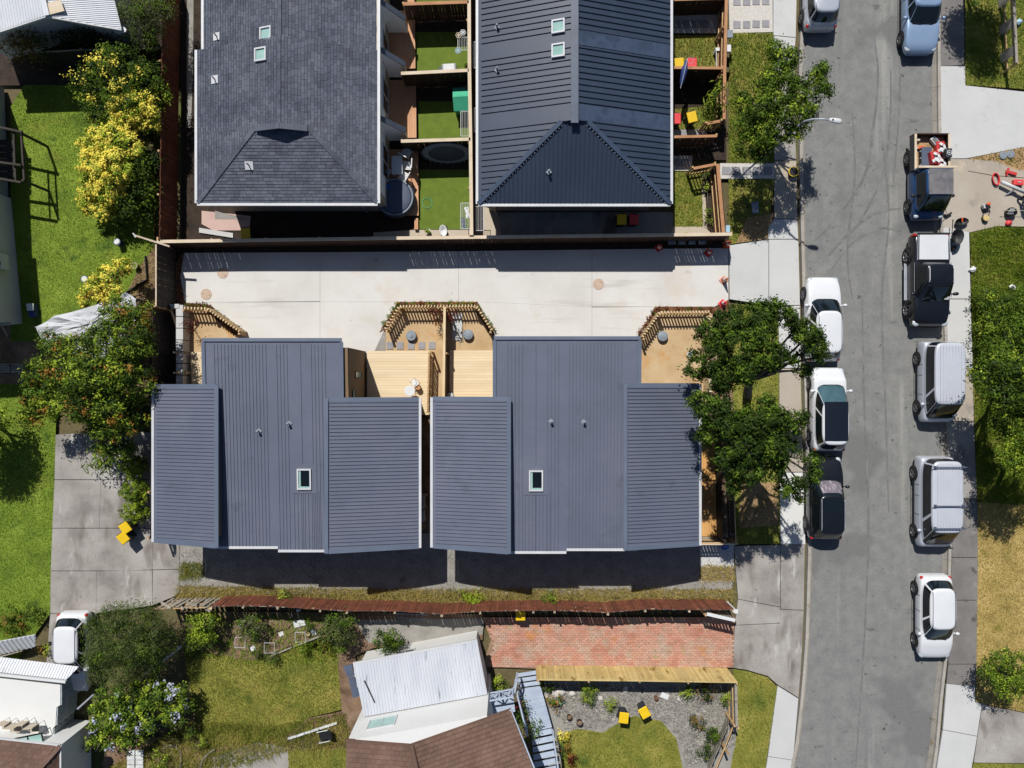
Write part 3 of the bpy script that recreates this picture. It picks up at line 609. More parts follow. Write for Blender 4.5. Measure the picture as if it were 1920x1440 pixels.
def new_house(label, mir, x_l0, x_l1, x_c0, x_cs, x_c1, x_r0, x_r1, yNl, yNr, yN, yS, yS2, zl, zr, rib_groups, sky_u, vents, wall_x, wall_side):
    root = thing('house', label, 'house', ((x_c0 + x_c1) / 2, -3, 0))
    # centre block: falls to the south
    zN, zS = 4.18, 3.60
    def centre(xa, xb, ys, nm):
        pl = Plane([(xa, ys, zS), (xb, ys, zS), (xb, yN, zN), (xa, yN, zN)]); b = MB(); pl.slab(b, .05)
        us = [u - xa for g in rib_groups for u in g if xa + .05 < u < xb - .05]
        pl.ribs(b, us, .045, .032, m0=.01, m1=.22)
        return pl, b
    pls = []
    for (xa, xb, ys) in ((x_c0, x_cs, yS), (x_cs, x_c1, yS2)):
        pl, b = centre(xa, xb, ys, ''); pls.append((pl, b, xa, xb))
    skyp = [p for p in pls if p[2] < sky_u < p[3]][0]
    pl = skyp[0]; vsky = 3.35
    extra = [sky_u + d for d in np.arange(-.5, .75, .165)]
    pl.ribs(skyp[1], [e - skyp[2] for e in extra], .045, .032, v1=vsky - .55, m0=.01)
    skyp[1].box(pl.at(sky_u - skyp[2], vsky, .018), (1.15, 1.35, .03), m=Matrix((pl.u, pl.w, pl.n)).transposed())
    for p in pls: p[1].build('roof', m_roof, root)
    skylight(root, pl, sky_u - skyp[2], vsky, .66, .98, m_glass)
    fl = MB()                                               # flashings round the centre roof
    fl.beam((x_c0 - .02, yN, zN + .03), (x_c1 + .02, yN, zN + .03), .16, .07)
    for xx, ys in ((x_c0, yS), (x_c1, yS2)): fl.beam((xx, ys + .02, zS + .035), (xx, yN - .1, zN + .025), .16, .055)
    fl.build('ridge_flashing', m_roof_fl, root)
    for (xa, xb, ys) in ((x_c0, x_cs, yS), (x_cs, x_c1, yS2)): MB().beam((xa, ys - .06, zS - .03), (xb - .01, ys - .06, zS - .03), .12, .1).build('gutter', m_gutter, root)
    for (vx, vy) in vents:
        p0 = [p for p in pls if p[2] <= vx <= p[3]][0][0]; t = (vy - p0.O.y) / (yN - p0.O.y); cowl(root, (vx, vy, zS + (zN - zS) * t + .01))
    # wings: monopitch, high side towards the centre block
    for (xa, xb, za, zb, yn, ys_lo, ys_hi) in ((x_l0, x_l1, zl[0], zl[1], yNl, zl[2], zl[3]), (x_r0, x_r1, zr[0], zr[1], yNr, zr[2], zr[3])):
        lo_left = za < zb
        e = [(xa, ys_lo, za), (xa, yn, za), (xb, yn, zb), (xb, ys_hi, zb)] if lo_left else [(xb, ys_hi, zb), (xb, yn, zb), (xa, yn, za), (xa, ys_lo, za)]
        pl = Plane(e); b = MB(); pl.slab(b, .05); n = int((yn - min(ys_lo, ys_hi)) / .176)
        us = [pl.lo[0] + .16 + i * (pl.hi[0] - pl.lo[0] - .34) / n for i in range(n + 1)]
        pl.ribs(b, us, .075, .042, m0=.03, m1=.12)
        b.build('roof', m_roof, root)
        f = MB(); xl, xh = (xa, xb) if lo_left else (xb, xa); zl_, zh_ = min(za, zb), max(za, zb)
        yl, yh = (ys_lo, ys_hi) if lo_left else (ys_hi, ys_lo)
        f.beam((xl, yn - .06, zl_ + .02), (xh, yn - .06, zh_ + .02), .2, .055); f.beam((xl, yl + .07, zl_ + .02), (xh, yh + .07, zh_ + .02), .2, .055)
        f.beam((xh, yn, zh_ + .03), (xh, yh, zh_ + .03), .18, .075); f.build('edge_flashing', m_roof_fl, root)
        sgn = -1 if lo_left else 1
        MB().beam((xl + sgn * .07, yn, zl_ - .03), (xl + sgn * .07, yl, zl_ - .03), .12, .1).build('gutter', m_gutter, root)
        # walls of the wing
        i = .28; w = MB(); pts = [(min(xa, xb) + i, yn - .3), (max(xa, xb) - .05, yn - .3), (max(xa, xb) - .05, max(ys_lo, ys_hi) + .32), (min(xa, xb) + i, max(ys_lo, ys_hi) + .32)]
        if not lo_left: pts = [(xa + .05, yn - .3), (xb - i, yn - .3), (xb - i, max(ys_lo, ys_hi) + .32), (xa + .05, max(ys_lo, ys_hi) + .32)]
        zz = lambda x: za + (zb - za) * (x - xa) / (xb - xa) - .09
        w.prism(pts, 0, [zz(p[0]) for p in pts]); w.build('wall', m_brownwall, root)
    w = MB(); ins = .14; wa, wb = x_c0 + ins, x_c1 - ins
    if wall_side > 0: wb = wall_x
    else: wa = wall_x
    pts = [(wa, yN - .35), (wb, yN - .35), (wb, yS + .4), (wa, yS + .4)]
    w.prism(pts, 0, [zN - .13, zN - .13, zS - .1, zS - .1]); w.build('wall', m_brownwall, root)
    return root

gap = .167
gA = [P(401 + i * 6.45, 640, 4.18).x for i in range(16)]; gB = [P(518 + i * 6.45, 640, 4.18).x for i in range(4)]; gC = [P(562.7, 640, 4.18).x]; gD = [P(583 + i * 6.45, 640, 4.18).x for i in range(5)]
h1 = new_house('new house with blue-grey metal roof on the left of the pair', False, -16.85, -13.57, -14.25, -10.98, -7.87, -8.53, -4.40, -.05, -.66, 2.04, -7.62, -7.78,
               (3.5, 4.3, -7.44, -7.52), (4.3, 3.5, -7.78, -7.72), [gA, gB, gC, gD], P(571, 899, 3.8).x, [XY(487, 808, 3.85), XY(543, 794, 3.9)], -7.62, 1)
weatherboards(h1, (-7.62, 1.69), (-7.62, -1.0), .1, 3.95, (1, 0))
window(h1, (-7.60, .45, 1.9), .35, 1.4, (1, 0), m_black, m_glass_s, 0); window(h1, (-7.60, -.62, 2.9), .7, .6, (1, 0), m_black, m_glass_s, 1)
eA = [P(952 + i * 6.9, 640, 4.18).x for i in range(5)]; eB = [P(1005, 640, 4.18).x]; eC = [P(1027 + i * 6.9, 640, 4.18).x for i in range(4)]; eD = [P(1068 + i * 6.55, 640, 4.18).x for i in range(16)]
h2 = new_house('new house with blue-grey metal roof beside the street trees', True, -3.72, -.14, -.81, 2.56, 5.90, 5.20, 8.80, -.63, .0, 2.12, -7.85, -7.72,
               (3.5, 4.3, -7.70, -7.80), (4.3, 3.5, -7.63, -7.60), [eA, eB, eC, eD], P(1005, 901, 3.8).x, [XY(1033, 790, 3.9), XY(1094, 791, 3.9)], -.70, -1)
# things in the slot between the two houses
for i, (px, py, w, h, nm, lb) in enumerate([(791, 938, .35, .8, 'hot_water_unit', 'grey hot water unit between the two grey-roofed houses, upper one'), (791, 962, .35, .8, 'hot_water_unit', 'grey hot water unit between the two grey-roofed houses, lower one')]):
    c = P(px, py, .6); t = thing(nm, lb, 'water heater', (c.x + .08, c.y, .02), 0, 'hot water units between the houses'); b = MB().box((0, 0, .75), (.3, .55, 1.4)); b.build('casing', m_gutter, t, world=False, bevel=.02)
    g = MB(); [g.box((.155, 0, .35 + k * .12), (.01, .4, .03)) for k in range(5)]; g.build('grille', m_black, t, world=False)

# ---- shingled house
def shingled():
    root = thing('house', 'large house with grey asphalt shingle roof and gablet', 'house', (-10.2, 14, 0))
    xl, xr, xm = -14.85, -6.34, -10.52; zE, zR, zH = 3.45, 4.85, 4.46; yS, yG = 8.53, 11.77; yT = 15.75; yTop = 25
    s = MB(); base = MB()
    hw = (zR - zH) / ((zR - zE) / (xr - xm))
    kx = (xm - xl) / (zR - zE) * (zH - zE); gx0 = xl + kx; gx1 = xr - kx * (xr - xm) / (xm - xl)
    planes = [[(xl, yG, zE), (xl, yT, zE), (xm, yT, zR), (xm, yG, zR)], [(xr, yG, zE), (xr, yT, zE), (xm, yT, zR), (xm, yG, zR)], [(xl, yS, zE), (xr, yS, zE), (gx1, yG, zH), (gx0, yG, zH)],
              [(xl + .25, yT, zE - .13), (xl + .25, yTop, zE - .13), (xm, yTop, zR - .1), (xm, yT, zR - .1)], [(xr, yT, zE - .13), (xr, yTop, zE - .13), (xm, yTop, zR - .1), (xm, yT, zR - .1)], [(xl, yS, zE), (xl, yG, zE), (gx0, yG, zH)], [(xr, yS, zE), (xr, yG, zE), (gx1, yG, zH)]]
    PLs = []
    for p in planes:
        pl = Plane(p); PLs.append(pl); pl.slab(base, .1, 0); pl.tiles(s, .145, .30, .022, .012, .35)
    base.build('roof_deck', m_shing, root); so_ = s.build('shingles', m_shing, root); so_['kind'] = 'stuff'
    cap = MB()
    def caps(a, b, w=.2):
        a, b = Vector(a), Vector(b); n = int((b - a).length / .2)
        for i in range(n):
            p, q = a.lerp(b, i / n), a.lerp(b, (i + 1.15) / n); cap.beam(p + Vector((0, 0, .02)), q + Vector((0, 0, .035)), w, .02)
    caps((xl, yS, zE), (gx0, yG, zH)); caps((xr, yS, zE), (gx1, yG, zH)); caps((xm, yG, zR), (xm, yT, zR), .14); caps((xm, yT, zR - .1), (xm, yTop, zR - .1), .14)
    co = cap.build('hip_caps', m_shing, root); co['kind'] = 'stuff'
    g = MB(); ov = .22                                    # gablet verges
    for gx in (gx0, gx1): g.beam((xm, yG - ov / 2 + .02, zR + .03), (gx, yG - ov / 2 + .02, zH + .05), ov + .05, .05)
    g.build('gablet_verge', m_shing, root)
    MB().add([(gx0, yG + .01, zH - .02), (gx1, yG + .01, zH - .02), (xm, yG + .01, zR - .02)], [(0, 1, 2)]).build('gablet', m_black, root)
    gt = MB(); gt.beam((xl - .05, yS, zE - .02), (xl - .05, yT, zE - .02), .12, .12); gt.beam((xl + .2, yT + .01, zE - .15), (xl + .2, yTop, zE - .15), .12, .12); gt.build('gutter', m_gutter, root)
    MB().beam((xr + .06, yS, zE - .02), (xr + .06, yTop, zE - .02), .13, .13).build('gutter', m_gutter, root)
    MB().beam((xl, yS - .06, zE - .02), (xr, yS - .06, zE - .02), .12, .1).build('gutter', m_gutter, root)
    wl, wr, wS = xl + .42, xr - .02, yS + .46
    MB().prism([(wl, wS), (wr, wS), (wr, yTop - .5), (wl, yTop - .5)], 0, 3.36).build('wall', m_cream, root)
    MB().box((wr + .015, (wS + yTop) / 2, 2.4), (.02, yTop - wS - .6, 1.9)).build('wall_cladding', m_wallg, root)
    for (py, n2) in ((8, ''), (98, ''), (226, '')):       # sloping wing walls between the flats
        y = P(700, py, 2.9).y; y = min(y, yTop - .6)
        f = MB(); f.add([(wr, y - .08, .3), (wr + 1.0, y - .08, .3), (wr + 1.0, y - .08, 1.6), (wr, y - .08, 3.3), (wr, y + .08, .3), (wr + 1.0, y + .08, .3), (wr + 1.0, y + .08, 1.6), (wr, y + .08, 3.3)],
                        [(0, 1, 2, 3), (7, 6, 5, 4), (3, 2, 6, 7), (1, 5, 6, 2), (0, 4, 5, 1)])
        f.build('wing_wall', m_wallg, root)
        MB().beam((wr, y, 3.35), (wr + 1.04, y, 1.62), .26, .05).build('wing_wall_cap', m_roof_fl, root)
        window(root, (wr + .02, y - 1.6, 1.5), 1.6, 1.5, (1, 0), m_white, m_glass)
    d = MB(); a = P(660, 383, 3.4); d.tube([(a.x, yS - .06, 3.35), (a.x + .05, wS - .06, 3.05), (a.x + .05, wS - .06, .1)], .045, 8); d.build('downpipe', m_gutter, root)
    for (px, py, w) in ((407, 69, .36), (404, 150, .38), (467, 310, .38)):   # pale vent flashings with a thin pipe
        pl = PLs[0] if px < 460 else PLs[2]
        if py < 90: pl = PLs[3]
        z = 3.6; p = P(px, py, z)
        den = pl.n.z; z = pl.O.z - ((p.x - pl.O.x) * pl.n.x + (p.y - pl.O.y) * pl.n.y) / den; p = P(px, py, z)
        z = pl.O.z - ((p.x - pl.O.x) * pl.n.x + (p.y - pl.O.y) * pl.n.y) / den
        q = Matrix((pl.u, pl.w, pl.n)).transposed(); b = MB(); b.box(Vector((p.x, p.y, z)) + pl.n * .04, (w, w, .03), m=q); b.build('vent_flashing', m_gutter, root)
        MB().tube([(p.x, p.y, z + .04), (p.x, p.y, z + .35)], .03, 8).build('vent_pipe', m_black, root)
    for (px, py, ix) in ((497, 62, 3), (489, 102, 0)):
        pl = PLs[ix]; p = P(px, py, 4.6); u = (Vector((p.x, p.y, 4.6)) - pl.O).dot(pl.u); v = (Vector((p.x, p.y, 4.6)) - pl.O).dot(pl.w); skylight(root, pl, u, v, .62, .62, m_glass_s, 0, False)
    return root
shingled()

# ---- dark metal roofed house
def darkroof():
    root = thing('house', 'large house with dark blue-grey ribbed metal hip roof', 'house', (2.8, 14, 0))
    xl, xr, xm = -1.59, 7.47, 2.82; zE, zR, zH = 3.45, 4.95, 4.75; yS, yG = 8.5, 11.9; yTop = 25
    kx = (xm - xl) / (zR - zE) * (zH - zE); gx0 = xl + kx; gx1 = xr - (xr - xm) / (zR - zE) * (zH - zE)
    P0 = Plane([(xl, yS, zE), (xl, yTop, zE), (xm, yTop, zR), (xm, yG, zR), (gx0, yG, zH)]); P1 = Plane([(xr, yS, zE), (xr, yTop, zE), (xm, yTop, zR), (xm, yG, zR), (gx1, yG, zH)]); P2 = Plane([(xl, yS, zE), (xr, yS, zE), (gx1, yG, zH), (gx0, yG, zH)])
    bands = [(P(0, 82, 4.1).y - .42, P(0, 82, 4.1).y + .30), (P(0, 222, 4.1).y - .35, P(0, 222, 4.1).y + .35)]
    for pl in (P0, P1):
        b = MB(); pl.slab(b, .06); us = []; u = .12
        while u < pl.hi[0] - pl.lo[0]:
            y = pl.at(pl.lo[0] + u, 0).y
            if not any(l < y < h for l, h in bands): us.append(pl.lo[0] + u)
            u += .275
        pl.ribs(b, us, .09, .05, m0=.02, m1=.16); b.build('roof', m_roof_d, root)
        for (l, h) in bands:
            f = MB(); r0 = pl.vrange(abs(l - pl.O.y) if pl.u.y > 0 else l - pl.O.y); ua, ub = (l - pl.O.y) / pl.u.y, (h - pl.O.y) / pl.u.y
            va = pl.vrange(ua)[1] if pl.vrange(ua) else 1
            f.box(pl.at((ua + ub) / 2, va / 2, .012), (abs(ub - ua), va - .1, .02), m=Matrix((pl.u, pl.w, pl.n)).transposed()); f.build('roof_band', m_roof_dl, root)
    b = MB(); P2.slab(b, .06); P2.ribs(b, list(np.arange(.2, xr - xl - .1, .205)), .06, .04, m0=.02, m1=.12); b.build('roof', m_roof_d, root)
    f = MB(); f.beam((xl, yS, zE + .05), (gx0, yG, zH + .05), .2, .06); f.beam((xr, yS, zE + .05), (gx1, yG, zH + .05), .2, .06); f.beam((xm, yG - .15, zR + .05), (xm, yTop, zR + .05), .34, .06)
    f.build('ridge_cap', m_roof_dl, root)
    g = MB(); g.add([(gx0, yG, zH), (gx1, yG, zH), (xm, yG, zR), (gx0, yG - .02, zH)], [(0, 1, 2)]); g.build('gablet', m_black, root)
    rv = MB()
    for (a, c) in (((xl, yS), (gx0, yG)), ((xr, yS), (gx1, yG))):
        for i in range(30):
            t = .03 + i / 31; x = a[0] + (c[0] - a[0]) * t + (.16 if a[0] < c[0] else -.16); y = a[1] + (c[1] - a[1]) * t - .06; z = zE + (zH - zE) * t
            rv.box((x, y, z + .035), (.035, .035, .02))
    rv.build('hip_rivets', m_tank, root)['kind'] = 'stuff'
    for a, c in (((xl - .06, yS), (xl - .06, yTop)), ((xr + .06, yS), (xr + .06, yTop)), ((xl, yS - .06), (xr, yS - .06))): MB().beam((a[0], a[1], zE - .03), (c[0], c[1], zE - .03), .12, .11).build('gutter', m_gutter, root)
    MB().prism([(xl + .4, yS + .5), (xr - .45, yS + .5), (xr - .45, yTop - .5), (xl + .4, yTop - .5)], 0, 3.34).build('wall', m_cream, root)
    window(root, (P(1055, 398, 1.5).x, yS + .49, 1.6), 1.7, .6, (0, -1), m_black, m_glass)
    d = MB(); d.tube([(xl + .6, yS - .06, 3.35), (xl + .75, yS + .42, 3.0), (xl + .75, yS + .42, .1)], .045, 8); d.build('downpipe', m_cap, root)
    for (px, py) in ((932, 52), (932, 132), (1029, 323)):
        pl = P2 if py > 300 else P0; p = P(px, py, 3.7); z = pl.O.z - ((p.x - pl.O.x) * pl.n.x + (p.y - pl.O.y) * pl.n.y) / pl.n.z; p = P(px, py, z); cowl(root, (p.x, p.y, z))
    for py in (50, 95):
        p = P(1047, py, 4.72); u = (Vector((p.x, p.y, 4.75)) - P0.O).dot(P0.u); v = (Vector((p.x, p.y, 4.75)) - P0.O).dot(P0.w); skylight(root, P0, u, v, .62, .62, m_glass_s, 0, False)
    return root
darkroof()

# ---- neighbour: low tin roof in the top left corner
def tin_corner():
    root = thing('house', 'pale corrugated tin roofed house in the top left corner', 'house', P(90, -20)); z0, z1 = 3.0, 3.9
    A = [P(-60, 78, z0), P(88, 29, z1), P(75, -4, z1), P(60, -90, z1), P(-60, -90, z0)]; B = [P(228, 54, z0), P(212, -10, z0), P(196, -90, z0), P(60, -90, z1), P(75, -4, z1), P(88, 29, z1)]
    for pts, n in ((A, 30), (B, 40)):
        pl = Plane(pts, (0, 1)); b = MB(); pl.slab(b, .05); d = (pl.hi[0] - pl.lo[0]) / n; pl.ribs(b, [pl.lo[0] + d * (i + .5) for i in range(n)], d * .5, .022, m0=.02, m1=.02); b.build('roof', m_tinroof, root)
    p, q = P(88, 29, z1 + .05), P(60, -90, z1 + .05); MB().beam(p, q, .25, .05).build('ridge_cap', m_tinroof, root)
    c = P(103, 15, 3.82); MB().box((c.x, c.y, 3.86), (.75, .55, .03), m=Matrix.Rotation(.35, 3, 'Z') @ Matrix.Rotation(.14, 3, 'Y')).build('translucent_sheet', m_cap, root)
    MB().beam(P(88, 31, z1 - .08), P(228, 56, z0 - .05), .1, .12).build('gutter', m_gutter, root); MB().beam(P(88, 31, z1 - .08), P(-60, 80, z0 - .05), .1, .12).build('gutter', m_gutter, root)
    d = P(222, 54, 2.9); MB().lathe((d.x, d.y, 2.6), [(.03, 0), (.22, .12), (.30, .2)], 14, sx=1.1, sy=.6).build('satellite_dish', m_gutter, root)
    w = [XY(-60, 60, 2.9), XY(92, 14, 2.9), XY(214, 40, 2.9), XY(196, -90, 2.9), XY(-60, -90, 2.9)]; MB().prism(w, 0, 2.85).build('wall', m_wwall, root)
tin_corner()

# ---- neighbour: pale wall at the left edge with heat pump
def left_block():
    a, b = P(21, 372), P(42, 607); root = thing('house', 'pale house wall with louvred window at the left edge', 'house', (b.x, b.y, 0))
    d = (b - a).normalized(); n = Vector((-d.y, d.x, 0)); n = n if n.x > 0 else -n
    pts = [a, b, b - n * 6, a - n * 6]; MB().prism([(p.x, p.y) for p in pts], 0.0, 4.6).build('wall', m_wwall, root)
    pts = [a + n * .12 - d * .3, b + n * .12 + d * .3, b - n * 6, a - n * 6]; MB().prism([(p.x, p.y) for p in pts], 4.6, 4.72).build('roof', m_tinroof, root)
    e0, e1 = P(8, 165), P(16, 371); MB().prism([(e0.x, e0.y), (e1.x, e1.y), (e1.x - 5, e1.y), (e0.x - 5, e0.y)], 0, 4.9).build('rear_wing', m_block, root)
    c = a.lerp(b, .83); window(root, (c.x, c.y, 2.4), 1.7, 1.3, n, m_gutter, m_glass_s, 1)
    lv = MB(); q = Matrix((d, n, Vector((0, 0, 1)))).transposed()
    for i in range(7): lv.box(Vector((c.x, c.y, 1.92 + i * .16)) + n * .07 - d * .38, (.7, .02, .06), m=q)
    lv.build('louvre_blades', m_gutter, root)
    br = MB()
    for t in (.1, .5): br.beam(b + d * .1 - n * (.3 + t) + Vector((0, 0, 1.0)), b + d * .7 - n * (.1 + t) + Vector((0, 0, .9)), .06, .06)
    br.beam(b + d * .05 - n * 1.6 + Vector((0, 0, 1)), b + d * .05 + n * .1 + Vector((0, 0, 1)), .06, .06); br.build('deck_bracket', m_wgrey, root)
    c = a.lerp(b, .55) + n * .26; t = thing('heat_pump', 'white heat pump unit fixed to the pale wall at left edge', 'heat pump', (c.x, c.y, 1.2), math.atan2(d.y, d.x))
    MB().box((0, 0, .3), (.8, .32, .6)).build('casing', m_white, t, world=False, bevel=.02); f = MB(); f.ring((.12, 0, .612), .16, .012, 20); f.lathe((.12, 0, .6), [(.14, 0), (.14, .008)], 18); f.build('fan_grille', m_black, t, world=False)
    MB().beam((-.3, -.3, -.05), (-.3, .1, -.05), .04, .04).beam((.3, -.3, -.05), (.3, .1, -.05), .04, .04).build('bracket', m_steel, t, world=False)
    MB().tube([(-.4, -.1, .3), (-.6, -.14, .3), (-.6, -.14, -1.1)], .02, 6).build('pipe', m_gutter, t, world=False)
left_block()

# ---- neighbour: lower left, white terrace over a block wall, tiled roof
def lower_left():
    root = thing('house', 'white terrace over a block wall with brown tiled roof in the lower left', 'house', P(60, 1320)); z = 1.6
    pts = [(-80, 1262), (113, 1284), (113, 1322), (106, 1326), (104, 1360), (99, 1366), (99, 1400), (-80, 1394)]
    MB().prism(PL(pts, z), 0, z).build('terrace', m_wwall, root)
    wall = [((114.5, 1284), (114.5, 1322)), ((107.5, 1326), (105.5, 1360)), ((100.5, 1366), (100.5, 1400))]
    for (a, b) in wall:                                     # concrete blocks of the wall facing the garden
        A, B = P(*a, z), P(*b, z); L = (B - A).length; n = max(2, round(L / .4)); me = MB().box((0, 0, 0), (.05, L / n - .015, .185)).mesh('block', m_block)
        for r in range(8):
            for i in range(n):
                c = A.lerp(B, (i + (.5 if r % 2 else .35)) / n); base = root['_base']; part('block', me, root, (c.x - base[0] + .01, c.y - base[1], .1 + r * .2 - base[2]))
    aw = Plane([P(-80, 1222, 1.55), P(148, 1250, 1.55), P(124, 1274, 1.95), P(-80, 1252, 1.95)], (0, 1)); b = MB(); aw.slab(b, .03); n = 44; d = (aw.hi[0] - aw.lo[0]) / n; aw.ribs(b, [aw.lo[0] + d * (i + .5) for i in range(n)], d * .55, .025); b.build('awning', m_tinroof, root)
    MB().beam(P(-80, 1256, 1.9), P(124, 1278, 1.9), .12, .14).build('awning_fascia', m_white, root)
    rp = [P(-80, 1378, 3.0), P(112, 1399, 3.0), P(70, 1442, 3.6), P(20, 1520, 4.2), P(-80, 1520, 4.2)]; s = MB(); bs = MB(); pl = Plane(rp, (0, 1)); pl.slab(bs, .08); pl.tiles(s, .2, .24, .05, .006, .0)
    rp2 = [P(112, 1399, 3.0), P(112, 1520, 3.0), P(30, 1520, 4.1), P(70, 1442, 3.6)]; pl2 = Plane(rp2, (0, 1)); pl2.slab(bs, .08); pl2.tiles(s, .2, .24, .05, .006, .0)
    bs.build('roof', m_tile, root); s.build('roof_tiles', m_tile, root)['kind'] = 'stuff'
    MB().beam(P(112, 1399, 3.06), P(40, 1480, 3.98), .2, .08).build('hip_cap', m_tile, root)
    MB().beam(P(-80, 1376, 2.98), P(113, 1397, 2.98), .1, .1).build('gutter', m_gutter, root); MB().beam(P(114, 1398, 2.98), P(114, 1520, 2.98), .1, .1).build('gutter', m_gutter, root)
    MB().prism(PL([(-80, 1390), (104, 1405), (104, 1520), (-80, 1520)], 2.9), 0, 2.9).build('wall', m_wwall, root)
    for i, px in enumerate((24, 41, 58, 76)):              # chairs on the terrace
        p = P(px, 1352 + (i % 2) * 5, z); c = thing('patio_chair', 'cream patio chair on the white terrace, %s from the left' % ['first', 'second', 'third', 'last'][i], 'chair', (p.x, p.y, z), math.pi + R.uniform(-.1, .1), 'chairs on the white terrace')
        MB().box((0, 0, .43), (.44, .42, .04)).build('seat', m_cream, c, world=False); MB().box((0, -.2, .68), (.44, .04, .46)).build('backrest', m_cream, c, world=False)
        for sx in (-.19, .19):
            for sy in (-.18, .18): MB().tube([(sx, sy, 0), (sx, sy, .42)], .015, 6).build('leg', m_white, c, world=False)
    p = P(72, 1380, z); t = thing('patio_table', 'dark framed glass table on the white terrace', 'table', (p.x, p.y, z), .2)
    f = MB(); [f.beam((-.7, s * .35, .7), (.7, s * .35, .7), .05, .05) for s in (-1, 1)]; [f.beam((s * .7, -.33, .7), (s * .7, .33, .7), .05, .05) for s in (-1, 0, 1)]; f.build('frame', m_black, t, world=False)
    MB().box((0, 0, .685), (1.36, .64, .012)).build('glass_top', m_glass_s, t, world=False)
    for sx in (-.65, .65):
        for sy in (-.3, .3): MB().tube([(sx, sy, 0), (sx, sy, .68)], .02, 6).build('leg', m_black, t, world=False)
lower_left()

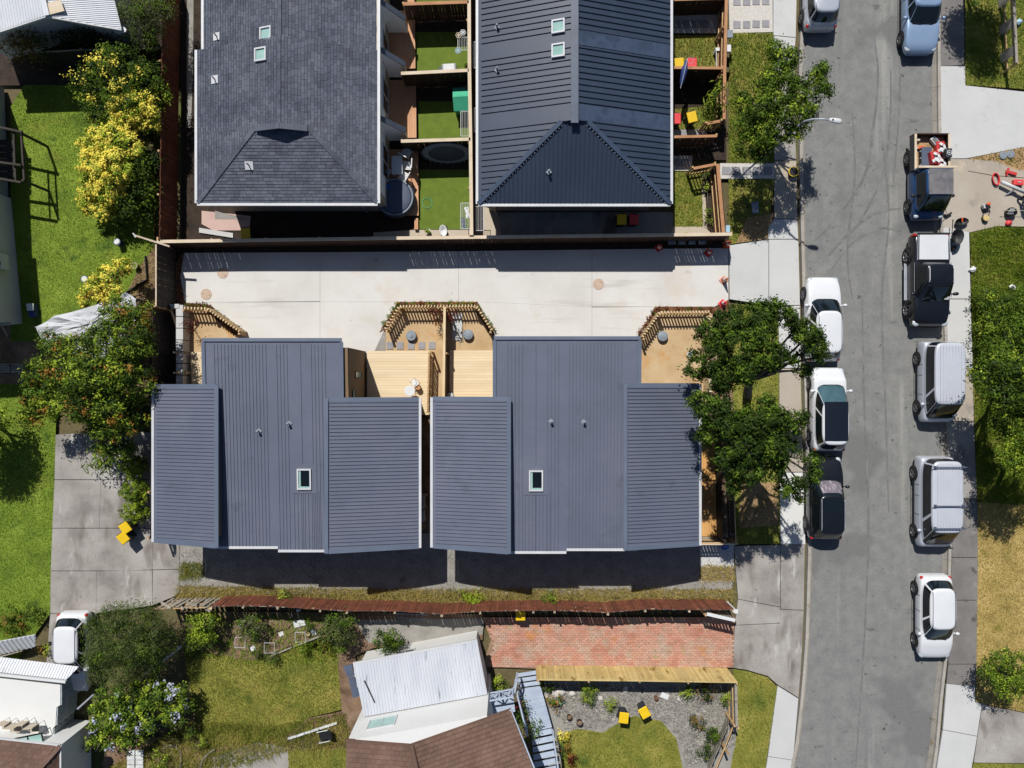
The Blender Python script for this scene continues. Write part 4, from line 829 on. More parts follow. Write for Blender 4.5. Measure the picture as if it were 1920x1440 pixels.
# ---- neighbour: bottom middle, white walls, tin lean-to, brown tiles
def bottom_house():
    root = thing('house', 'white walled house with tin lean-to and brown tiled roof at the bottom', 'house', P(800, 1330)); z0 = 2.3; zt = 4.75
    c = [P(662, 1246, z0), P(895, 1202, z0), P(914, 1302, z0 + .35), P(683, 1344, z0 + .35)]
    pl = Plane(c, (0, 1)); b = MB(); pl.slab(b, .05); n = 42; d = (pl.hi[0] - pl.lo[0]) / n; pl.ribs(b, [pl.lo[0] + d * (i + .5) for i in range(n)], d * .5, .022, m0=.02, m1=.02); b.build('lean_to_roof', m_oldroof, root)
    MB().beam(c[0] + Vector((0, .04, -.04)), c[1] + Vector((0, .04, -.04)), .1, .1).build('gutter', m_gutter, root)
    u = (c[1] - c[0]).normalized(); u.z = 0; u.normalize(); n_ = Vector((-u.y, u.x, 0))
    a, e = c[0] + u * .15 - n_ * .25, c[1] - u * .15 - n_ * .25; a.z = e.z = 0
    f, g = c[2] - u * .1, c[3] + u * .1
    MB().prism([(a.x, a.y), (e.x, e.y), (f.x, f.y), (g.x, g.y)], 0, z0 - .06).build('lean_to_wall', m_wwall, root)
    m = a.lerp(e, .38); window(root, (m.x, m.y, 1.4), 1.0, .8, n_, m_gutter, m_glass)
    A, B = P(684, 1345, z0 + .3), P(914, 1303, z0 + .3); ex = (B - A).normalized(); A2 = A - ex * .35; B2 = B + ex * .05; back = -n_ * 7
    MB().prism([(A2.x, A2.y), (B2.x, B2.y), (B2.x + back.x, B2.y + back.y), (A2.x + back.x, A2.y + back.y)], 0, zt).build('upper_wall', m_wwall, root)
    m = A.lerp(B, .17); window(root, (m.x, m.y, 3.55), 1.35, 1.0, n_, m_gutter, m_glass_s, 1)
    r1 = [P(772, 1398, 4.8), P(958, 1332, 4.8), P(1012, 1470, 5.3), P(800, 1530, 5.65)]; r2 = [P(650, 1389, 4.8), P(772, 1398, 4.8), P(800, 1530, 5.65), P(648, 1530, 5.5)]
    s = MB(); bs = MB()
    for r in (r1, r2): pl = Plane(r, (0, 1)); pl.slab(bs, .08); pl.tiles(s, .2, .26, .055, .006, .0)
    bs.build('roof', m_tile, root); s.build('roof_tiles', m_tile, root)['kind'] = 'stuff'
    MB().tube([P(772, 1398, 4.85), P(800, 1530, 5.72)], .11, 8).build('hip_cap', m_tile, root)
    MB().beam(P(957, 1330, 4.76), P(1013, 1470, 5.22), .1, .12).build('gutter', m_bluewood, root); MB().beam(P(770, 1396, 4.75), P(958, 1330, 4.75), .09, .1).build('gutter', m_tile, root); MB().beam(P(648, 1387, 4.75), P(770, 1396, 4.75), .09, .1).build('gutter', m_tile, root)
    # concrete porch and dark solar panel at the left of the lean-to
    MB().prism(PL([(662, 1260), (690, 1256), (712, 1350), (690, 1362)], .5), 0, .5).build('porch', m_conc_pale, root)
    for i, q in enumerate(([(643, 1250), (660, 1246), (664, 1268), (652, 1271)], [(653, 1273), (665, 1270), (675, 1305), (662, 1309)])): MB().prism(PL(q, 2.2), 2.1, 2.2).build('canopy_panel', m_spa, root)
    cpl = P(705, 1290, 2.6); MB().beam(P(683, 1276, 2.52), P(703, 1318, 2.6), .05, .03).build('roof_pipe', m_black, root)
    # painted timber landing, walkway and stairs
    st = thing('timber_stairs', 'pale blue painted timber walkway and stairs beside the tiled roof', 'stairs', P(1000, 1330))
    def boards(q, z, n, nm='tread', dz=0.0, mat=m_bluewood):
        A, B, C_, D = [P(*p, z) for p in q]                # A-B first edge, D-C last edge
        for i in range(n):
            t0, t1 = i / n, (i + .9) / n; w = [A.lerp(D, t0), B.lerp(C_, t0), B.lerp(C_, t1), A.lerp(D, t1)]
            MB().prism([(p.x, p.y) for p in w], z + dz * i - .04, z + dz * i).build(nm, mat, st)
    boards([(971, 1263), (1008, 1257), (1013, 1288), (972, 1293)], .15, 4, 'tread', .14)
    boards([(972, 1294), (1014, 1288), (1035, 1364), (1000, 1372)], .72, 20, 'board')
    boards([(996, 1374), (1034, 1366), (1046, 1462), (1006, 1470)], .75, 9, 'tread', .17)
    boards([(912, 1300), (962, 1291), (966, 1335), (914, 1342)], 1.9, 9, 'board')
    rl = MB()
    def rail(a, b, z, h, k=3):
        A, B = P(*a, z), P(*b, z); up = Vector((0, 0, h))
        rl.beam(A + up, B + up, .07, .05); rl.beam(A + up * .1, B + up * .1, .05, .05)
        for i in range(k + 1): p = A.lerp(B, i / k); rl.beam(p, p + up, .08, .08)
        for i in range(k):
            p, q = A.lerp(B, i / k), A.lerp(B, (i + 1) / k); rl.beam(p + up * .1, q + up, .04, .05); rl.beam(p + up, q + up * .1, .04, .05)
    rail((912, 1299), (961, 1291), 1.9, .95, 2); rail((963, 1290), (969, 1262), 1.2, .95, 2); rail((970, 1290), (988, 1362), 1.4, .9, 4); rail((1036, 1368), (1050, 1462), 1.3, .7, 3)
    rl.build('railing', m_bluewood, st)
    for q in ((980, 1300), (1008, 1296), (1010, 1355), (1030, 1360)): p = P(*q, .7); MB().box((p.x, p.y, .34), (.09, .09, .68)).build('post', m_bluewood, st)
bottom_house()

# ------------------------------------------------------------------ fences
def fence(label, pts, h, mat, cap=None, pw=.10, gp=.006, th=.02, rails=(.35, 1.0, 1.6), side=1, name='paling_fence', cat='fence', z0=0.0, posts=True, rmat=None, jit=.012, world=False, capw=.13, piece='paling', lean=0.0, top=True, group=None):
    """pts: photo pixels of the fence top line; palings, rails, posts and cap are children"""
    W_ = [Vector(p) for p in (pts if world else [XY(*p, h + z0 if top else z0) for p in pts])]
    mid = W_[len(W_) // 2]; root = thing(name, label, cat, (mid.x, mid.y, z0), 0, group); rmat = rmat or m_rail
    me = MB().box((0, 0, h / 2), (pw, th, h)).mesh(piece, mat); pme = MB().box((0, 0, (h - .02) / 2), (.09, .09, h - .02)).mesh('post', rmat)
    for a, b in zip(W_[:-1], W_[1:]):
        d = b - a; L = d.length; u = d / L; n = Vector((-u.y, u.x)) * side; ang = math.atan2(d.y, d.x); k = max(1, int(L / (pw + gp)))
        for i in range(k):
            p = a + u * ((i + .5) * L / k); p = p + n * R.uniform(0, jit * .3)
            part(piece, me, root, (p.x - mid.x, p.y - mid.y, R.uniform(-jit, jit) * .6), (R.uniform(-jit, jit) + lean * side, 0, ang + R.uniform(-jit, jit) * .5))
        for rz in rails:
            if rz < h: MB().beam((a.x + n.x * .045, a.y + n.y * .045, z0 + rz), (b.x + n.x * .045, b.y + n.y * .045, z0 + rz), .05, .08).build('rail', rmat, root)
        if posts:
            m_ = max(1, round(L / 2.4))
            for i in range(m_ + 1):
                p = a + u * (L * i / m_) + n * .115; part('post', pme, root, (p.x - mid.x, p.y - mid.y, 0), (0, 0, ang))
        if cap: MB().beam((a.x + n.x * .02, a.y + n.y * .02, z0 + h + .03), (b.x + n.x * .02, b.y + n.y * .02, z0 + h + .03), capw, .035).build('cap', cap, root)
    return root
fence('tall brown stained paling fence left of the shingled house', [(306, -60), (302, 200), (299, 446)], 1.8, m_brown_f, None, .14, .002, side=-1)
fence('long dark paling fence with pale cap along the shared driveway', [(295, 454), (700, 448), (1040, 444), (1372, 440)], 1.6, m_dark_f, m_cap, .15, .008, side=1, capw=.16)
fence('dark paling fence at the left end of the shared driveway', [(294, 455), (294, 574)], 2.0, m_black_f, m_cap, .15, .002, side=-1, capw=.06)
fence('dark paling fence running down behind the mixed tree', [(286, 576), (281, 1010)], 1.8, m_black_f, None, .15, .002, side=-1)
fence('timber boundary fence with pale cap behind the four artificial lawns', [(880, -60), (881, 133), (883, 262), (885, 441)], 1.7, m_brown_f, m_cap, .15, .006, side=-1, capw=.17)
fence('timber fence between the two uppermost artificial lawns', [(756, 9), (879, 5)], 1.7, m_dark_f, m_cap_br, .15, .002, side=1, capw=.16)
fence('timber fence above the green playhouse', [(752, 139), (879, 133)], 1.7, m_dark_f, m_cap, .15, .002, side=1, capw=.16)
fence('timber fence above the tipped trampoline', [(752, 266), (882, 262)], 1.7, m_dark_f, m_cap, .15, .002, side=1, capw=.16)
fence('timber fence across the yard at the top right', [(1262, 1), (1362, -2)], 1.5, m_dark_f, m_cap_br, .15, .002, side=1)
fence('timber fence below the upper pair of bins', [(1262, 128), (1355, 129)], 1.5, m_dark_f, m_cap_br, .15, .002, side=1)
fence('timber fence below the lower pair of bins', [(1260, 258), (1344, 256)], 1.5, m_dark_f, m_cap_br, .15, .002, side=1)
fence('timber street fence along the upper berm', [(1364, -60), (1361, 50), (1359, 140), (1358, 224)], 1.5, m_brown_f, m_cap_br, .15, .006, side=-1, capw=.15)
fence('timber street fence running down to the driveway corner', [(1346, 308), (1357, 438)], 1.5, m_brown_f, m_cap_br, .15, .006, side=-1, capw=.17)
fence('slatted timber gate beside the lower yellow bin', [(1325, 233), (1360, 226)], 1.3, m_brown_f, m_cap_br, .06, .09, rails=(.25, 1.1), side=1, name='slatted_gate', cat='gate', piece='slat', posts=True, lean=.0)
fence('slatted timber gate above the corner lawn', [(1300, 317), (1342, 309)], 1.3, m_brown_f, m_cap_br, .06, .09, rails=(.25, 1.1), side=1, name='slatted_gate', cat='gate', piece='slat')
BT = dict(pw=.05, gp=.105, th=.11, rails=(.2, .85), name='batten_fence', piece='batten', posts=True, jit=.004)
fence('pale batten fence of the left yard', [(343, 577), (387, 578), (450, 622)], 1.05, m_pine, None, side=-1, **BT)
fence('pale batten fence round the middle yard', [(721, 618), (748, 574), (893, 573), (923, 620)], 1.05, m_pine, None, side=-1, **BT)
fence('pale batten fence of the right yard', [(1204, 633), (1238, 585), (1332, 584)], 1.05, m_pine, None, side=-1, **BT)
fence('pale capped fence dividing the middle yard', [(833, 576), (831, 748)], 1.5, m_dirt if False else m_rail, m_pine, .14, .01, side=1, capw=.12)
fence('slatted pine screen at the edge of the left pine deck', [(803, 660), (800, 775)], 1.35, m_deck_warm, None, .06, .07, rails=(.3, 1.2), side=1, name='slatted_screen', cat='screen', piece='slat')
fence('low timber fence along the street side of the right house', [(1330, 690), (1331, 735)], 1.2, m_pine, m_cap, .14, .01, side=1)
fence('dark batten fence under the large street trees', [(1368, 735), (1379, 1020)], 1.2, m_black_f, m_rail, .07, .06, rails=(.25, 1.0), side=1, piece='batten', name='batten_fence', capw=.05)
fence('dark fence between the warm deck and the street trees', [(1350, 740), (1356, 1015)], 1.4, m_black_f, None, .14, .01, side=1)
fence('short capped fence at the south end of the warm deck', [(1313, 1021), (1379, 1021)], 1.2, m_black_f, m_cap, .14, .01, side=1, capw=.07)
fence('long weathered reddish-brown paling fence below the grey-roofed houses', [(395, 1137), (455, 1135), (520, 1137), (600, 1142), (650, 1145), (740, 1145), (828, 1151), (900, 1146), (1000, 1144), (1040, 1144), (1140, 1148), (1210, 1142), (1376, 1143)], 1.75, m_brown_f, None, .145, .006, side=-1, jit=.02, rmat=m_cap)
ff = fence('broken old grey fence lying over at the left end of the brown fence', [(290, 1141), (392, 1138)], 1.7, m_wgrey, None, .16, .07, side=-1, jit=.05)
for i in range(4): a = P(300 + i * 24, 1130 + (i % 2) * 4, 1.0); MB().beam((a.x, a.y, .9), (a.x + .9, a.y + R.uniform(-.1, .3), 1.75), .12, .03).build('loose_board', m_wgrey, ff)
fence('new yellow paling fence above the gravel garden', [(1008, 1273), (1200, 1275), (1382, 1278)], 1.72, m_pine_y, m_pine_y, .105, .004, side=-1, capw=.07)
fence('grey weathered fence down the right of the gravel garden', [(1380, 1280), (1382, 1362)], 1.5, m_wgrey, m_wgrey, .14, .006, side=-1)
fence('leaning weathered grey gate panels in the lower right of the gravel garden', [(1381, 1364), (1362, 1412), (1342, 1460)], 1.5, m_wgrey, None, .15, .006, side=1, lean=.28)
fence('dark fence with pale rail in the top left corner', [(60, 100), (150, 95), (304, 91)], 1.6, m_black_f, m_wgrey, .15, .012, side=1, capw=.05)
fence('timber rail fence at the right edge of the top right grass', [(1898, -40), (1905, 118)], 1.1, m_wgrey, m_wgrey, .5, .9, rails=(.4, .9), side=1, name='rail_fence', piece='picket')
fence('gate pickets at the street end of the brown fence', [(1325, 1150), (1378, 1162)], 1.6, m_wgrey, m_white, .12, .05, side=-1, name='picket_gate', cat='gate', piece='picket', capw=.16)

# concrete retaining wall left of the first house
rw = thing('retaining_wall', 'pale concrete retaining wall left of the first grey-roofed house', 'wall', P(338, 640))
for i in range(7): MB().prism(PL([(330, 572 + i * 22), (343, 572 + i * 22), (343, 592.5 + i * 22), (330, 592.5 + i * 22)], .8), 0, .8 + R.uniform(-.004, .004)).build('panel', m_conc_pale, rw)
MB().prism(PL([(317, 570), (336, 570), (336, 577), (322, 579)], .8), 0, .83).build('end_cap', m_conc_pale, rw)
# timber props bracing it
for i, (y, lb) in enumerate(((661, 'upper timber prop behind the small left deck'), (699, 'lower timber prop behind the small left deck'))):
    t = thing('timber_prop', lb, 'prop', P(330, y)); MB().beam(P(327, y, .9), P(357, y, .5), .09, .09).build('brace', m_rail, t); MB().tube([P(326, y, 0), P(326, y, 1.1)], .05, 8).build('stake', m_gutter, t)

# ------------------------------------------------------------------ decks
def deck(label, q, z, mat, n, along=True, drop=.12, mat2=None):
    A, B, C_, D = [Vector((*XY(*p, z), 0)) for p in q]; mid = (A + C_) / 2; root = thing('deck', label, 'deck', (mid.x, mid.y, 0))
    if not along: A, B, C_, D = A, D, C_, B
    for i in range(n):
        t0, t1 = i / n, (i + 1) / n - .006 / max(.01, (D - A).length); w = [A.lerp(D, t0), B.lerp(C_, t0), B.lerp(C_, t1), A.lerp(D, t1)]
        MB().prism([(p.x, p.y) for p in w], z - .03, z + R.uniform(-.0015, .0015)).build('board', mat, root)
    MB().prism([(p.x, p.y) for p in [A.lerp(C_, .01), B.lerp(D, .01), C_.lerp(A, .01), D.lerp(B, .01)]], z - .16, z - .034).build('joists', m_rail, root)
    return root
deck('small pale pine deck at the left of the first grey-roofed house', [(357, 660), (400, 660), (400, 735), (360, 735)], .3, m_deck_new, 15)
deck('wide pale pine deck between the houses with the round white table', [(688, 658), (804, 658), (804, 778), (688, 778)], .3, m_deck_new, 24)
deck('pale pine deck beside the second grey-roofed house', [(843, 657), (945, 657), (945, 765), (843, 765)], .3, m_deck_new, 21)
deck('warm brown deck under the street tree shade', [(1300, 790), (1347, 790), (1349, 1006), (1302, 1006)], .3, m_deck_warm, 10, along=False)
deck('dark weathered end deck beside the warm brown deck', [(1302, 1007), (1349, 1007), (1350, 1019), (1302, 1019)], .28, m_wgrey, 3)
deck('shaded deck strip with orange boards at the top edge', [(754, -60), (776, -60), (777, 4), (757, 6)], .3, m_deck_or, 5, along=False)
deck('narrow orange deck edge above the grey box', [(714, 20), (778, 20), (779, 128), (720, 130)], .25, m_deck_or, 14, along=False)
deck('orange deck left of the green playhouse lawn', [(714, 150), (780, 150), (781, 258), (722, 260)], .3, m_deck_or, 14, along=False)
deck('orange deck with the spa pool', [(716, 280), (784, 280), (785, 404), (722, 404)], .25, m_deck_or, 14, along=False)
deck('short orange deck step at the corner of the artificial lawn', [(777, 409), (784, 409), (784, 430), (777, 430)], .2, m_deck_or, 2, along=False)
# loose brick paving
bp = sheet('brick_paving', [(905, 1157), (1376, 1157), (1378, 1252), (1010, 1254), (905, 1250), (920, 1200)], -.008, m_bjoint, 'red brick paved drive below the brown fence')
x0, y1 = XY(905, 1157); x1, y0 = XY(1376, 1253); b = MB(); y = y0; j = 0
poly = PL([(908, 1158), (1375, 1158), (1377, 1252), (1010, 1253), (918, 1250), (926, 1205)])
cen = []
while y < y1:
    x = x0 - (.12 if j % 2 else 0)
    while x < x1: cen.append((x, y)); x += .24
    y += .118; j += 1
cen = np.array(cen); cen = cen[inpoly(cen, poly)]
for (x, y) in cen: b.box((x, y, .0 + R.uniform(-.006, .006)), (.228, .106, .04), R.uniform(-.02, .02))
tag(b.build('brick', m_brick, bp, world=False), kind='stuff')
# ------------------------------------------------------------------ foliage
def leaves(blobs, dens, ll, lw, nmat, weights, cl=28, cr=.30, up=.55, seed=1, flush=None):
    """leaf mesh arrays: blobs (x, y, z, r[, squash]); clumps of leaves round each blob surface. flush(dirs, rng)->material index or None"""
    g = np.random.default_rng(seed); Vs = []; Ms = []
    for bi, bl in enumerate(blobs):
        x, y, z, r = bl[:4]; sq = bl[4] if len(bl) > 4 else .75
        nc = max(4, int(dens * r * r * 42))
        d = g.normal(size=(nc, 3)); d[:, 2] += .35; d /= np.linalg.norm(d, axis=1)[:, None]
        rad = r * g.uniform(.45, 1.0, nc) ** .6
        lump = 1 + .16 * np.sin(d[:, 0] * 5 + bi) * np.cos(d[:, 1] * 4 - bi)
        cc = np.array([x, y, z]) + d * (rad * lump)[:, None] * np.array([1, 1, sq])
        n = nc * cl; ci = np.repeat(np.arange(nc), cl)
        off = g.normal(size=(n, 3)) * cr * g.uniform(.5, 1.0, n)[:, None] * np.array([1, 1, .7])
        c = cc[ci] + off
        nr = off / (np.linalg.norm(off, axis=1)[:, None] + 1e-6) * .8 + d[ci] * .45 + np.array([0, 0, up]) + g.normal(size=(n, 3)) * .45
        nr /= np.linalg.norm(nr, axis=1)[:, None]
        t = np.cross(nr, g.normal(size=(n, 3))); t /= np.linalg.norm(t, axis=1)[:, None] + 1e-6; s = np.cross(nr, t)
        L = (ll * g.uniform(.5, 1.4, n))[:, None]; Wd = (lw * g.uniform(.7, 1.2, n))[:, None]
        V = np.stack([c - t * L * .5, c + s * Wd * .5 + nr * L * .06, c + t * L * .5 - nr * L * .08, c - s * Wd * .5 + nr * L * .06], 1)
        Vs.append(V.reshape(-1, 3))
        mi = g.choice(len(weights), nc, p=np.array(weights) / sum(weights))[ci]
        if flush is not None:
            fm = flush(cc, d, g, bi); fm = fm[ci]; mi = np.where(fm >= 0, fm, mi)
        Ms.append(mi)
    V = np.concatenate(Vs); Mi = np.concatenate(Ms); Fc = np.arange(len(V)).reshape(-1, 4)
    return V, Fc, Mi

def plant(name, label, cat, base, blobs, mats, weights=None, dens=1.0, ll=.16, lw=.08, cl=26, cr=.26, up=.55, trunk=.12, seed=1, flush=None, group=None, limbs=True, bark=None, stems=1):
    """tree or shrub: base pixel on the ground, blobs (px, py, z, radius in m[, squash]) at the place where the photo shows them"""
    B = P(*base); root = thing(name, label, cat, (B.x, B.y, 0), 0, group); weights = weights or [1] * len(mats)
    wb = []
    for b in blobs:
        p = P(b[0], b[1], b[2]); wb.append((p.x, p.y, b[2], b[3]) + tuple(b[4:]))
    V, Fc, Mi = leaves(wb, dens, ll, lw, len(mats), weights, cl, cr, up, seed, flush)
    V[:, 2] = np.maximum(V[:, 2], .03)
    V = V - np.array([B.x, B.y, 0]); o = bpy.data.objects.new('crown', fmesh('crown', V, Fc, mats, Mi)); COL.objects.link(o); o.parent = root
    if limbs:
        t = MB(); rr = random.Random(seed); top = sum(b[2] for b in wb) / len(wb); cx = sum(b[0] for b in wb) / len(wb); cy = sum(b[1] for b in wb) / len(wb)
        fk = Vector((B.x * .6 + cx * .4, B.y * .6 + cy * .4, max(.3, top * .42))); mid = Vector((B.x, B.y, 0)).lerp(fk, .5) + Vector((rr.uniform(-.1, .1), rr.uniform(-.1, .1), 0))
        t.tube([(B.x, B.y, -.05), mid, fk], [trunk * 1.25, trunk, trunk * .85], 8); 
        for b in wb:
            e = Vector(b[:3]); m1 = fk.lerp(e, .45) + Vector((rr.uniform(-.25, .25), rr.uniform(-.25, .25), rr.uniform(0, .3))) * min(1, trunk * 6)
            t.tube([fk, m1, e], [trunk * .55, trunk * .36, trunk * .14], 6)
            for k in range(2):
                q = e + Vector((rr.uniform(-1, 1), rr.uniform(-1, 1), rr.uniform(-.1, .5))) * b[3] * .8; t.tube([m1.lerp(e, .6), q], [trunk * .2, trunk * .06], 5)
        t.build('trunk', bark or m_trunk, root, smooth=True)
    return root

def fl_side(mi, thr=.15, prob=.9, vec=(-.45, .35, .8)):
    """young leaf flush on the outer shoots that face vec (sunward: partly real young leaf, partly sunlight put into the colour)"""
    v = np.array(vec) / np.linalg.norm(vec)
    def f(cc, d, g, bi): s = d @ v + g.normal(size=len(d)) * .25; return np.where((s > thr) & (g.random(len(d)) < prob), mi, -1)
    return f

# --- large street trees
plant('street_tree', 'large broad dark green street tree beside the white cars, upper of the two', 'tree', (1402, 742),
      [(1338, 628, 6.0, 0.72), (1380, 603, 6.5, 0.77), (1425, 592, 6.8, 0.72), (1462, 592, 6.8, 0.67), (1345, 665, 6.0, 0.77), (1392, 650, 7.0, 0.82), (1430, 632, 7.0, 0.67), (1440, 668, 6.8, 0.67), (1365, 705, 6.2, 0.72), (1400, 695, 7.0, 0.62), (1330, 692, 5.5, 0.43), (1494, 612, 6.2, 0.43), (1518, 628, 6.4, 0.62), (1530, 652, 6.2, 0.53), (1538, 668, 6.0, 0.34), (1468, 662, 5.7, 0.34), (1493, 672, 5.6, 0.31), (1503, 694, 5.2, 0.36), (1304, 668, 5.2, 0.29), (1287, 696, 5.1, 0.25), (1307, 704, 5.1, 0.23), (1352, 718, 5.7, 0.48)],
      [l_dark, l_mid], [2.4, 1.0], dens=1.75, ll=.15, lw=.075, cl=48, cr=.15, up=.3, trunk=.20, seed=3)
plant('street_tree', 'large broad dark green street tree beside the black car, lower of the two', 'tree', (1424, 842),
      [(1318, 755, 6.0, 0.53), (1345, 775, 6.5, 0.72), (1335, 812, 6.0, 0.62), (1372, 800, 6.8, 0.67), (1410, 790, 7.4, 0.72), (1450, 788, 7.4, 0.67), (1478, 800, 6.8, 0.53), (1500, 782, 6.2, 0.38), (1400, 838, 7.1, 0.77), (1445, 835, 7.1, 0.72), (1475, 845, 6.5, 0.53), (1368, 862, 6.5, 0.67), (1410, 880, 6.8, 0.62), (1380, 905, 6.0, 0.48), (1455, 880, 6.2, 0.48), (1470, 915, 5.4, 0.38), (1500, 905, 5.7, 0.40), (1522, 862, 6.0, 0.36), (1526, 893, 6.0, 0.40), (1435, 755, 6.5, 0.38), (1495, 935, 5.1, 0.27)],
      [l_dark, l_mid], [2.4, 1.0], dens=1.75, ll=.15, lw=.075, cl=48, cr=.15, up=.3, trunk=.17, seed=5)
plant('street_tree', 'loose mid green street tree on the top berm beside the lamp', 'tree', (1440, 235),
      [(1456, 98, 4.2, .5), (1484, 108, 4.2, .5), (1462, 130, 4.4, .45), (1440, 165, 4.4, .6), (1475, 155, 4.6, .5), (1500, 170, 4.6, .55), (1530, 142, 4.4, .5), (1546, 128, 4.2, .35), (1540, 172, 4.4, .45), (1512, 205, 4.4, .55), (1470, 205, 4.8, .7), (1430, 205, 4.6, .65), (1400, 235, 4.0, .6), (1440, 250, 4.4, .65), (1480, 245, 4.4, .5), (1505, 235, 4.2, .35), (1400, 272, 3.8, .5), (1430, 285, 3.8, .5), (1392, 190, 3.6, .4)],
      [l_mid, l_dark, l_lime], [2, 1.3, .4], dens=1.75, ll=.15, lw=.07, cl=44, cr=.16, up=.3, trunk=.12, seed=9)
# --- golden shrubs and the mixed tree on the west side
plant('flowering_shrub', 'large rounded green shrub with pale yellow tips, top of the golden row', 'shrub', (235, 190),
      [(170, 160, 2.2, 1.0), (200, 120, 2.4, 1.0), (235, 130, 2.6, 1.1), (275, 150, 2.4, .95), (190, 205, 2.0, .9), (235, 180, 2.6, 1.0), (300, 180, 2.0, .7), (190, 235, 1.6, .7), (285, 240, 1.4, .6)], [l_dark, l_mid, l_lime, l_gold], [2.2, 2, .35, 0.001], dens=1.3, ll=.12, lw=.07, cl=30, cr=.17, seed=12, flush=fl_side(3, .95, .8))
plant('golden_shrub', 'dense golden leaved dome shrub in front of the large green shrub', 'shrub', (262, 225),
      [(232, 205, 2.3, .75), (262, 200, 2.5, .8), (248, 222, 2.3, .7), (280, 225, 2.1, .6), (228, 228, 1.9, .5)], [l_gold, l_lime, l_mid], [3, 1.4, .25], dens=3.4, ll=.11, lw=.075, cl=30, cr=.10, up=.9, seed=13, flush=None)
plant('golden_shrub', 'largest golden shrub, middle of the row along the green lawn', 'shrub', (232, 320),
      [(180, 270, 2.0, .75), (215, 265, 2.3, .85), (245, 275, 2.1, .7), (180, 310, 2.0, .8), (215, 310, 2.5, .9), (170, 350, 1.6, .7), (205, 355, 1.9, .8), (165, 380, 1.2, .55), (195, 395, 1.2, .6)], [l_gold, l_lime, l_mid], [3, 1.4, .25], dens=3.0, ll=.11, lw=.075, cl=32, cr=.11, up=.9, seed=14)
plant('evergreen_shrub', 'dark shaded evergreen shrub between the golden shrub and brown fence', 'shrub', (275, 345), [(262, 320, 1.7, .8), (268, 360, 1.5, .9), (240, 385, 1.3, .8), (285, 300, 1.4, .6), (215, 408, .9, .6), (280, 400, 1.0, .6)], [l_dark, l_mid], [2, .6], dens=.8, ll=.15, lw=.08, seed=15)
plant('golden_shrub', 'golden shrub above the grey shade cloth, lowest of the row', 'shrub', (205, 530), [(228, 498, 1.6, .5), (200, 520, 2.0, .65), (178, 545, 1.9, .6), (210, 555, 1.8, .55), (162, 560, 1.4, .4), (176, 600, 1.4, .45), (165, 625, 1.2, .4)], [l_gold, l_orange, l_lime, l_mid], [3, .4, 1.4, .3], dens=2.6, ll=.11, lw=.075, cl=28, cr=.12, up=.8, seed=16)
plant('mixed_tree', 'wide spreading tree with yellow-green and rust leaves left of the first house', 'tree', (205, 720),
      [(225, 590, 3.6, .9), (260, 600, 3.4, .8), (200, 640, 4.2, 1.0), (245, 650, 4.2, 1.0), (150, 660, 3.8, .9), (110, 655, 3.2, .7), (120, 700, 3.8, 1.0), (80, 700, 3.2, .8), (165, 710, 4.6, 1.1), (215, 700, 4.6, 1.1), (255, 710, 3.8, .9), (70, 740, 3.0, .8), (110, 750, 3.6, .9), (155, 755, 4.2, 1.0), (205, 760, 4.2, .9), (225, 795, 3.6, .8), (190, 800, 3.4, .7), (60, 775, 2.4, .6), (205, 830, 2.8, .6), (235, 840, 2.6, .5), (255, 770, 3.2, .8), (95, 640, 2.8, .5), (265, 640, 3.4, .8)],
      [l_mid, l_lime, l_dark, l_orange], [2.0, 1.5, 1.8, .25], dens=1.7, ll=.14, lw=.075, cl=36, cr=.17, up=.4, trunk=.2, seed=17)
plant('broad_leaf_plant', 'fronded green plant at the driveway edge below the mixed tree', 'plant', (205, 875), [(190, 850, 1.4, .5), (205, 868, 1.2, .45), (178, 872, .9, .4), (215, 850, 1.5, .4)], [l_mid, l_lime], [2, 1], dens=.8, ll=.34, lw=.07, cl=14, cr=.3, seed=18, trunk=.05)
for i, (y, lb) in enumerate(((873, 'clipped lime green ball shrub, top of the three beside the house'), (919, 'clipped lime green ball shrub, middle of the three beside the house'), (958, 'clipped lime green ball shrub, lowest of the three above the yellow bins'))):
    plant('clipped_shrub', lb, 'shrub', (262, y - 4), [(250, y, .85, .62, .9), (258, y + 2, .75, .6, .9)], [l_lime, l_mid], [1.6, 1.0], dens=5.0, ll=.085, lw=.035, cl=34, cr=.07, up=.2, seed=20 + i, group='clipped ball shrubs', trunk=.04)
plant('olive_tree', 'fine leaved grey-green tree in the top left beside the brown fence', 'tree', (272, 60), [(245, 20, 2.6, .7), (285, 15, 2.8, .8), (310, 25, 2.6, .6), (270, 50, 2.4, .7), (250, 78, 2.0, .5), (290, 70, 2.0, .6), (255, -15, 2.6, .7), (300, -20, 2.6, .7)], [l_grey, l_mid], [2, .8], dens=1.5, ll=.12, lw=.035, cl=40, cr=.22, seed=24)
plant('brown_shrub', 'brownish gold shrub below the tin roof in the top left', 'shrub', (55, 88), [(25, 80, 1.5, .6), (50, 70, 1.7, .65), (75, 85, 1.5, .55), (40, 100, 1.2, .5), (68, 100, 1.2, .5)], [l_brown, l_mid, l_dark], [2, .8, .6], dens=1.0, ll=.2, lw=.05, cl=18, seed=25)
plant('dark_shrub', 'shaded dark shrub under the tin roof eave', 'shrub', (190, 70), [(150, 62, 1.0, .6), (180, 75, 1.0, .6), (215, 80, 1.1, .55), (120, 70, .9, .5)], [l_dark], dens=.7, seed=26)
plant('edge_shrub', 'yellow green shrub cut by the left edge', 'shrub', (-10, 795), [(0, 780, 1.6, .45), (5, 800, 1.6, .45), (-5, 830, 1.3, .4)], [l_lime, l_mid], [1.2, 1], dens=1.0, seed=27)
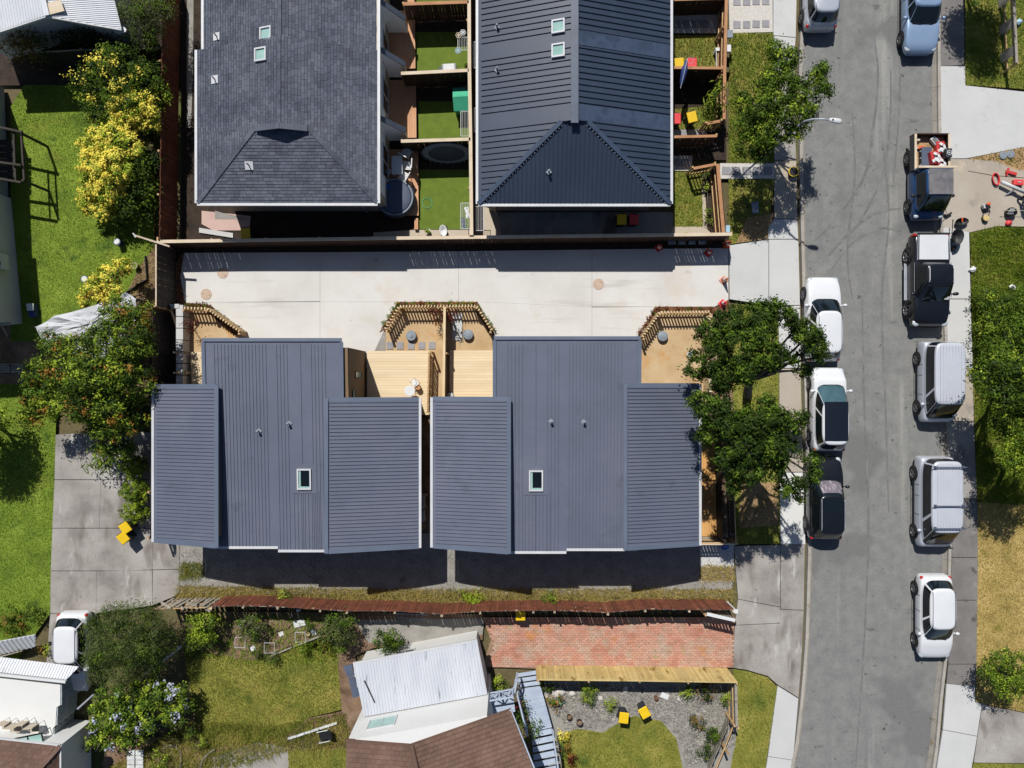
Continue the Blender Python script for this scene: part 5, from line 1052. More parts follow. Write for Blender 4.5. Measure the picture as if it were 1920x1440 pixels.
plant('shade_tree', 'tree outside the left edge that shades the lawn', 'tree', (-20, 790), [(-120, 770, 4.2, 1.1), (-135, 740, 4.6, 1.1), (-150, 790, 4.4, 1.1), (-128, 800, 3.8, .9)], [l_mid, l_dark], dens=1.4, seed=28)
plant('shade_tree', 'tree outside the top right corner that shades the grass', 'tree', (1790, -95), [(1925, -235, 6.0, 1.2), (1950, -215, 6.2, 1.1), (1905, -255, 6.0, 1.1), (1930, -270, 6.2, 1.2), (1955, -250, 5.8, 1.0)], [l_mid, l_dark], dens=1.5, seed=29)
# --- lower left gardens
plant('feathery_tree', 'feathery dark olive tree over the white car in the lower left', 'tree', (250, 1205), [(190, 1180, 2.6, .8), (215, 1160, 2.8, .8), (255, 1160, 2.8, .9), (290, 1175, 2.4, .8), (185, 1220, 2.8, .8), (225, 1210, 3.2, 1.0), (265, 1215, 2.8, 1.0), (190, 1255, 2.4, .7), (230, 1255, 2.4, .8), (280, 1240, 1.8, .8), (310, 1200, 1.8, .7)], [l_grey, l_dark, l_mid], [1.5, 1.6, .8], dens=1.5, ll=.16, lw=.03, cl=44, cr=.22, seed=31)
def fl_flower(mi, p): return lambda cc, d, g, bi: np.where((g.random(len(d)) < p) & (d[:, 2] > .1), mi, -1)
plant('hydrangea', 'large hydrangea bush with pale blue-white flowers in the lower left', 'shrub', (275, 1335), [(200, 1310, 1.4, .7), (240, 1300, 1.6, .8), (290, 1300, 1.6, .75), (330, 1305, 1.4, .7), (190, 1350, 1.4, .7), (230, 1345, 1.8, .85), (280, 1345, 1.8, .85), (325, 1340, 1.4, .6), (200, 1385, 1.1, .6), (250, 1380, 1.2, .7), (350, 1315, 1.0, .4), (175, 1395, .8, .4)], [l_lime, l_mid, l_dark, l_white], [1.4, 1.6, .8, .001], dens=1.6, ll=.13, lw=.095, cl=26, cr=.14, up=.9, seed=32, flush=fl_flower(3, .07))
plant('citrus_shrub', 'bright green shrub at the left of the weedy garden', 'shrub', (375, 1178), [(365, 1170, 1.2, .5), (388, 1165, 1.3, .5), (375, 1195, 1.2, .55), (360, 1205, .9, .45), (390, 1195, 1.0, .45), (398, 1160, 1.0, .35)], [l_lime, l_mid], [1.2, 1.3], dens=2.0, ll=.11, lw=.065, cl=26, cr=.14, seed=33)
plant('citrus_shrub', 'thin grey-green shrub beside the garden chairs', 'shrub', (465, 1170), [(455, 1172, .9, .4), (475, 1165, 1.0, .4), (485, 1180, .9, .4), (465, 1190, .8, .4)], [l_grey, l_mid], [1.4, 1], dens=1.4, ll=.11, lw=.065, cl=26, cr=.14, seed=34)
plant('citrus_shrub', 'silvery broad leaved shrub left of the white walled house', 'shrub', (640, 1172), [(625, 1165, 1.3, .5), (650, 1160, 1.3, .5), (635, 1185, 1.4, .55), (615, 1190, 1.1, .45), (650, 1195, 1.1, .45), (640, 1212, .8, .35)], [l_grey, l_mid, l_dark], [1.6, .8, .6], dens=2.0, ll=.11, lw=.065, cl=26, cr=.14, seed=35)
plant('citrus_shrub', 'dark green shrub at the corner of the tin lean-to', 'shrub', (728, 1198), [(715, 1200, 1.3, .4), (738, 1197, 1.4, .45), (725, 1213, 1.3, .45), (748, 1208, 1.1, .35)], [l_mid, l_dark], [1.5, 1], dens=2.2, ll=.11, lw=.065, cl=26, cr=.14, seed=36)
for i, (x, y, r, ms, lb) in enumerate([(480, 1225, .32, [l_mid, l_dark], 'small green plant beside the wire garden frame'), (512, 1232, .35, [l_mid, l_grey], 'bushy plant at the lawn edge'), (565, 1215, .35, [l_mid, l_lime], 'tall green plant by the wire cage'), (575, 1172, .25, [l_mid, l_dark], 'dark plant beside the white board'), (355, 1370, .4, [l_grey, l_mid], 'blue-grey shrub below the hydrangea'), (372, 1392, .28, [l_lime, l_mid], 'bright clump below the blue-grey shrub'), (300, 1425, .45, [l_mid, l_lime], 'grassy clump inside the curved edging'),
                                   (18, 1165, .75, [l_brown, l_mid, l_dark], 'brown-tipped shrub at the left edge above the iron sheets'), (55, 1150, .5, [l_mid, l_dark], 'green shrub beside the old driveway corner'), (85, 1218, .3, [l_brown, l_lime], 'weedy clump beside the terrace awning'), (118, 655, .4, [l_gold, l_orange], 'rust and gold sprig over the shade cloth'), (533, 1118, .4, [l_lime, l_mid], 'leafy weed growing against the brown fence, left'), (1032, 1124, .5, [l_lime, l_mid], 'leafy shrub growing against the brown fence, middle')]):
    plant('garden_plant', lb, 'plant', (x + 4, y - 2), [(x, y, .5, r), (x + 5, y + 4, .4, r * .8)], ms, dens=1.1, ll=.10, lw=.05, cl=24, cr=.12, seed=40 + i, trunk=.02)
# --- far side of the street
plant('berm_bush', 'sprawling green bush mass on the far berm, upper half', 'bush', (1880, 600), [(1850, 560, .9, .7), (1880, 580, 1.1, .9), (1915, 560, 1.0, .8), (1860, 610, 1.2, .8), (1900, 620, 1.4, 1.0), (1940, 600, 1.2, 1.0), (1855, 650, 1.2, .7), (1890, 660, 1.6, 1.0), (1930, 660, 1.8, 1.1)], [l_mid, l_lime, l_dark], [2, .4, 1.4], dens=1.3, ll=.15, lw=.06, cl=26, cr=.2, seed=60)
plant('berm_tree', 'spreading green tree overhanging the silver vans', 'tree', (1868, 720), [(1850, 705, 4.2, .7), (1880, 690, 4.8, .8), (1915, 700, 5.1, .9), (1870, 735, 4.5, .6), (1900, 740, 4.8, .8), (1935, 740, 5.1, .9), (1880, 775, 3.8, .55), (1910, 790, 4.2, .65), (1868, 800, 3.2, .4), (1895, 815, 3.2, .5), (1842, 715, 4.2, .4)], [l_mid, l_lime, l_dark], [1.6, .4, 2.0], dens=1.4, ll=.15, lw=.075, cl=28, cr=.18, seed=61)
plant('berm_tree', 'bright green tree cut by the right edge beside the racked van', 'tree', (1880, 868), [(1890, 850, 4.2, .5), (1910, 840, 4.5, .6), (1905, 875, 4.2, .55), (1930, 870, 4.5, .7), (1935, 835, 4.5, .7), (1960, 860, 4.8, 1.2), (1960, 800, 5.0, 1.2), (1985, 830, 5.0, 1.2)], [l_lime, l_mid], [1.2, 1.4], dens=1.5, ll=.13, lw=.07, cl=26, cr=.16, seed=62)
plant('rounded_tree', 'small rounded green tree on the dry berm in the lower right', 'tree', (1866, 1248), [(1850, 1255, 1.9, .5), (1880, 1235, 2.1, .6), (1910, 1245, 2.0, .6), (1865, 1280, 2.0, .5), (1895, 1275, 2.2, .65), (1925, 1275, 2.0, .6), (1885, 1300, 1.8, .45), (1912, 1300, 1.8, .4)], [l_mid, l_lime, l_dark], [1.8, 1.0, .7], dens=1.9, ll=.12, lw=.065, cl=26, cr=.15, seed=63)
# --- gravel garden plants
for i, (x, y, r, ms, lb) in enumerate([(1102, 1300, .52, [l_lime, l_mid], 'lime green shrub in the gravel garden'), (1325, 1295, .5, [l_dark, l_brown], 'dark bronze shrub at the right of the gravel garden'), (1288, 1298, .35, [l_mid, l_lime], 'low green plant beside the bronze shrub'), (1305, 1355, .38, [l_brown, l_dark], 'bronze shrub beside the curved path'), (1335, 1380, .5, [l_mid, l_dark], 'green shrub beside the curved path'), (1325, 1410, .4, [l_mid, l_dark], 'green shrub beside the leaning gate'), (1362, 1310, .3, [l_mid, l_lime], 'green plant against the grey fence'), (1025, 1288, .25, [l_mid, l_grey], 'spiky plant by the stair foot'), (1040, 1318, .38, [l_mid, l_orange], 'mixed flower clump beside the walkway'), (1145, 1322, .2, [l_grey, l_lime], 'small pale plant between the rocks'), (1052, 1380, .3, [l_lime, l_gold], 'yellow flowering clump below the walkway'), (1068, 1425, .25, [l_red, l_orange], 'red leaved plant at the bottom of the stairs'), (1058, 1405, .3, [l_mid, l_brown], 'weedy clump beside the lower stairs'), (938, 1283, .42, [l_mid, l_lime], 'green clump inside the stair corner')]):
    plant('garden_plant', lb, 'plant', (x, y), [(x - 3, y, .5, r), (x + 6, y - 4, .55, r * .8), (x + 2, y + 6, .4, r * .8)], ms, dens=1.1, ll=.10, lw=.05, cl=24, cr=.12, seed=70 + i, trunk=.02)
plant('rose_climber', 'climbing rose with red flowers on the blue walkway', 'rose', (985, 1345), [(975, 1320, 1.6, .3), (980, 1340, 1.4, .4), (988, 1360, 1.2, .45), (1000, 1378, 1.0, .4), (1006, 1360, .9, .3)], [l_mid, l_dark, l_redf], [2, 1, .001], dens=1.0, ll=.12, lw=.06, cl=18, cr=.16, seed=90, trunk=.03, flush=lambda cc, d, g, bi: np.where((g.random(len(d)) < .8) & (np.full(len(d), bi) == 0), 2, -1))
# --- small maples in the new yards, yard plants
for i, (x, y, lb) in enumerate(((357, 612, 'small maroon maple in the left clay yard'), (818, 590, 'small maroon maple left of the dividing fence'), (846, 592, 'small maroon maple right of the dividing fence'))):
    plant('maple', lb, 'tree', (x + 2, y + 3), [(x - 4, y - 4, 1.1, .28), (x + 4, y, 1.2, .3), (x, y + 6, 1.0, .26)], [l_red], dens=1.6, ll=.10, lw=.06, cl=14, cr=.13, seed=95 + i, trunk=.025, group='young maples')
plant('banana_plant', 'long leaved green plant in the yard beside the street fence', 'plant', (1338, 205), [(1345, 165, 2.2, .3), (1340, 190, 1.8, .35), (1335, 205, 1.4, .4), (1352, 205, 1.2, .35), (1328, 215, 1.0, .35), (1348, 220, .9, .3)], [l_mid, l_dark, l_lime], [1.5, 1, .6], dens=1.2, ll=.34, lw=.07, cl=12, cr=.22, seed=101, trunk=.03)
plant('garden_plant', 'leafy plants in the bed along the stained fence', 'plant', (1325, 345), [(1325, 330, .5, .25), (1324, 350, .4, .22), (1328, 395, .3, .2), (1327, 415, .3, .2)], [l_mid, l_lime], dens=1.2, ll=.12, lw=.06, cl=14, cr=.12, seed=102, trunk=.02)
plant('flax', 'spiky lime flax with blue flower stalk beside the brown fence', 'plant', (884, 1121), [(878, 1122, .3, .35, .4), (892, 1122, .3, .35, .4)], [l_lime], dens=1.4, ll=.5, lw=.045, cl=14, cr=.16, up=.2, seed=103, limbs=False)
# bedding plants in the bark gardens
beds = [(352, 573), (362, 573), (374, 573), (386, 573), (396, 578), (404, 584), (412, 590), (420, 596), (428, 603), (436, 609), (445, 617), (722, 607), (730, 595), (738, 583), (748, 571), (762, 570), (776, 571), (790, 570), (803, 571), (816, 570), (830, 571), (845, 570), (858, 571), (872, 570), (886, 570), (897, 578), (904, 588), (911, 598), (918, 608), (925, 618), (1200, 622), (1208, 610), (1216, 599), (1225, 587), (1234, 580), (1247, 580), (1268, 580), (1290, 580), (1311, 580), (1331, 580)]
protos = []
for k, ms in enumerate(([l_red, l_mid], [l_mid, l_orange], [l_red, l_orange])):
    V, Fc, Mi = leaves([(0, 0, .16, .15)], 9, .09, .05, 2, [1.2, 1], 8, .06, .5, 200 + k); protos.append(fmesh('foliage', V, Fc, ms, Mi))
stm = MB().tube([(0, 0, -.02), (0, 0, .14)], .012, 5).mesh('stem', m_trunk)
for i, (x, y) in enumerate(beds):
    p = P(x, y); lf = i < 11; md = 11 <= i < 30
    t = thing('bedding_plant', 'small maroon bedding plant in the left bark garden' if lf else 'small red and green bedding plant in the middle bark garden' if md else 'small maroon bedding plant in the right bark garden', 'plant', (p.x, p.y, .015), R.uniform(0, 6.3), 'bedding plants in the ' + ('left' if lf else 'middle' if md else 'right') + ' bark garden')
    part('foliage', protos[(0 if lf else 1 if md else 2) if R.random() < .75 else R.randrange(3)], t, scale=(1, 1, 1)).scale = [R.uniform(.75, 1.15)] * 3; part('stem', stm, t)

# ------------------------------------------------------------------ grass, weeds, mulch, pebbles
def blades(name, label, poly, z, mat, dens, h, w=.016, spread=.6):
    q = scatter(poly, dens); n = len(q)
    if n < 3: return
    a = NP.uniform(0, 2 * math.pi, n); hh = h * NP.uniform(.5, 1.25, n); ln = hh * NP.uniform(.2, 1.2, n) * spread / .6; b = NP.uniform(0, 2 * math.pi, n)
    V = np.zeros((n, 3, 3)); dx, dy = np.cos(a) * w, np.sin(a) * w
    V[:, 0] = np.stack([q[:, 0] - dx, q[:, 1] - dy, np.full(n, z)], 1); V[:, 1] = np.stack([q[:, 0] + dx, q[:, 1] + dy, np.full(n, z)], 1)
    V[:, 2] = np.stack([q[:, 0] + np.cos(b) * ln, q[:, 1] + np.sin(b) * ln, z + hh], 1)
    o = bpy.data.objects.new(name, fmesh(name, V.reshape(-1, 3), np.arange(n * 3).reshape(-1, 3), mat)); COL.objects.link(o); tag(o, label, 'grass', None, 'stuff')
for (poly, z, bl, dens, h, lb) in LAWNS: blades('grass', 'grass blades of the ' + lb, poly, z, bl, dens, h)
WS = PL([(335, 1098), (700, 1104), (1000, 1104), (1372, 1104), (1374, 1128), (900, 1132), (640, 1126), (330, 1124)])
blades('weeds', 'dry weeds along the brown fence', WS, 0, g_dry, 520, .24, .012, 1.0)
blades('weeds', 'green weeds along the brown fence', WS, 0, g_dull, 260, .2, .016, 1.0)
blades('weeds', 'dry weeds on the gravel beside the old driveway', PL([(338, 1055), (382, 1055), (382, 1082), (338, 1086)]), 0, g_dull, 700, .22, .014, 1.0)
blades('weeds', 'weeds on the gravel at the street end', PL([(1312, 1060), (1374, 1060), (1374, 1088), (1312, 1090)]), 0, g_dry, 900, .16, .014, 1.0)
blades('weeds', 'weeds in the garden bed below the brown fence', PL([(340, 1150), (640, 1150), (640, 1240), (470, 1245), (345, 1220)]), 0, g_green, 130, .2, .02, 1.0)
blades('weeds', 'straggly growth in the lower left garden', PL([(360, 1350), (520, 1360), (560, 1352), (650, 1335), (660, 1400), (540, 1408), (420, 1440), (200, 1440)]), 0, g_dull, 330, .28, .016, 1.0)
blades('weeds', 'tufts through the brick paving', PL([(906, 1158), (1376, 1158), (1376, 1250), (1010, 1252), (910, 1248)]), 0, g_dull, 45, .08, .014, 1.0)
blades('weeds', 'dry runners on the bank by the dark fence', PL([(262, 500), (296, 455), (296, 575), (240, 553)]), 0, g_dry, 300, .12, .014, 1.0)
blades('weeds', 'weeds in the sandy patch between the far driveways', PL([(1813, 298), (1920, 275), (1920, 318), (1870, 303)]), 0, g_dull, 200, .14, .016, 1.0)
def chips(name, label, cat, polys, mat, dens, sz, z=.02, flat=.5):
    V = []; 
    for pl in polys:
        q = scatter(pl, dens); n = len(q); a = NP.uniform(0, 6.28, n); s = sz * NP.uniform(.5, 1.2, n); e = NP.uniform(.35, 1, n); dz = NP.uniform(.2, 1, n) * sz * flat
        for k in range(4):
            t = a + k * math.pi / 2; rr = s * (e if k % 2 else 1); V.append(np.stack([q[:, 0] + np.cos(t) * rr, q[:, 1] + np.sin(t) * rr, z + dz * (.5 if k < 2 else 1.1)], 1))
    m = len(V) // 4; A = np.concatenate([np.stack(V[i * 4:i * 4 + 4], 1).reshape(-1, 3) for i in range(m)])
    o = bpy.data.objects.new(name, fmesh(name, A, np.arange(len(A)).reshape(-1, 4), mat)); COL.objects.link(o); tag(o, label, cat, None, 'stuff')
chips('bark_chips', 'bark chips in the driveway gardens', 'mulch', [PL(p) for p in ([(337, 480), (345, 474), (338, 520), (348, 568), (395, 571), (450, 626), (440, 628), (386, 582), (336, 578)], [(711, 622), (745, 566), (895, 566), (933, 628), (922, 628), (891, 575), (749, 575), (722, 622)], [(1192, 632), (1228, 576), (1342, 576), (1366, 564), (1366, 586), (1240, 586), (1204, 634)])], m_bark, 420, .045)
chips('pebbles', 'grey pebbles of the gravel garden', 'gravel', [PL([(1022, 1285), (1380, 1290), (1378, 1400), (1285, 1440), (1280, 1400), (1262, 1370), (1236, 1346), (1190, 1338), (1160, 1345), (1130, 1366), (1060, 1366)])], m_pebble, 260, .06)
chips('pebbles', 'pebbles of the south gravel strip', 'gravel', [PL([(335, 1030), (1376, 1030), (1374, 1110), (335, 1108)])], m_pebble, 120, .035, .0)
# ------------------------------------------------------------------ vehicles
def paint(name, c, metal=.0, rough=.28): return M('paint_' + name, c, .8, rough, None, metal=metal, spec=.5, coat=.5)
p_white = paint('white', [S(232, 234, 236), S(236, 238, 240)]); p_silver = paint('silver', [S(196, 202, 212), S(206, 211, 220)], .25, .35); p_black = paint('black', S(20, 22, 28)); p_navy = paint('navy', S(24, 30, 40))
p_sky = paint('ice_blue', [S(150, 178, 212), S(166, 190, 220)], .25, .32); p_vans = paint('van_silver', [S(206, 210, 220), S(214, 218, 227)], .1, .35); p_blue = paint('truck_blue', [S(28, 66, 112), S(36, 78, 126)])
m_lens = M('lamp_lens', S(206, 214, 220), rough=.12, spec=.6); m_tar = M('tonneau', [S(218, 220, 224), S(226, 228, 230)], 1.5, .6)

def wheel(root, x, y, r, side, w=.2):
    t = MB(); s = 1 if side > 0 else -1
    prof = [(-w / 2, r * .72), (-w / 2, r * .93), (-w * .36, r), (w * .36, r), (w / 2, r * .93), (w / 2, r * .72)]
    n = 22; vs = []; fs = []
    for px, pr in prof:
        for k in range(n): a = 2 * math.pi * k / n; vs.append((x + px, y + math.cos(a) * pr, r + math.sin(a) * pr))
    for i in range(len(prof)):
        j = (i + 1) % len(prof)
        for k in range(n): fs.append((i * n + k, i * n + (k + 1) % n, j * n + (k + 1) % n, j * n + k))
    t.add(vs, fs); o = t.build('wheel', m_rubber, root, smooth=True, world=False)
    b = MB(); q = Matrix.Rotation(math.pi / 2, 3, 'Y'); ox = x + s * (w / 2 - .035)
    for k in range(5):
        a = 2 * math.pi * k / 5; b.beam((ox, y, r), (ox, y + math.cos(a) * r * .7, r + math.sin(a) * r * .7), .05, .04)
    b.ring((ox, y, r), r * .68, .03, 20, q, 5); b.ring((ox, y, r), r * .12, .03, 10, q, 5); b.build('rim', m_alloy, o, world=False)
    d = MB(); d.tube([(x - w * .3, y, r), (x + w * .3 * s if s > 0 else x + w * .3, y, r)], r * .7, 18); d.build('brake_disc', m_black, o, world=False)
    return o

def body_loft(L, Wd, stations):
    """stations: (y, top z, half width factor); returns MB with a closed lofted lower body"""
    b = MB(); rings = []
    for (y, zs, k) in stations:
        hw = Wd / 2 * k; zb = .22
        h = [(hw * .84, zb), (hw * .95, zb + .08), (hw, zb + .30), (hw * .995, max(zb + .32, zs - .16)), (hw * .955, zs - .045), (hw * .86, zs), (hw * .55, zs + .02), (0, zs + .028)]
        rings.append([(x, y, z) for x, z in h] + [(-x, y, z) for x, z in h[-2::-1]])
    n = len(rings[0]); vs = [v for r in rings for v in r]; fs = []
    for i in range(len(rings) - 1):
        for k in range(n - 1): fs.append((i * n + k, i * n + k + 1, (i + 1) * n + k + 1, (i + 1) * n + k))
        fs.append((i * n + n - 1, i * n, (i + 1) * n, (i + 1) * n + n - 1))
    fs.append(tuple(range(n - 1, -1, -1))); e = (len(rings) - 1) * n; fs.append(tuple(e + k for k in range(n)))
    return b.add(vs, fs)

class Cabin:
    def __init__(s, ab, ar, yr0, yf0, yr1, yf1, zb, zr, n=4.6): s.__dict__.update(ab=ab, ar=ar, yr0=yr0, yf0=yf0, yr1=yr1, yf1=yf1, zb=zb, zr=zr, n=n)
    def c(s, t, th, off=0.0):
        if t <= .88: k = t / .88; ins = 0; z = s.zb + (s.zr - .07 - s.zb) * k
        else: ph = (t - .88) / .12 * math.pi / 2; k = 1; ins = .15 * (1 - math.cos(ph)); z = s.zr - .07 + .07 * math.sin(ph)
        kk = k ** 1.12
        a = s.ab + (s.ar - s.ab) * kk - ins + off; f = s.yf0 + (s.yf1 - s.yf0) * kk - ins + off; r = s.yr0 + (s.yr1 - s.yr0) * kk + ins - off
        b, yc = (f - r) / 2, (f + r) / 2; e = 2 / s.n; co, si = math.cos(th), math.sin(th)
        return Vector((a * math.copysign(abs(co) ** e, co), yc + b * math.copysign(abs(si) ** e, si), z + off * .6))
    def mesh(s):
        b = MB(); N = 44; ts = [0, .25, .5, .75, .88, .91, .94, .97, 1.0]; vs = []; fs = []
        for t in ts: vs += [s.c(t, 2 * math.pi * k / N) for k in range(N)]
        R0 = len(ts); cy = (s.yf1 + s.yr1) / 2
        for q, dz in ((.7, .018), (.35, .03)):
            for k in range(N): p = s.c(1, 2 * math.pi * k / N); vs.append(Vector((p.x * q, cy + (p.y - cy) * q, s.zr + dz)))
        for i in range(R0 + 1):
            for k in range(N): fs.append((i * N + k, i * N + (k + 1) % N, (i + 1) * N + (k + 1) % N, (i + 1) * N + k))
        vs.append(Vector((0, cy, s.zr + .034))); e = (R0 + 1) * N
        for k in range(N): fs.append((e + k, e + (k + 1) % N, len(vs) - 1))
        return b.add(vs, fs)
    def patch(s, t0, t1, d0, d1, off=.007, n=10, m=4):
        b = MB(); vs = []; fs = []
        for i in range(m + 1):
            for k in range(n + 1): vs.append(s.c(t0 + (t1 - t0) * i / m, math.radians(d0 + (d1 - d0) * k / n), off))
        for i in range(m):
            for k in range(n): fs.append((i * (n + 1) + k, i * (n + 1) + k + 1, (i + 1) * (n + 1) + k + 1, (i + 1) * (n + 1) + k))
        return b.add(vs, fs)
    def roof_panel(s, y0, y1, w, off=.012):
        b = MB(); vs = []; fs = []; n = 6
        for i in range(n + 1):
            y = y0 + (y1 - y0) * i / n
            for x in (-w, -w * .5, 0, w * .5, w):
                q = max(abs(x) / s.ar, .0); vs.append((x, y, s.zr + .034 - .034 * q ** 2 + off))
        for i in range(n):
            for k in range(4): fs.append((i * 5 + k, i * 5 + k + 1, (i + 1) * 5 + k + 1, (i + 1) * 5 + k))
        return b.add(vs, fs)

def car(name, label, cat, px, py, face, pm, L=4.3, Wd=1.74, Ht=1.5, style='hatch', glass=m_glass_t, belt=.94, hood=None, group='cars parked along the street', extras=(), rear_glass=None, rz=0.0, side_glass=None):
    c = P(px, py, .8); root = thing(name, label, cat, (c.x, c.y, -.085), (0 if face == 'up' else math.pi) + rz, group); h = L / 2; hood = hood or belt - .02
    if style == 'van':
        st = [(-h, belt - .35, .86), (-h + .05, belt, .93), (-h + .2, belt + .03, .99), (-.5, belt + .02, 1), (h - .9, belt + .01, 1), (h - .45, belt - .02, .98), (h - .15, belt - .12, .92), (h - .03, belt - .3, .84), (h, belt - .5, .76)]
        cb = Cabin(Wd / 2 * .97, Wd / 2 * .88, -h + .05, h - .22, -h + .14, h - .95, belt - .02, Ht, 6)
    else:
        tail = {'hatch': .10, 'suv': .08, 'wagon': .08, 'sedan': .78, 'mpv': .08}[style]; tz = belt - (.0 if style != 'sedan' else .02)
        cowl_ = {'hatch': 1.02, 'suv': 1.12, 'wagon': 1.12, 'sedan': 1.22, 'mpv': .82}[style]
        st = [(-h, .52, .74), (-h + .04, tz - .22, .84), (-h + .14, tz - .05, .92), (-h + .4, tz, .98), (-h + 1.0, belt, 1), (0, belt, 1), (h - cowl_ - .1, belt + .005, 1), (h - cowl_ + .2, hood, .995), (h - .55, hood - .08, .975), (h - .28, hood - .15, .93), (h - .10, hood - .25, .84), (h - .02, hood - .36, .74), (h, .5, .66)]
        slope_r = {'hatch': .42, 'suv': .34, 'wagon': .4, 'sedan': .72, 'mpv': .32}[style]; slope_f = {'hatch': .72, 'suv': .72, 'wagon': .74, 'sedan': .78, 'mpv': .95}[style]
        cb = Cabin(Wd / 2 * .955, Wd / 2 * .755, -h + tail, h - cowl_, -h + tail + slope_r, h - cowl_ - slope_f, belt - .03, Ht, 4.2)
    bo = body_loft(L, Wd, st).build('body', pm, root, smooth=True, world=False); sd = bo.modifiers.new('smooth', 'SUBSURF'); sd.levels = 1; sd.render_levels = 2
    cb.mesh().build('cabin', pm, root, smooth=True, world=False)
    cb.patch(.0, .09, 47, 133, .006).build('cowl', m_black, root, smooth=True, world=False); cb.patch(.09, .86, 46, 134).build('windscreen', glass, root, smooth=True, world=False)
    cb.patch(.22 if style != 'sedan' else .1, .84, 230, 310).build('rear_window', rear_glass or m_glass_t, root, smooth=True, world=False)
    for (a0, a1) in ((7, 43), (-42, 4)):
        cb.patch(.16, .82, a0, a1).build('side_window', side_glass or m_glass, root, smooth=True, world=False); cb.patch(.16, .82, 180 - a1, 180 - a0).build('side_window', side_glass or m_glass, root, smooth=True, world=False)
    wr = .33 if style in ('suv', 'van') else .31; wy = (h - .86, -h + .78)
    if style == 'van': wy = (h - .75, -h + .9)
    for y in wy:
        for s in (-1, 1):
            wheel(root, s * (Wd / 2 - .075), y, wr, s)
            MB().tube([(s * (Wd / 2 - .25), y, wr + .02), (s * (Wd / 2 + .004), y, wr + .02)], wr + .07, 20).build('wheel_arch', m_black, root, world=False)
    for s in (-1, 1):
        hz = hood - .30 if style != 'van' else belt - .36
        MB().lathe((s * Wd / 2 * .74, h - .24, hz), [(.02, -.05), (.17, -.03), (.19, .02), (.12, .075), (.01, .09)], 12, sx=.9, sy=1.1).build('headlight', m_lens, root, smooth=True, world=False)
        MB().lathe((s * Wd / 2 * .82, -h + .15, belt - .2), [(.02, -.1), (.09, -.06), (.10, .05), (.04, .09)], 10, sx=.8, sy=1.2).build('taillight', m_redlamp, root, smooth=True, world=False)
        y = cb.yf0 - .38 if style != 'van' else h - .95
        m_ = MB(); m_.lathe((s * (Wd / 2 + .10), y, belt + .06), [(.02, -.07), (.10, -.05), (.11, .04), (.05, .085)], 10, sx=1.0, sy=.75); m_.beam((s * (Wd / 2 - .08), y, belt), (s * (Wd / 2 + .06), y, belt + .02), .06, .05); m_.build('mirror', pm, root, smooth=True, world=False)
        d = MB()
        for yy in (.62, -.35, -1.15 if style != 'van' else -.9): d.box((s * (Wd / 2 + .002), yy, .6), (.006, .014, .6))
        d.box((s * (Wd / 2 + .003), 0, .30), (.012, L * .52, .06)); d.build('door_seams', m_black, root, world=False)
    MB().box((0, h - .10, .36), (Wd * .66, .1, .14)).build('grille', m_black, root, world=False)
    MB().box((0, -h + .05, .42), (Wd * .74, .1, .12)).build('rear_bumper', pm if style != 'suv' else m_black, root, world=False, bevel=.02)
    wp = MB()
    for s in (-.42, .12): a, q = cb.c(.09, math.radians(90), .02), cb.c(.16, math.radians(100), .02); wp.beam((s, a.y - .02, a.z + .01), (s + .48, a.y - .10, a.z + .05), .02, .015)
    wp.build('wipers', m_black, root, world=False)
    y0, y1 = cb.yr1 + .12, cb.yf1 - .12
    if 'rails' in extras or 'seams' in extras:
        for s in (-1, 1):
            x = s * (cb.ar - .09)
            if 'rails' in extras: MB().tube([(x, y0 + .1, Ht), (x, y0 + .2, Ht + .06), (x, y1 - .2, Ht + .06), (x, y1 - .1, Ht)], .02, 6).build('roof_rail', m_steel, root, world=False)
            else: MB().box((x, (y0 + y1) / 2, Ht + .014), (.025, y1 - y0, .012)).build('roof_seam', m_spa, root, world=False)
    if 'blackroof' in extras: cb.roof_panel(y0 + .1, y1 + .16, cb.ar - .07).build('roof_panel', p_navy, root, smooth=True, world=False)
    if 'sunroof' in extras: cb.roof_panel(y1 - .75, y1 - .05, cb.ar - .2).build('sunroof', m_glass_t, root, smooth=True, world=False)
    if 'ribs' in extras:
        for k in range(8): MB().box((-.52 + k * .149, (y0 + y1) / 2, Ht + .026), (.05, y1 - y0 - .1, .022)).build('roof_rib', pm, root, world=False)
    if 'racks' in extras:
        for yy in (y1 - .15, .0, y0 + .15):
            q = MB(); q.tube([(-.82, yy, Ht + .14), (.82, yy, Ht + .14)], .028, 8); [q.box((s * .68, yy, Ht + .06), (.07, .12, .14)) for s in (-1, 1)]; q.build('roof_rack', m_spa, root, world=False)
    if 'paper' in extras: p = cb.c(.2, math.radians(112), .012); MB().box((p.x, p.y, p.z + .01), (.22, .12, .01), m=Matrix.Rotation(-.5, 3, 'X')).build('paper_on_dash', m_white, root, world=False)
    if 'shade' in extras: cb.patch(.12, .78, 56, 112, .012).build('windscreen_reflection', M('painted_reflection', [S(150, 140, 146), S(104, 100, 112), S(196, 180, 184)], 3, .4, stretch=(3, .3, 1)), root, smooth=True, world=False)  # pale streaks painted over the windscreen in place of its reflection
    return root

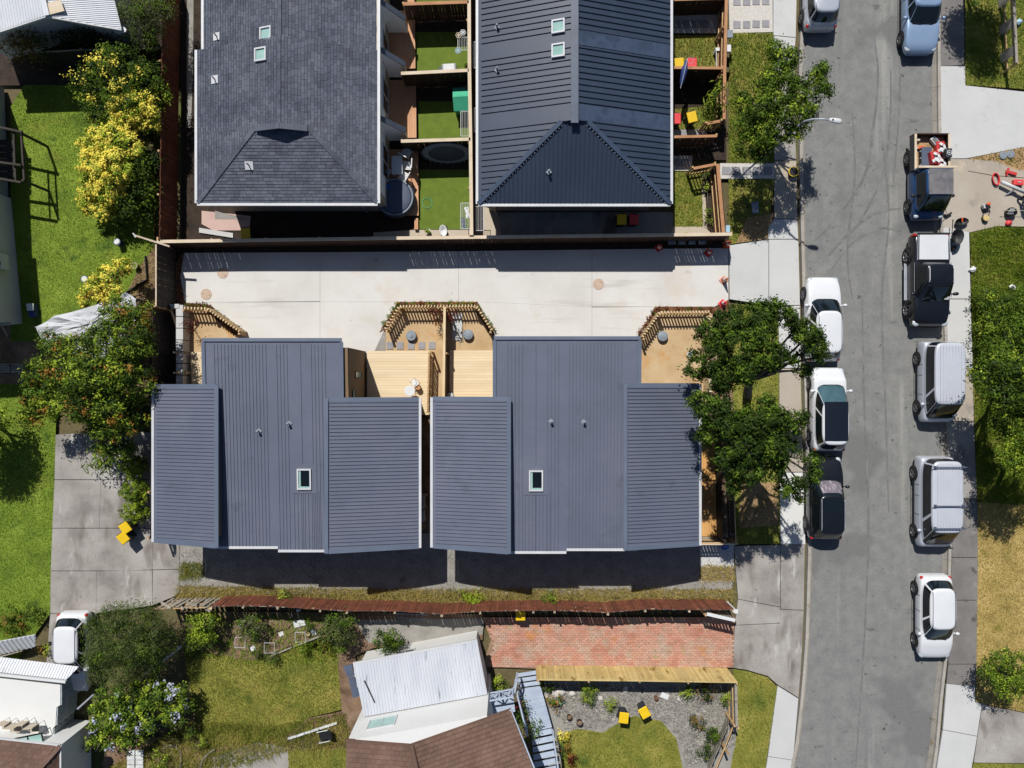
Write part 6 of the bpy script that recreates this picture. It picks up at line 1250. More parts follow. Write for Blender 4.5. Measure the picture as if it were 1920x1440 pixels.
car('parked_car', 'silver wagon parked nose up at the top of the street, left side', 'car', 1542, -30, 'up', p_silver, 4.4, 1.72, 1.52, 'wagon', extras=('seams',))
car('parked_car', 'ice blue sedan parked nose down at the top right of the street', 'car', 1731, 10, 'down', p_sky, 4.6, 1.76, 1.44, 'sedan')
car('parked_car', 'white wagon with black roof lines under the upper street tree', 'car', 1546, 598, 'up', p_white, 4.35, 1.75, 1.56, 'suv', belt=.98, extras=('seams',))
car('parked_car', 'white people mover with black glass roof parked between white wagon and black car', 'car', 1556, 768, 'up', p_white, 4.3, 1.74, 1.62, 'mpv', glass=m_glass_b, belt=1.0, extras=('blackroof',))
car('parked_car', 'black car with silver roof rails and painted windscreen reflection', 'car', 1550, 935, 'up', p_black, 4.25, 1.76, 1.6, 'suv', belt=.98, extras=('rails', 'sunroof', 'shade'))
car('parked_car', 'white hatchback at the lower right of the street', 'car', 1757, 1159, 'down', p_white, 4.3, 1.72, 1.48, 'hatch', extras=('seams',))
car('van', 'plain silver van parked beside the overhanging tree', 'van', 1761, 716, 'down', p_vans, 4.15, 1.72, 1.88, 'van', belt=1.02, extras=('ribs', 'paper'), group='vans parked along the street')
car('van', 'silver van with three black roof racks', 'van', 1756, 942, 'down', p_vans, 4.65, 1.78, 1.88, 'van', belt=1.02, extras=('ribs', 'racks'), group='vans parked along the street')
car('parked_car', 'white hatchback under the feathery tree in the lower left', 'car', 133, 1226, 'down', p_white, 4.1, 1.68, 1.46, 'hatch', extras=('seams',), group='cars in the driveways')

def ute():
    c = P(1745, 526, .8); root = thing('pickup_truck', 'black pickup truck with white tonneau cover', 'pickup', (c.x, c.y, -.085), math.pi, 'utility trucks parked along the street'); L, Wd, h = 4.75, 1.86, 2.375; belt = 1.1
    st = [(-h, .62, .86), (-h + .04, belt - .12, .93), (-h + .25, belt - .02, .98), (-.8, belt, 1), (h - 1.3, belt, 1), (h - .8, belt - .03, .99), (h - .35, belt - .12, .95), (h - .12, belt - .22, .86), (h, .6, .74)]
    bo = body_loft(L, Wd, st).build('body', p_black, root, smooth=True, world=False); sd = bo.modifiers.new('smooth', 'SUBSURF'); sd.levels = 1; sd.render_levels = 2
    cb = Cabin(Wd / 2 * .96, Wd / 2 * .74, -.95, h - 1.25, -.72, h - 1.98, belt - .03, 1.78, 5); cb.mesh().build('cabin', p_black, root, smooth=True, world=False)
    cb.patch(.07, .85, 51, 129).build('windscreen', m_glass_t, root, smooth=True, world=False); cb.patch(.2, .82, 232, 308).build('rear_window', m_glass_t, root, smooth=True, world=False)
    for a0, a1 in ((6, 45), (-42, 2)):
        for q in ((a0, a1), (180 - a1, 180 - a0)): cb.patch(.16, .82, *q).build('side_window', m_glass, root, smooth=True, world=False)
    MB().prism([(-.72, -h + .1), (.72, -h + .1), (.74, -1.02), (-.74, -1.02)], belt + .03, belt + .075).build('tonneau_cover', m_tar, root, world=False, bevel=.015)
    MB().beam((-.8, -h + .04, belt + .05), (.8, -h + .04, belt + .05), .08, .1).build('tailgate', m_black, root, world=False)
    for s in (-1, 1):
        MB().tube([(s * .79, -h + .1, belt + .06), (s * .82, -1.0, belt + .06)], .025, 6).build('bed_rail', m_steel, root, world=False)
        MB().tube([(s * .6, -.55, 1.8), (s * .6, -.45, 1.85), (s * .6, .1, 1.85), (s * .6, .2, 1.8)], .022, 6).build('roof_rail', m_gutter, root, world=False)
        MB().box((s * (Wd / 2 + .06), .0, .36), (.16, 1.9, .06)).build('side_step', m_steel, root, world=False, bevel=.02)
        MB().beam((s * (Wd / 2 + .004), -.9, belt - .03), (s * (Wd / 2 + .004), .9, belt - .03), .012, .03).build('belt_trim', m_steel, root, world=False)
        q = MB(); q.lathe((s * (Wd / 2 + .14), .72, belt + .1), [(.02, -.08), (.12, -.06), (.13, .06), (.05, .1)], 10, sx=1.1, sy=.7); q.beam((s * .85, .72, belt), (s * 1.02, .72, belt + .05), .06, .05); q.build('mirror', p_black, root, smooth=True, world=False)
        MB().lathe((s * .72, h - .22, .8), [(.02, -.05), (.17, -.03), (.19, .02), (.12, .075), (.01, .09)], 12).build('headlight', m_lens, root, smooth=True, world=False); MB().box((s * .84, -h + .06, .85), (.12, .1, .3)).build('taillight', m_redlamp, root, world=False)
        for y in (h - .95, -h + 1.05): wheel(root, s * (Wd / 2 - .06), y, .38, s, .26); MB().tube([(s * (Wd / 2 - .25), y, .4), (s * (Wd / 2 + .02), y, .4)], .46, 20).build('wheel_arch', m_black, root, world=False)
    MB().box((0, h - .06, .55), (1.3, .1, .3)).build('grille', m_black, root, world=False)
    p = cb.c(.2, math.radians(128), .012); MB().box((p.x + .1, p.y + .03, p.z + .02), (.24, .16, .01), m=Matrix.Rotation(-.5, 3, 'X')).build('paper_on_dash', m_white, root, world=False)
ute()

def flatbed():
    c = P(1743, 333, .8); root = thing('work_truck', 'blue open-bed work truck loaded with red tools', 'truck', (c.x, c.y, -.085), math.pi, 'utility trucks parked along the street'); h = 2.1; Wd = 1.7; belt = 1.02
    st = [(-.35, belt - .05, .97), (-.25, belt, 1), (.6, belt, 1), (h - .7, belt - .02, .99), (h - .3, belt - .14, .94), (h - .08, belt - .3, .84), (h, .55, .76)]
    body_loft(4.2, Wd, st).build('cab_body', p_blue, root, smooth=True, world=False)
    cb = Cabin(Wd / 2 * .97, Wd / 2 * .78, -.32, h - .30, -.22, h - .95, belt - .03, 1.85, 6); cb.mesh().build('cabin', p_blue, root, smooth=True, world=False); cb.patch(.07, .86, 50, 130).build('windscreen', m_glass_t, root, smooth=True, world=False)
    for q in ((-30, 44), (136, 210)): cb.patch(.16, .82, *q).build('side_window', m_glass, root, smooth=True, world=False)
    cb.roof_panel(-.16, h - 1.0, cb.ar - .06).build('roof_sheet', M('worn_roof', [S(98, 98, 102), S(122, 118, 120), S(134, 132, 134)], 2, .6, (10, .06), spots=[(S(112, 76, 72), 1.6, .66, .08)]), root, smooth=True, world=False)
    MB().box((0, -1.25, .66), (1.74, 1.78, .08)).build('bed_floor', m_dirt, root, world=False)
    for s in (-1, 1):
        MB().box((s * .87, -1.25, .9), (.05, 1.78, .42)).build('side_board', p_navy, root, world=False); MB().box((s * .85, -1.25, 1.13), (.11, 1.8, .035)).build('side_rail', m_cap, root, world=False)
        MB().lathe((s * .98, 1.0, 1.16), [(.02, -.08), (.11, -.06), (.12, .06), (.05, .1)], 10, sx=.9, sy=.7).beam((s * .8, .95, 1.05), (s * .95, 1.0, 1.12), .04, .04).build('mirror', m_black, root, world=False)
        MB().lathe((s * .62, h - .16, .76), [(.02, -.04), (.12, -.02), (.13, .03), (.02, .07)], 12).build('headlight', m_lens, root, smooth=True, world=False); MB().box((s * .8, -h - .07, .6), (.14, .05, .1)).build('taillight', m_redlamp, root, world=False)
        for y in (h - .75, -h + .95): wheel(root, s * (Wd / 2 - .08), y, .32, s, .19); MB().tube([(s * .6, y, .34), (s * (Wd / 2 - .0), y, .34)], .40, 18).build('wheel_arch', m_black, root, world=False)
    MB().box((0, -h - .06, .9), (1.78, .05, .42)).build('tailgate', m_dark_f, root, world=False); MB().box((0, -.34, 1.3), (1.8, .06, .5)).build('headboard', m_steel, root, world=False); MB().box((0, -.34, 1.58), (1.95, .1, .05)).build('headboard_rail', m_cap, root, world=False)
    # load on the bed, each thing on its own
    M3 = root.matrix_basis.copy(); M3 = Matrix.Translation(root.location) @ Matrix.Rotation(math.pi, 4, 'Z')
    def load(name, label, cat, x, y, z, rz, fn, group=None):
        p = M3 @ Vector((x, y, z)); t = thing(name, label, cat, tuple(p), math.pi + rz, group); fn(t); return t
    def toolbox(t):
        MB().box((0, 0, .16), (.42, .62, .3)).build('case', m_red, t, world=False, bevel=.02); b = MB(); rr = random.Random(5)
        for k in range(9): b.box((rr.uniform(-.14, .14), rr.uniform(-.24, .24), .33 + rr.uniform(0, .04)), (rr.uniform(.06, .14), rr.uniform(.08, .2), .05), rr.uniform(0, 3))
        b.build('fittings', m_white, t, world=False); MB().beam((-.1, 0, .36), (.1, 0, .36), .03, .03).build('handle', m_black, t, world=False)
    load('tool_crate', 'red tool crate of white fittings nearest the truck tailgate', 'crate', -.5, -1.5, .7, .05, toolbox, 'red crates on the work truck'); load('tool_crate', 'red tool crate of white fittings in the middle of the truck bed', 'crate', -.06, -.92, .98, .15, toolbox, 'red crates on the work truck'); load('tool_crate', 'red tool crate of white fittings against the truck cab', 'crate', -.52, -.68, .7, -.05, toolbox, 'red crates on the work truck')
    def chest(t): MB().box((0, 0, .14), (.5, 1.05, .28)).build('case', m_bin, t, world=False, bevel=.02); MB().box((0, 0, .3), (.52, 1.07, .04)).build('lid', m_spa, t, world=False, bevel=.01); [MB().box((.262, y, .2), (.02, .06, .1)).build('latch', m_gutter, t, world=False) for y in (-.35, 0, .35)]
    load('tool_chest', 'long charcoal tool chest on the work truck', 'tool chest', .22, -.98, .7, 0, chest)
    def blower(t): MB().box((0, 0, .12), (.3, .5, .2)).build('body', m_gutter, t, world=False, bevel=.04); [MB().box((0, -.15 + k * .07, .235), (.2, .03, .03)).build('vent', m_black, t, world=False) for k in range(5)]; MB().box((0, .32, .12), (.16, .2, .14)).build('nozzle', m_steel, t, world=False, bevel=.03)
    load('vacuum_unit', 'grey vacuum machine lying diagonally at the tailgate', 'machine', -.28, -1.86, .72, .7, blower)
    def drill(t): MB().box((0, 0, .09), (.14, .34, .12)).build('body', m_orange, t, world=False, bevel=.03); MB().tube([(0, .15, .09), (0, .34, .09)], .045, 8).build('chuck', m_gutter, t, world=False); MB().lathe((0, .38, .09), [(.02, -.06), (.07, -.03), (.07, .03), (.02, .06)], 10).build('tip', m_redlamp, t, world=False)
    load('power_tool', 'orange power tool with red tip on the work truck', 'power tool', .38, -1.56, .7, -1.4, drill)
    def speaker_(t): MB().box((0, 0, .2), (.3, .46, .4)).build('body', m_bin, t, world=False, bevel=.03); q = MB(); q.ring((0, 0, .41), .11, .02, 16); q.lathe((0, 0, .4), [(.05, 0), (.03, .03)], 10); q.build('dial', m_gutter, t, world=False)
    load('site_radio', 'dark box radio on the truck side rail', 'radio', -.72, -1.12, .95, 0, speaker_)
    def cup(t): MB().lathe((0, 0, 0), [(.06, 0), (.08, .16), (.085, .17)], 12).build('cup', m_white, t, world=False); MB().lathe((0, 0, .17), [(.088, 0), (.06, .015)], 12).build('lid', m_cap, t, world=False)
    load('bucket', 'small white bucket in the truck corner', 'bucket', .55, -1.95, .7, 0, cup)
flatbed()

# ------------------------------------------------------------------ street furniture
def lamp():
    b = P(1429, 297); e = P(1567, 226, 5.9); root = thing('street_lamp', 'galvanised curved-arm street lamp beside the top street tree', 'street lamp', (b.x, b.y, 0))
    B = Vector((b.x, b.y, 0)); d = Vector((e.x - b.x, e.y - b.y, 0))
    MB().tube([B, B + Vector((0, 0, 2.5)), B + Vector((0, 0, 4.9))], [.085, .07, .055], 10).build('pole', m_steel, root, smooth=True)
    MB().tube([B + Vector((0, 0, 4.9)), B + d * .06 + Vector((0, 0, 5.3)), B + d * .25 + Vector((0, 0, 5.62)), B + d * .55 + Vector((0, 0, 5.8)), B + d * .82 + Vector((0, 0, 5.86))], [.055, .05, .045, .04, .035], 8).build('arm', m_steel, root, smooth=True)
    c = B + d * .98 + Vector((0, 0, 5.88)); q = d.to_track_quat('X', 'Z').to_matrix(); h = MB(); n = 14; vs = []; fs = []
    pr = [(-.26, .05), (-.2, .09), (0, .12), (.2, .12), (.3, .07)]
    for x, r in pr:
        for k in range(n): a = 2 * math.pi * k / n; vs.append(c + q @ Vector((x, math.cos(a) * r, math.sin(a) * r * .6)))
    for i in range(len(pr) - 1):
        for k in range(n): fs.append((i * n + k, i * n + (k + 1) % n, (i + 1) * n + (k + 1) % n, (i + 1) * n + k))
    fs += [tuple(range(n - 1, -1, -1)), tuple(range((len(pr) - 1) * n, len(pr) * n))]; h.add(vs, fs); h.build('head', m_gutter, root, smooth=True)
    MB().lathe(c + q @ Vector((-.12, 0, .06)), [(.035, 0), (.03, .04)], 10).build('photocell', m_black, root); MB().box(c + q @ Vector((.08, 0, -.075)), (.3, .17, .02), m=q).build('lens', m_glass_s, root); MB().lathe((B.x, B.y, 0), [(.16, 0), (.16, .04), (.1, .06)], 12).build('base_plate', m_steel, root)
lamp()

def make_bin(lid, body=m_bin, h=.93):
    t = thing('wheelie_bin', 'bin', 'wheelie bin'); b = MB(); w0, d0, w1, d1 = .36, .40, .46, .52
    b.add([(-w0 / 2, -d0 / 2, .05), (w0 / 2, -d0 / 2, .05), (w0 / 2, d0 / 2, .05), (-w0 / 2, d0 / 2, .05), (-w1 / 2, -d1 / 2, h - .06), (w1 / 2, -d1 / 2, h - .06), (w1 / 2, d1 / 2, h - .06), (-w1 / 2, d1 / 2, h - .06)], [(3, 2, 1, 0), (4, 5, 6, 7), (0, 1, 5, 4), (1, 2, 6, 5), (2, 3, 7, 6), (3, 0, 4, 7)]); b.build('tub', body, t, world=False, bevel=.015)
    l = MB(); vs = [(-.25, -.29, h - .055), (.25, -.29, h - .055), (.25, .28, h - .055), (-.25, .28, h - .055), (-.23, -.26, h - .01), (.23, -.26, h - .01), (.23, .25, h + .02), (-.23, .25, h + .02)]; l.add(vs, [(3, 2, 1, 0), (4, 5, 6, 7), (0, 1, 5, 4), (1, 2, 6, 5), (2, 3, 7, 6), (3, 0, 4, 7)]); l.build('lid', lid, t, world=False, bevel=.02)
    MB().tube([(-.2, .3, h - .07), (.2, .3, h - .07)], .02, 8).build('handle', body, t, world=False)
    for s in (-1, 1): MB().tube([(s * .17, .22, .1), (s * .23, .22, .1)], .1, 14).build('wheel', m_rubber, t, world=False)
    return t
yb = make_bin(m_yellow); rb = make_bin(m_redlid, m_bin, .85)
YB = [(1274, 118, .1, 'yellow lidded bin beside the washing pole'), (1298, 219, .25, 'yellow lidded bin, lower of the pair beside the slatted gate'), (234, 990, .6, 'yellow lidded bin on the old driveway, upper of two'), (230, 1009, .7, 'yellow lidded bin on the old driveway, lower of two'), (460, 437, .05, 'yellow lidded bin beside the pink patio'), (1166, 411, 0, 'yellow lidded bin in the shade below the dark roof'), (1170, 1347, math.pi - .12, 'yellow lidded bin on the curved lawn, left of two'), (1209, 1337, math.pi + .5, 'yellow lidded bin on the curved lawn, right of two'), (976, 1154, 0, 'yellow lidded bin against the south side of the brown fence')]
for i, (x, y, r, lb) in enumerate(YB): c = P(x, y, .93); place(yb, i == 0, (c.x, c.y, 0), r, lb, 'yellow lidded wheelie bins')
RB = [(1298, 118, 0, 'red lidded bin beside the washing pole'), (1268, 222, 0, 'red lidded bin, upper of the pair beside the slatted gate'), (1189, 411, 0, 'red lidded bin in the shade below the dark roof')]
for i, (x, y, r, lb) in enumerate(RB): c = P(x, y, .85); place(rb, i == 0, (c.x, c.y, 0), r, lb, 'red lidded wheelie bins')

def cone(x, y, mt, lb, h=.7, tilt=0):
    c = P(x, y, .35); t = thing('traffic_cone', lb, 'cone', (c.x, c.y, .03), R.uniform(0, 1), 'cones by the driveway entrance'); MB().box((0, 0, .02), (.36, .36, .04)).build('base', mt, t, world=False, bevel=.02); MB().lathe((0, 0, .04), [(.14, 0), (.09, h * .45), (.03, h)], 16).build('cone_body', mt, t, smooth=True, world=False); MB().lathe((0, 0, .04), [(.107, h * .32), (.078, h * .58)], 16).build('reflective_band', m_white, t, world=False)
cone(1365, 457, m_orange, 'bright orange cone at the driveway fence corner', .9); cone(1331, 472, m_red, 'red cone in the fence shade left of the orange cone'); cone(1237, 462, m_red, 'red cone in the fence shade farthest from the street'); cone(1360, 524, m_pinkc, 'faded cone standing in the middle of the driveway entrance', .8); cone(1358, 568, m_redlid, 'pink cone at the tip of the right bark garden')
for i, (x, y, lb) in enumerate(((418, 512, 'round rusty manhole cover, upper left of the driveway'), (387, 552, 'round rusty manhole cover, lower left of the driveway'), (1122, 533, 'round rusty manhole cover towards the street'))):
    c = P(x, y); t = thing('manhole_cover', lb, 'manhole cover', (c.x, c.y, .02), R.uniform(0, 3), 'manhole covers in the shared driveway'); MB().lathe((0, 0, .0), [(.27, 0), (.27, .008), (.25, .012)], 28).build('cover', m_manhole, t, world=False); r_ = MB(); r_.ring((0, 0, .008), .275, .012, 28); r_.build('rim', m_manhole, t, world=False); [MB().box((s * .17, 0, .013), (.03, .06, .006)).build('lift_slot', m_rust, t, world=False) for s in (-1, 1)]
for i, (x, y, lb) in enumerate(((772, 630, 'round grey tank lid left of the dividing fence'), (878, 628, 'domed grey tank lid beside the concrete pad'), (1241, 631, 'grey tank lid in the right clay yard'))):
    c = P(x, y); t = thing('tank_lid', lb, 'tank lid', (c.x, c.y, 0), 0, 'tank lids in the clay yards'); MB().lathe((0, 0, 0), [(.27, 0), (.27, .22), (.25, .26), (.12, .30 if i else .27), (.02, .31 if i else .275)], 26).build('dome', m_tank, t, smooth=False, world=False); MB().lathe((0, 0, .28), [(.09, 0), (.08, .04)], 14).build('knob', m_tank, t, world=False)
c = P(1294, 664); t = thing('drain_cap', 'white ringed drain cap in the right clay yard', 'drain', (c.x, c.y, 0)); q = MB(); q.ring((0, 0, .03), .14, .035, 22); q.build('ring', m_white, t, world=False); MB().lathe((0, 0, 0), [(.1, 0), (.1, .03)], 16).build('cap', m_tank, t, world=False)
c = P(857, 613); t = thing('concrete_pad', 'grey concrete pad right of the dividing fence', 'pad', (c.x, c.y, 0)); MB().box((0, 0, .04), (.55, 1.4, .08)).build('slab', m_conc_pale, t, world=False, bevel=.01); MB().box((0, .69, .085), (.5, .03, .01)).build('edge_strip', m_paver, t, world=False)
for i, (x, lb) in enumerate(((1260, 'grey storage tub by the driveway fence, first of four'), (1279, 'grey storage tub by the driveway fence, second of four'), (1298, 'grey storage tub by the driveway fence, third of four'), (1317, 'grey storage tub by the driveway fence, fourth and nearest the street'))):
    c = P(x, 453, .3); t = thing('storage_tub', lb, 'tub', (c.x, c.y, .0), 0, 'grey tubs along the driveway fence'); b = MB(); b.prism([(-.17, -.11), (.17, -.11), (.17, .11), (-.17, .11)], 0, .26); b.build('tub', m_spa, t, world=False, bevel=.02); MB().box((0, 0, .27), (.38, .26, .025)).build('lid', m_tank, t, world=False, bevel=.01)

# ------------------------------------------------------------------ yard things behind the top houses
def drying_rack(lb, x, y, w, l, z=1.25, off=0):
    c = P(x, y, z); t = thing('drying_rack', lb, 'drying rack', (c.x, c.y, z), 0, 'fold-down drying racks on the fences'); f = MB()
    for s in (-1, 1): f.tube([(-w / 2, s * l / 2, 0), (w / 2, s * l / 2, 0)], .016, 6); f.tube([(s * w / 2, -l / 2, 0), (s * w / 2, l / 2, 0)], .016, 6)
    f.build('frame', m_white, t, world=False); k = max(4, int(w / .075)); g = MB()
    for i in range(1, k): g.tube([(-w / 2 + w * i / k, -l / 2, 0), (-w / 2 + w * i / k, l / 2, 0)], .007, 5)
    g.build('lines', m_white, t, world=False); MB().beam((w / 2 - .02, 0, 0), (w / 2 - .02, 0, -.3), .03, .03).build('bracket', m_white, t, world=False); return t
drying_rack('white drying rack with pinwheels beside the grey box', 868, 82, .5, .65); drying_rack('white drying rack below the green playhouse', 872, 232, .42, 1.25); dr3 = drying_rack('white drying rack with laundry beside the spa yard lawn', 873, 405, .48, 1.3)
drying_rack('white drying rack on the alley side, top', 892, 103, .3, 1.3); drying_rack('white drying rack on the alley side, middle', 893, 225, .26, 1.2); drying_rack('white drying rack on the alley side, lowest', 899, 410, .4, 1.2)
for i, (x, y, lb, mt) in enumerate(((860, 66, 'pale green pinwheel hanging on the drying rack', m_cap), (868, 61, 'white pinwheel hanging on the drying rack', m_white), (859, 95, 'light blue pinwheel hanging on the drying rack', m_ltblue))):
    c = P(x, y, 1.3); t = thing('pinwheel', lb, 'pinwheel', (c.x, c.y, 1.3)); q = MB()
    for k in range(6): a = k * math.pi / 3; q.ring((math.cos(a) * .09, math.sin(a) * .09, 0), .06, .014, 12)
    q.build('petals', mt, t, world=False); MB().lathe((0, 0, -.02), [(.03, 0), (.03, .04)], 8).build('hub', mt, t, world=False)
for i, (x, y, lb, mt) in enumerate(((876, 398, 'white cloth on the lowest drying rack', m_white), (869, 418, 'grey patterned cloth on the lowest drying rack', m_spa))):
    c = P(x, y, 1.28); t = thing('laundry', lb, 'cloth', (c.x, c.y, 1.27), .2); b = MB(); n = 8; vs = [(-.1 + .2 * j / n, -.28 + .56 * k / n, .03 * math.sin(j * 1.7 + k) - .12 * abs(j / n - .5)) for k in range(n + 1) for j in range(n + 1)]; b.add(vs, [(k * (n + 1) + j, k * (n + 1) + j + 1, (k + 1) * (n + 1) + j + 1, (k + 1) * (n + 1) + j) for k in range(n) for j in range(n)]); b.build('cloth', mt, t, smooth=True, world=False); q = MB(); [q.box((0, s, .03), (.02, .05, .06)) for s in (-.2, .2)]; q.build('peg', m_greenp, t, world=False)
c = P(842, 127, .7); t = thing('storage_box', 'grey plastic storage cabinet on the artificial lawn', 'cabinet', (c.x, c.y, 0), .06); MB().box((0, 0, .38), (.75, .4, .76)).build('body', m_paver, t, world=False, bevel=.03); MB().box((0, 0, .78), (.6, .34, .05)).build('lid', m_gutter, t, world=False, bevel=.02); MB().box((-.45, -.02, .3), (.18, .3, .5)).build('side_shelf', m_spa, t, world=False, bevel=.02)
def playhouse():
    c = P(866, 190, .5); t = thing('playhouse', 'green plastic playhouse with pitched roof', 'playhouse', (c.x, c.y, 0), .05); MB().box((0, 0, .38), (.74, 1.05, .76)).build('walls', m_greenp, t, world=False, bevel=.03)
    b = MB(); b.add([(-.42, -.6, .78), (.42, -.6, .78), (.42, 0, 1.12), (-.42, 0, 1.12), (-.42, .6, .78), (.42, .6, .78), (-.42, -.6, .74), (.42, -.6, .74), (-.42, .6, .74), (.42, .6, .74)], [(0, 1, 2, 3), (3, 2, 5, 4), (6, 7, 1, 0), (4, 5, 9, 8), (0, 3, 4, 8, 6), (1, 7, 9, 5, 2)]); b.build('roof', m_greenp, t, world=False)
    MB().box((-.375, -.1, .35), (.02, .36, .6)).build('door', m_gutter, t, world=False); MB().box((0, -.53, .45), (.3, .02, .26)).build('window', m_white, t, world=False)
playhouse()
def trampoline():
    c = P(838, 288, .7); t = thing('trampoline', 'grey trampoline tipped on its edge against the fence', 'trampoline', (c.x, c.y, .0)); q = Matrix.Rotation(math.radians(72), 3, 'X'); o = Vector((0, 0, .78)); q3 = q @ Matrix.Diagonal((1.55, 1.0, 1.0))
    f = MB(); f.ring(o, .78, .05, 32, q3, 8); f.build('frame', m_tank, t, smooth=True, world=False); p = MB(); vs = []; n = 32
    for r in (.76, .60):
        for k in range(n): a = 2 * math.pi * k / n; vs.append(o + q3 @ Vector((math.cos(a) * r, math.sin(a) * r, .03)))
    p.add(vs, [(k, (k + 1) % n, n + (k + 1) % n, n + k) for k in range(n)]); p.build('safety_pad', m_tank, t, world=False)
    m_ = MB(); m_.add([o + q3 @ Vector((math.cos(2 * math.pi * k / n) * .6, math.sin(2 * math.pi * k / n) * .6, 0)) for k in range(n)], [tuple(range(n))]); m_.build('mat', m_spa, t, world=False)
    s = MB(); [s.tube([o + q3 @ Vector((math.cos(a) * .78, math.sin(a) * .78, 0)), o + q3 @ Vector((math.cos(a) * .84, math.sin(a) * .84, .1))], .008, 5) for a in np.arange(0, 6.28, .26)]; s.build('spring_hooks', m_gutter, t, world=False)
trampoline()
def spa():
    c = P(742, 372, .6); t = thing('spa_pool', 'round grey inflatable spa pool with cover', 'spa pool', (c.x, c.y, .25)); MB().lathe((0, 0, 0), [(.88, 0), (.98, .15), (1.0, .35), (.95, .55), (.84, .62)], 36).build('tub', m_spa, t, smooth=True, world=False); MB().lathe((0, 0, .62), [(.84, .0), (.80, .045), (.4, .07), (.02, .075)], 36).build('cover', m_spa, t, smooth=True, world=False); MB().box((-.35, .5, .70), (.28, .18, .03), .2).build('control_panel', m_blue, t, world=False); q = MB(); q.ring((0, 0, .6), .9, .05, 36); q.build('rim', m_tank, t, smooth=True, world=False)
spa()
c = P(744, 309, 1.0); t = thing('patio_table', 'white rectangular plastic table on the spa deck', 'table', (c.x, c.y, .25), .03); MB().box((0, 0, .72), (.56, .95, .04)).build('top', m_white, t, world=False, bevel=.02)
for sx in (-.22, .22):
    for sy in (-.4, .4): MB().tube([(sx, sy, 0), (sx, sy, .7)], .02, 6).build('leg', m_white, t, world=False)
for i, (x, y, r, lb) in enumerate(((762, 286, 2.6, 'white slatted chair at the upper right of the plastic table'), (763, 310, -math.pi / 2 - .05, 'white slatted chair at the right of the plastic table'), (757, 330, -math.pi / 2 - .5, 'white slatted chair at the lower right of the plastic table'), (724, 321, math.pi / 2 + .7, 'white slatted chair by the wall at the left of the table'))):
    c = P(x, y, .7); t = thing('patio_chair', lb, 'chair', (c.x, c.y, .25), r, 'white chairs round the plastic table')
    for k in range(5): MB().box((-.18 + k * .09, 0, .42), (.07, .46, .025)).build('seat_slat', m_white, t, world=False)
    for k in range(5): MB().box((-.18 + k * .09, .24 + .02, .64), (.07, .03, .44), m=Matrix.Rotation(-.2, 3, 'X')).build('back_slat', m_white, t, world=False)
    MB().box((0, .3, .86), (.5, .06, .08)).build('top_rail', m_white, t, world=False, bevel=.02)
    for sx in (-.21, .21):
        for sy in (-.2, .2): MB().tube([(sx, sy, 0), (sx, sy, .42)], .02, 6).build('leg', m_white, t, world=False)
c = P(769, 381, .5); t = thing('bench_seat', 'narrow white bench beside the spa pool', 'bench', (c.x, c.y, .25), -.14); MB().box((0, 0, .4), (.2, .72, .06)).build('seat', m_white, t, world=False, bevel=.02); [MB().box((0, s * .28, .18), (.16, .05, .37)).build('leg', m_white, t, world=False) for s in (-1, 1)]
c = P(831, 432, .3); t = thing('baby_bath', 'white oval plastic bath beside the artificial lawn', 'bath', (c.x, c.y, .02), .2); MB().lathe((0, 0, 0), [(.14, 0), (.2, .2), (.235, .26), (.21, .25), (.13, .06)], 24, sx=.85, sy=1.25).build('basin', m_white, t, smooth=True, world=False); q = MB(); [q.beam((s * .14, -.3, .02), (s * .2, .3, .1), .03, .03) for s in (-1, 1)]; q.build('stand', m_black, t, world=False)
c = P(803, 433, .2); t = thing('pot_plant', 'small potted green plant on the cream strip', 'pot plant', (c.x, c.y, .01)); MB().lathe((0, 0, 0), [(.09, 0), (.12, .2)], 12).build('pot', m_white, t, world=False); V, Fc, Mi = leaves([(0, 0, .28, .12)], 12, .12, .07, 1, [1], 8, .05, .5, 301); part('foliage', fmesh('foliage', V, Fc, [l_lime], Mi), t)
q = MB(); c = P(801, 381); q.ring((c.x, c.y, .02), .26, .012, 24); o = q.build('hoop', m_greenp); tag(o, 'thin hoop lying on the lawn beside the spa deck', 'hoop')
def washing_pole():
    a, b = P(1288, 112, 1.9), P(1279, 160, 1.9); t = thing('folded_clothesline', 'folded rotary clothesline with navy cover beside the upper bins', 'clothesline', (a.x, a.y, 0)); MB().tube([(a.x, a.y, 0), (a.x, a.y, 1.9)], .025, 8).build('pole', m_steel, t); c1 = Vector((a.x, a.y, 1.85)); c2 = Vector((b.x, b.y, 1.5)); MB().tube([c1, c1.lerp(c2, .35), c1.lerp(c2, .75), c2], [.05, .16, .11, .02], 10).build('cover', m_binblue, t, smooth=True); MB().tube([c1 + Vector((0, 0, .17)), c1.lerp(c2, .4) + Vector((0, 0, .19)), c2 + Vector((0, 0, .04))], .012, 6).build('zip_edge', m_white, t)
    q = MB(); q.ring((a.x + .2, a.y + .05, 1.7), .16, .01, 18); q.build('arm_ring', m_steel, t)
washing_pole()
t = thing('storage_bench', 'pale low cabinet against the upper street fence', 'cabinet', P(1347, 92)); c = P(1347, 92, .4); MB().prism(PL([(1342, 89), (1353, 89), (1353, 95), (1342, 95)], .5), 0, .5).build('body', m_white, t); MB().beam(P(1343, 96, .45), P(1343, 126, .45), .03, .03).build('rail', m_white, t)
c = P(1366, 68, .8); t = thing('letterbox', 'grey letterbox at the corner of the pebble forecourt', 'letterbox', (c.x, c.y, 0)); MB().box((0, 0, .45), (.06, .06, .9)).build('post', m_white, t, world=False); MB().box((0, 0, .95), (.24, .34, .2)).build('box', m_gutter, t, world=False, bevel=.02); MB().box((0, 0, 1.06), (.28, .38, .03)).build('lid', m_tank, t, world=False)
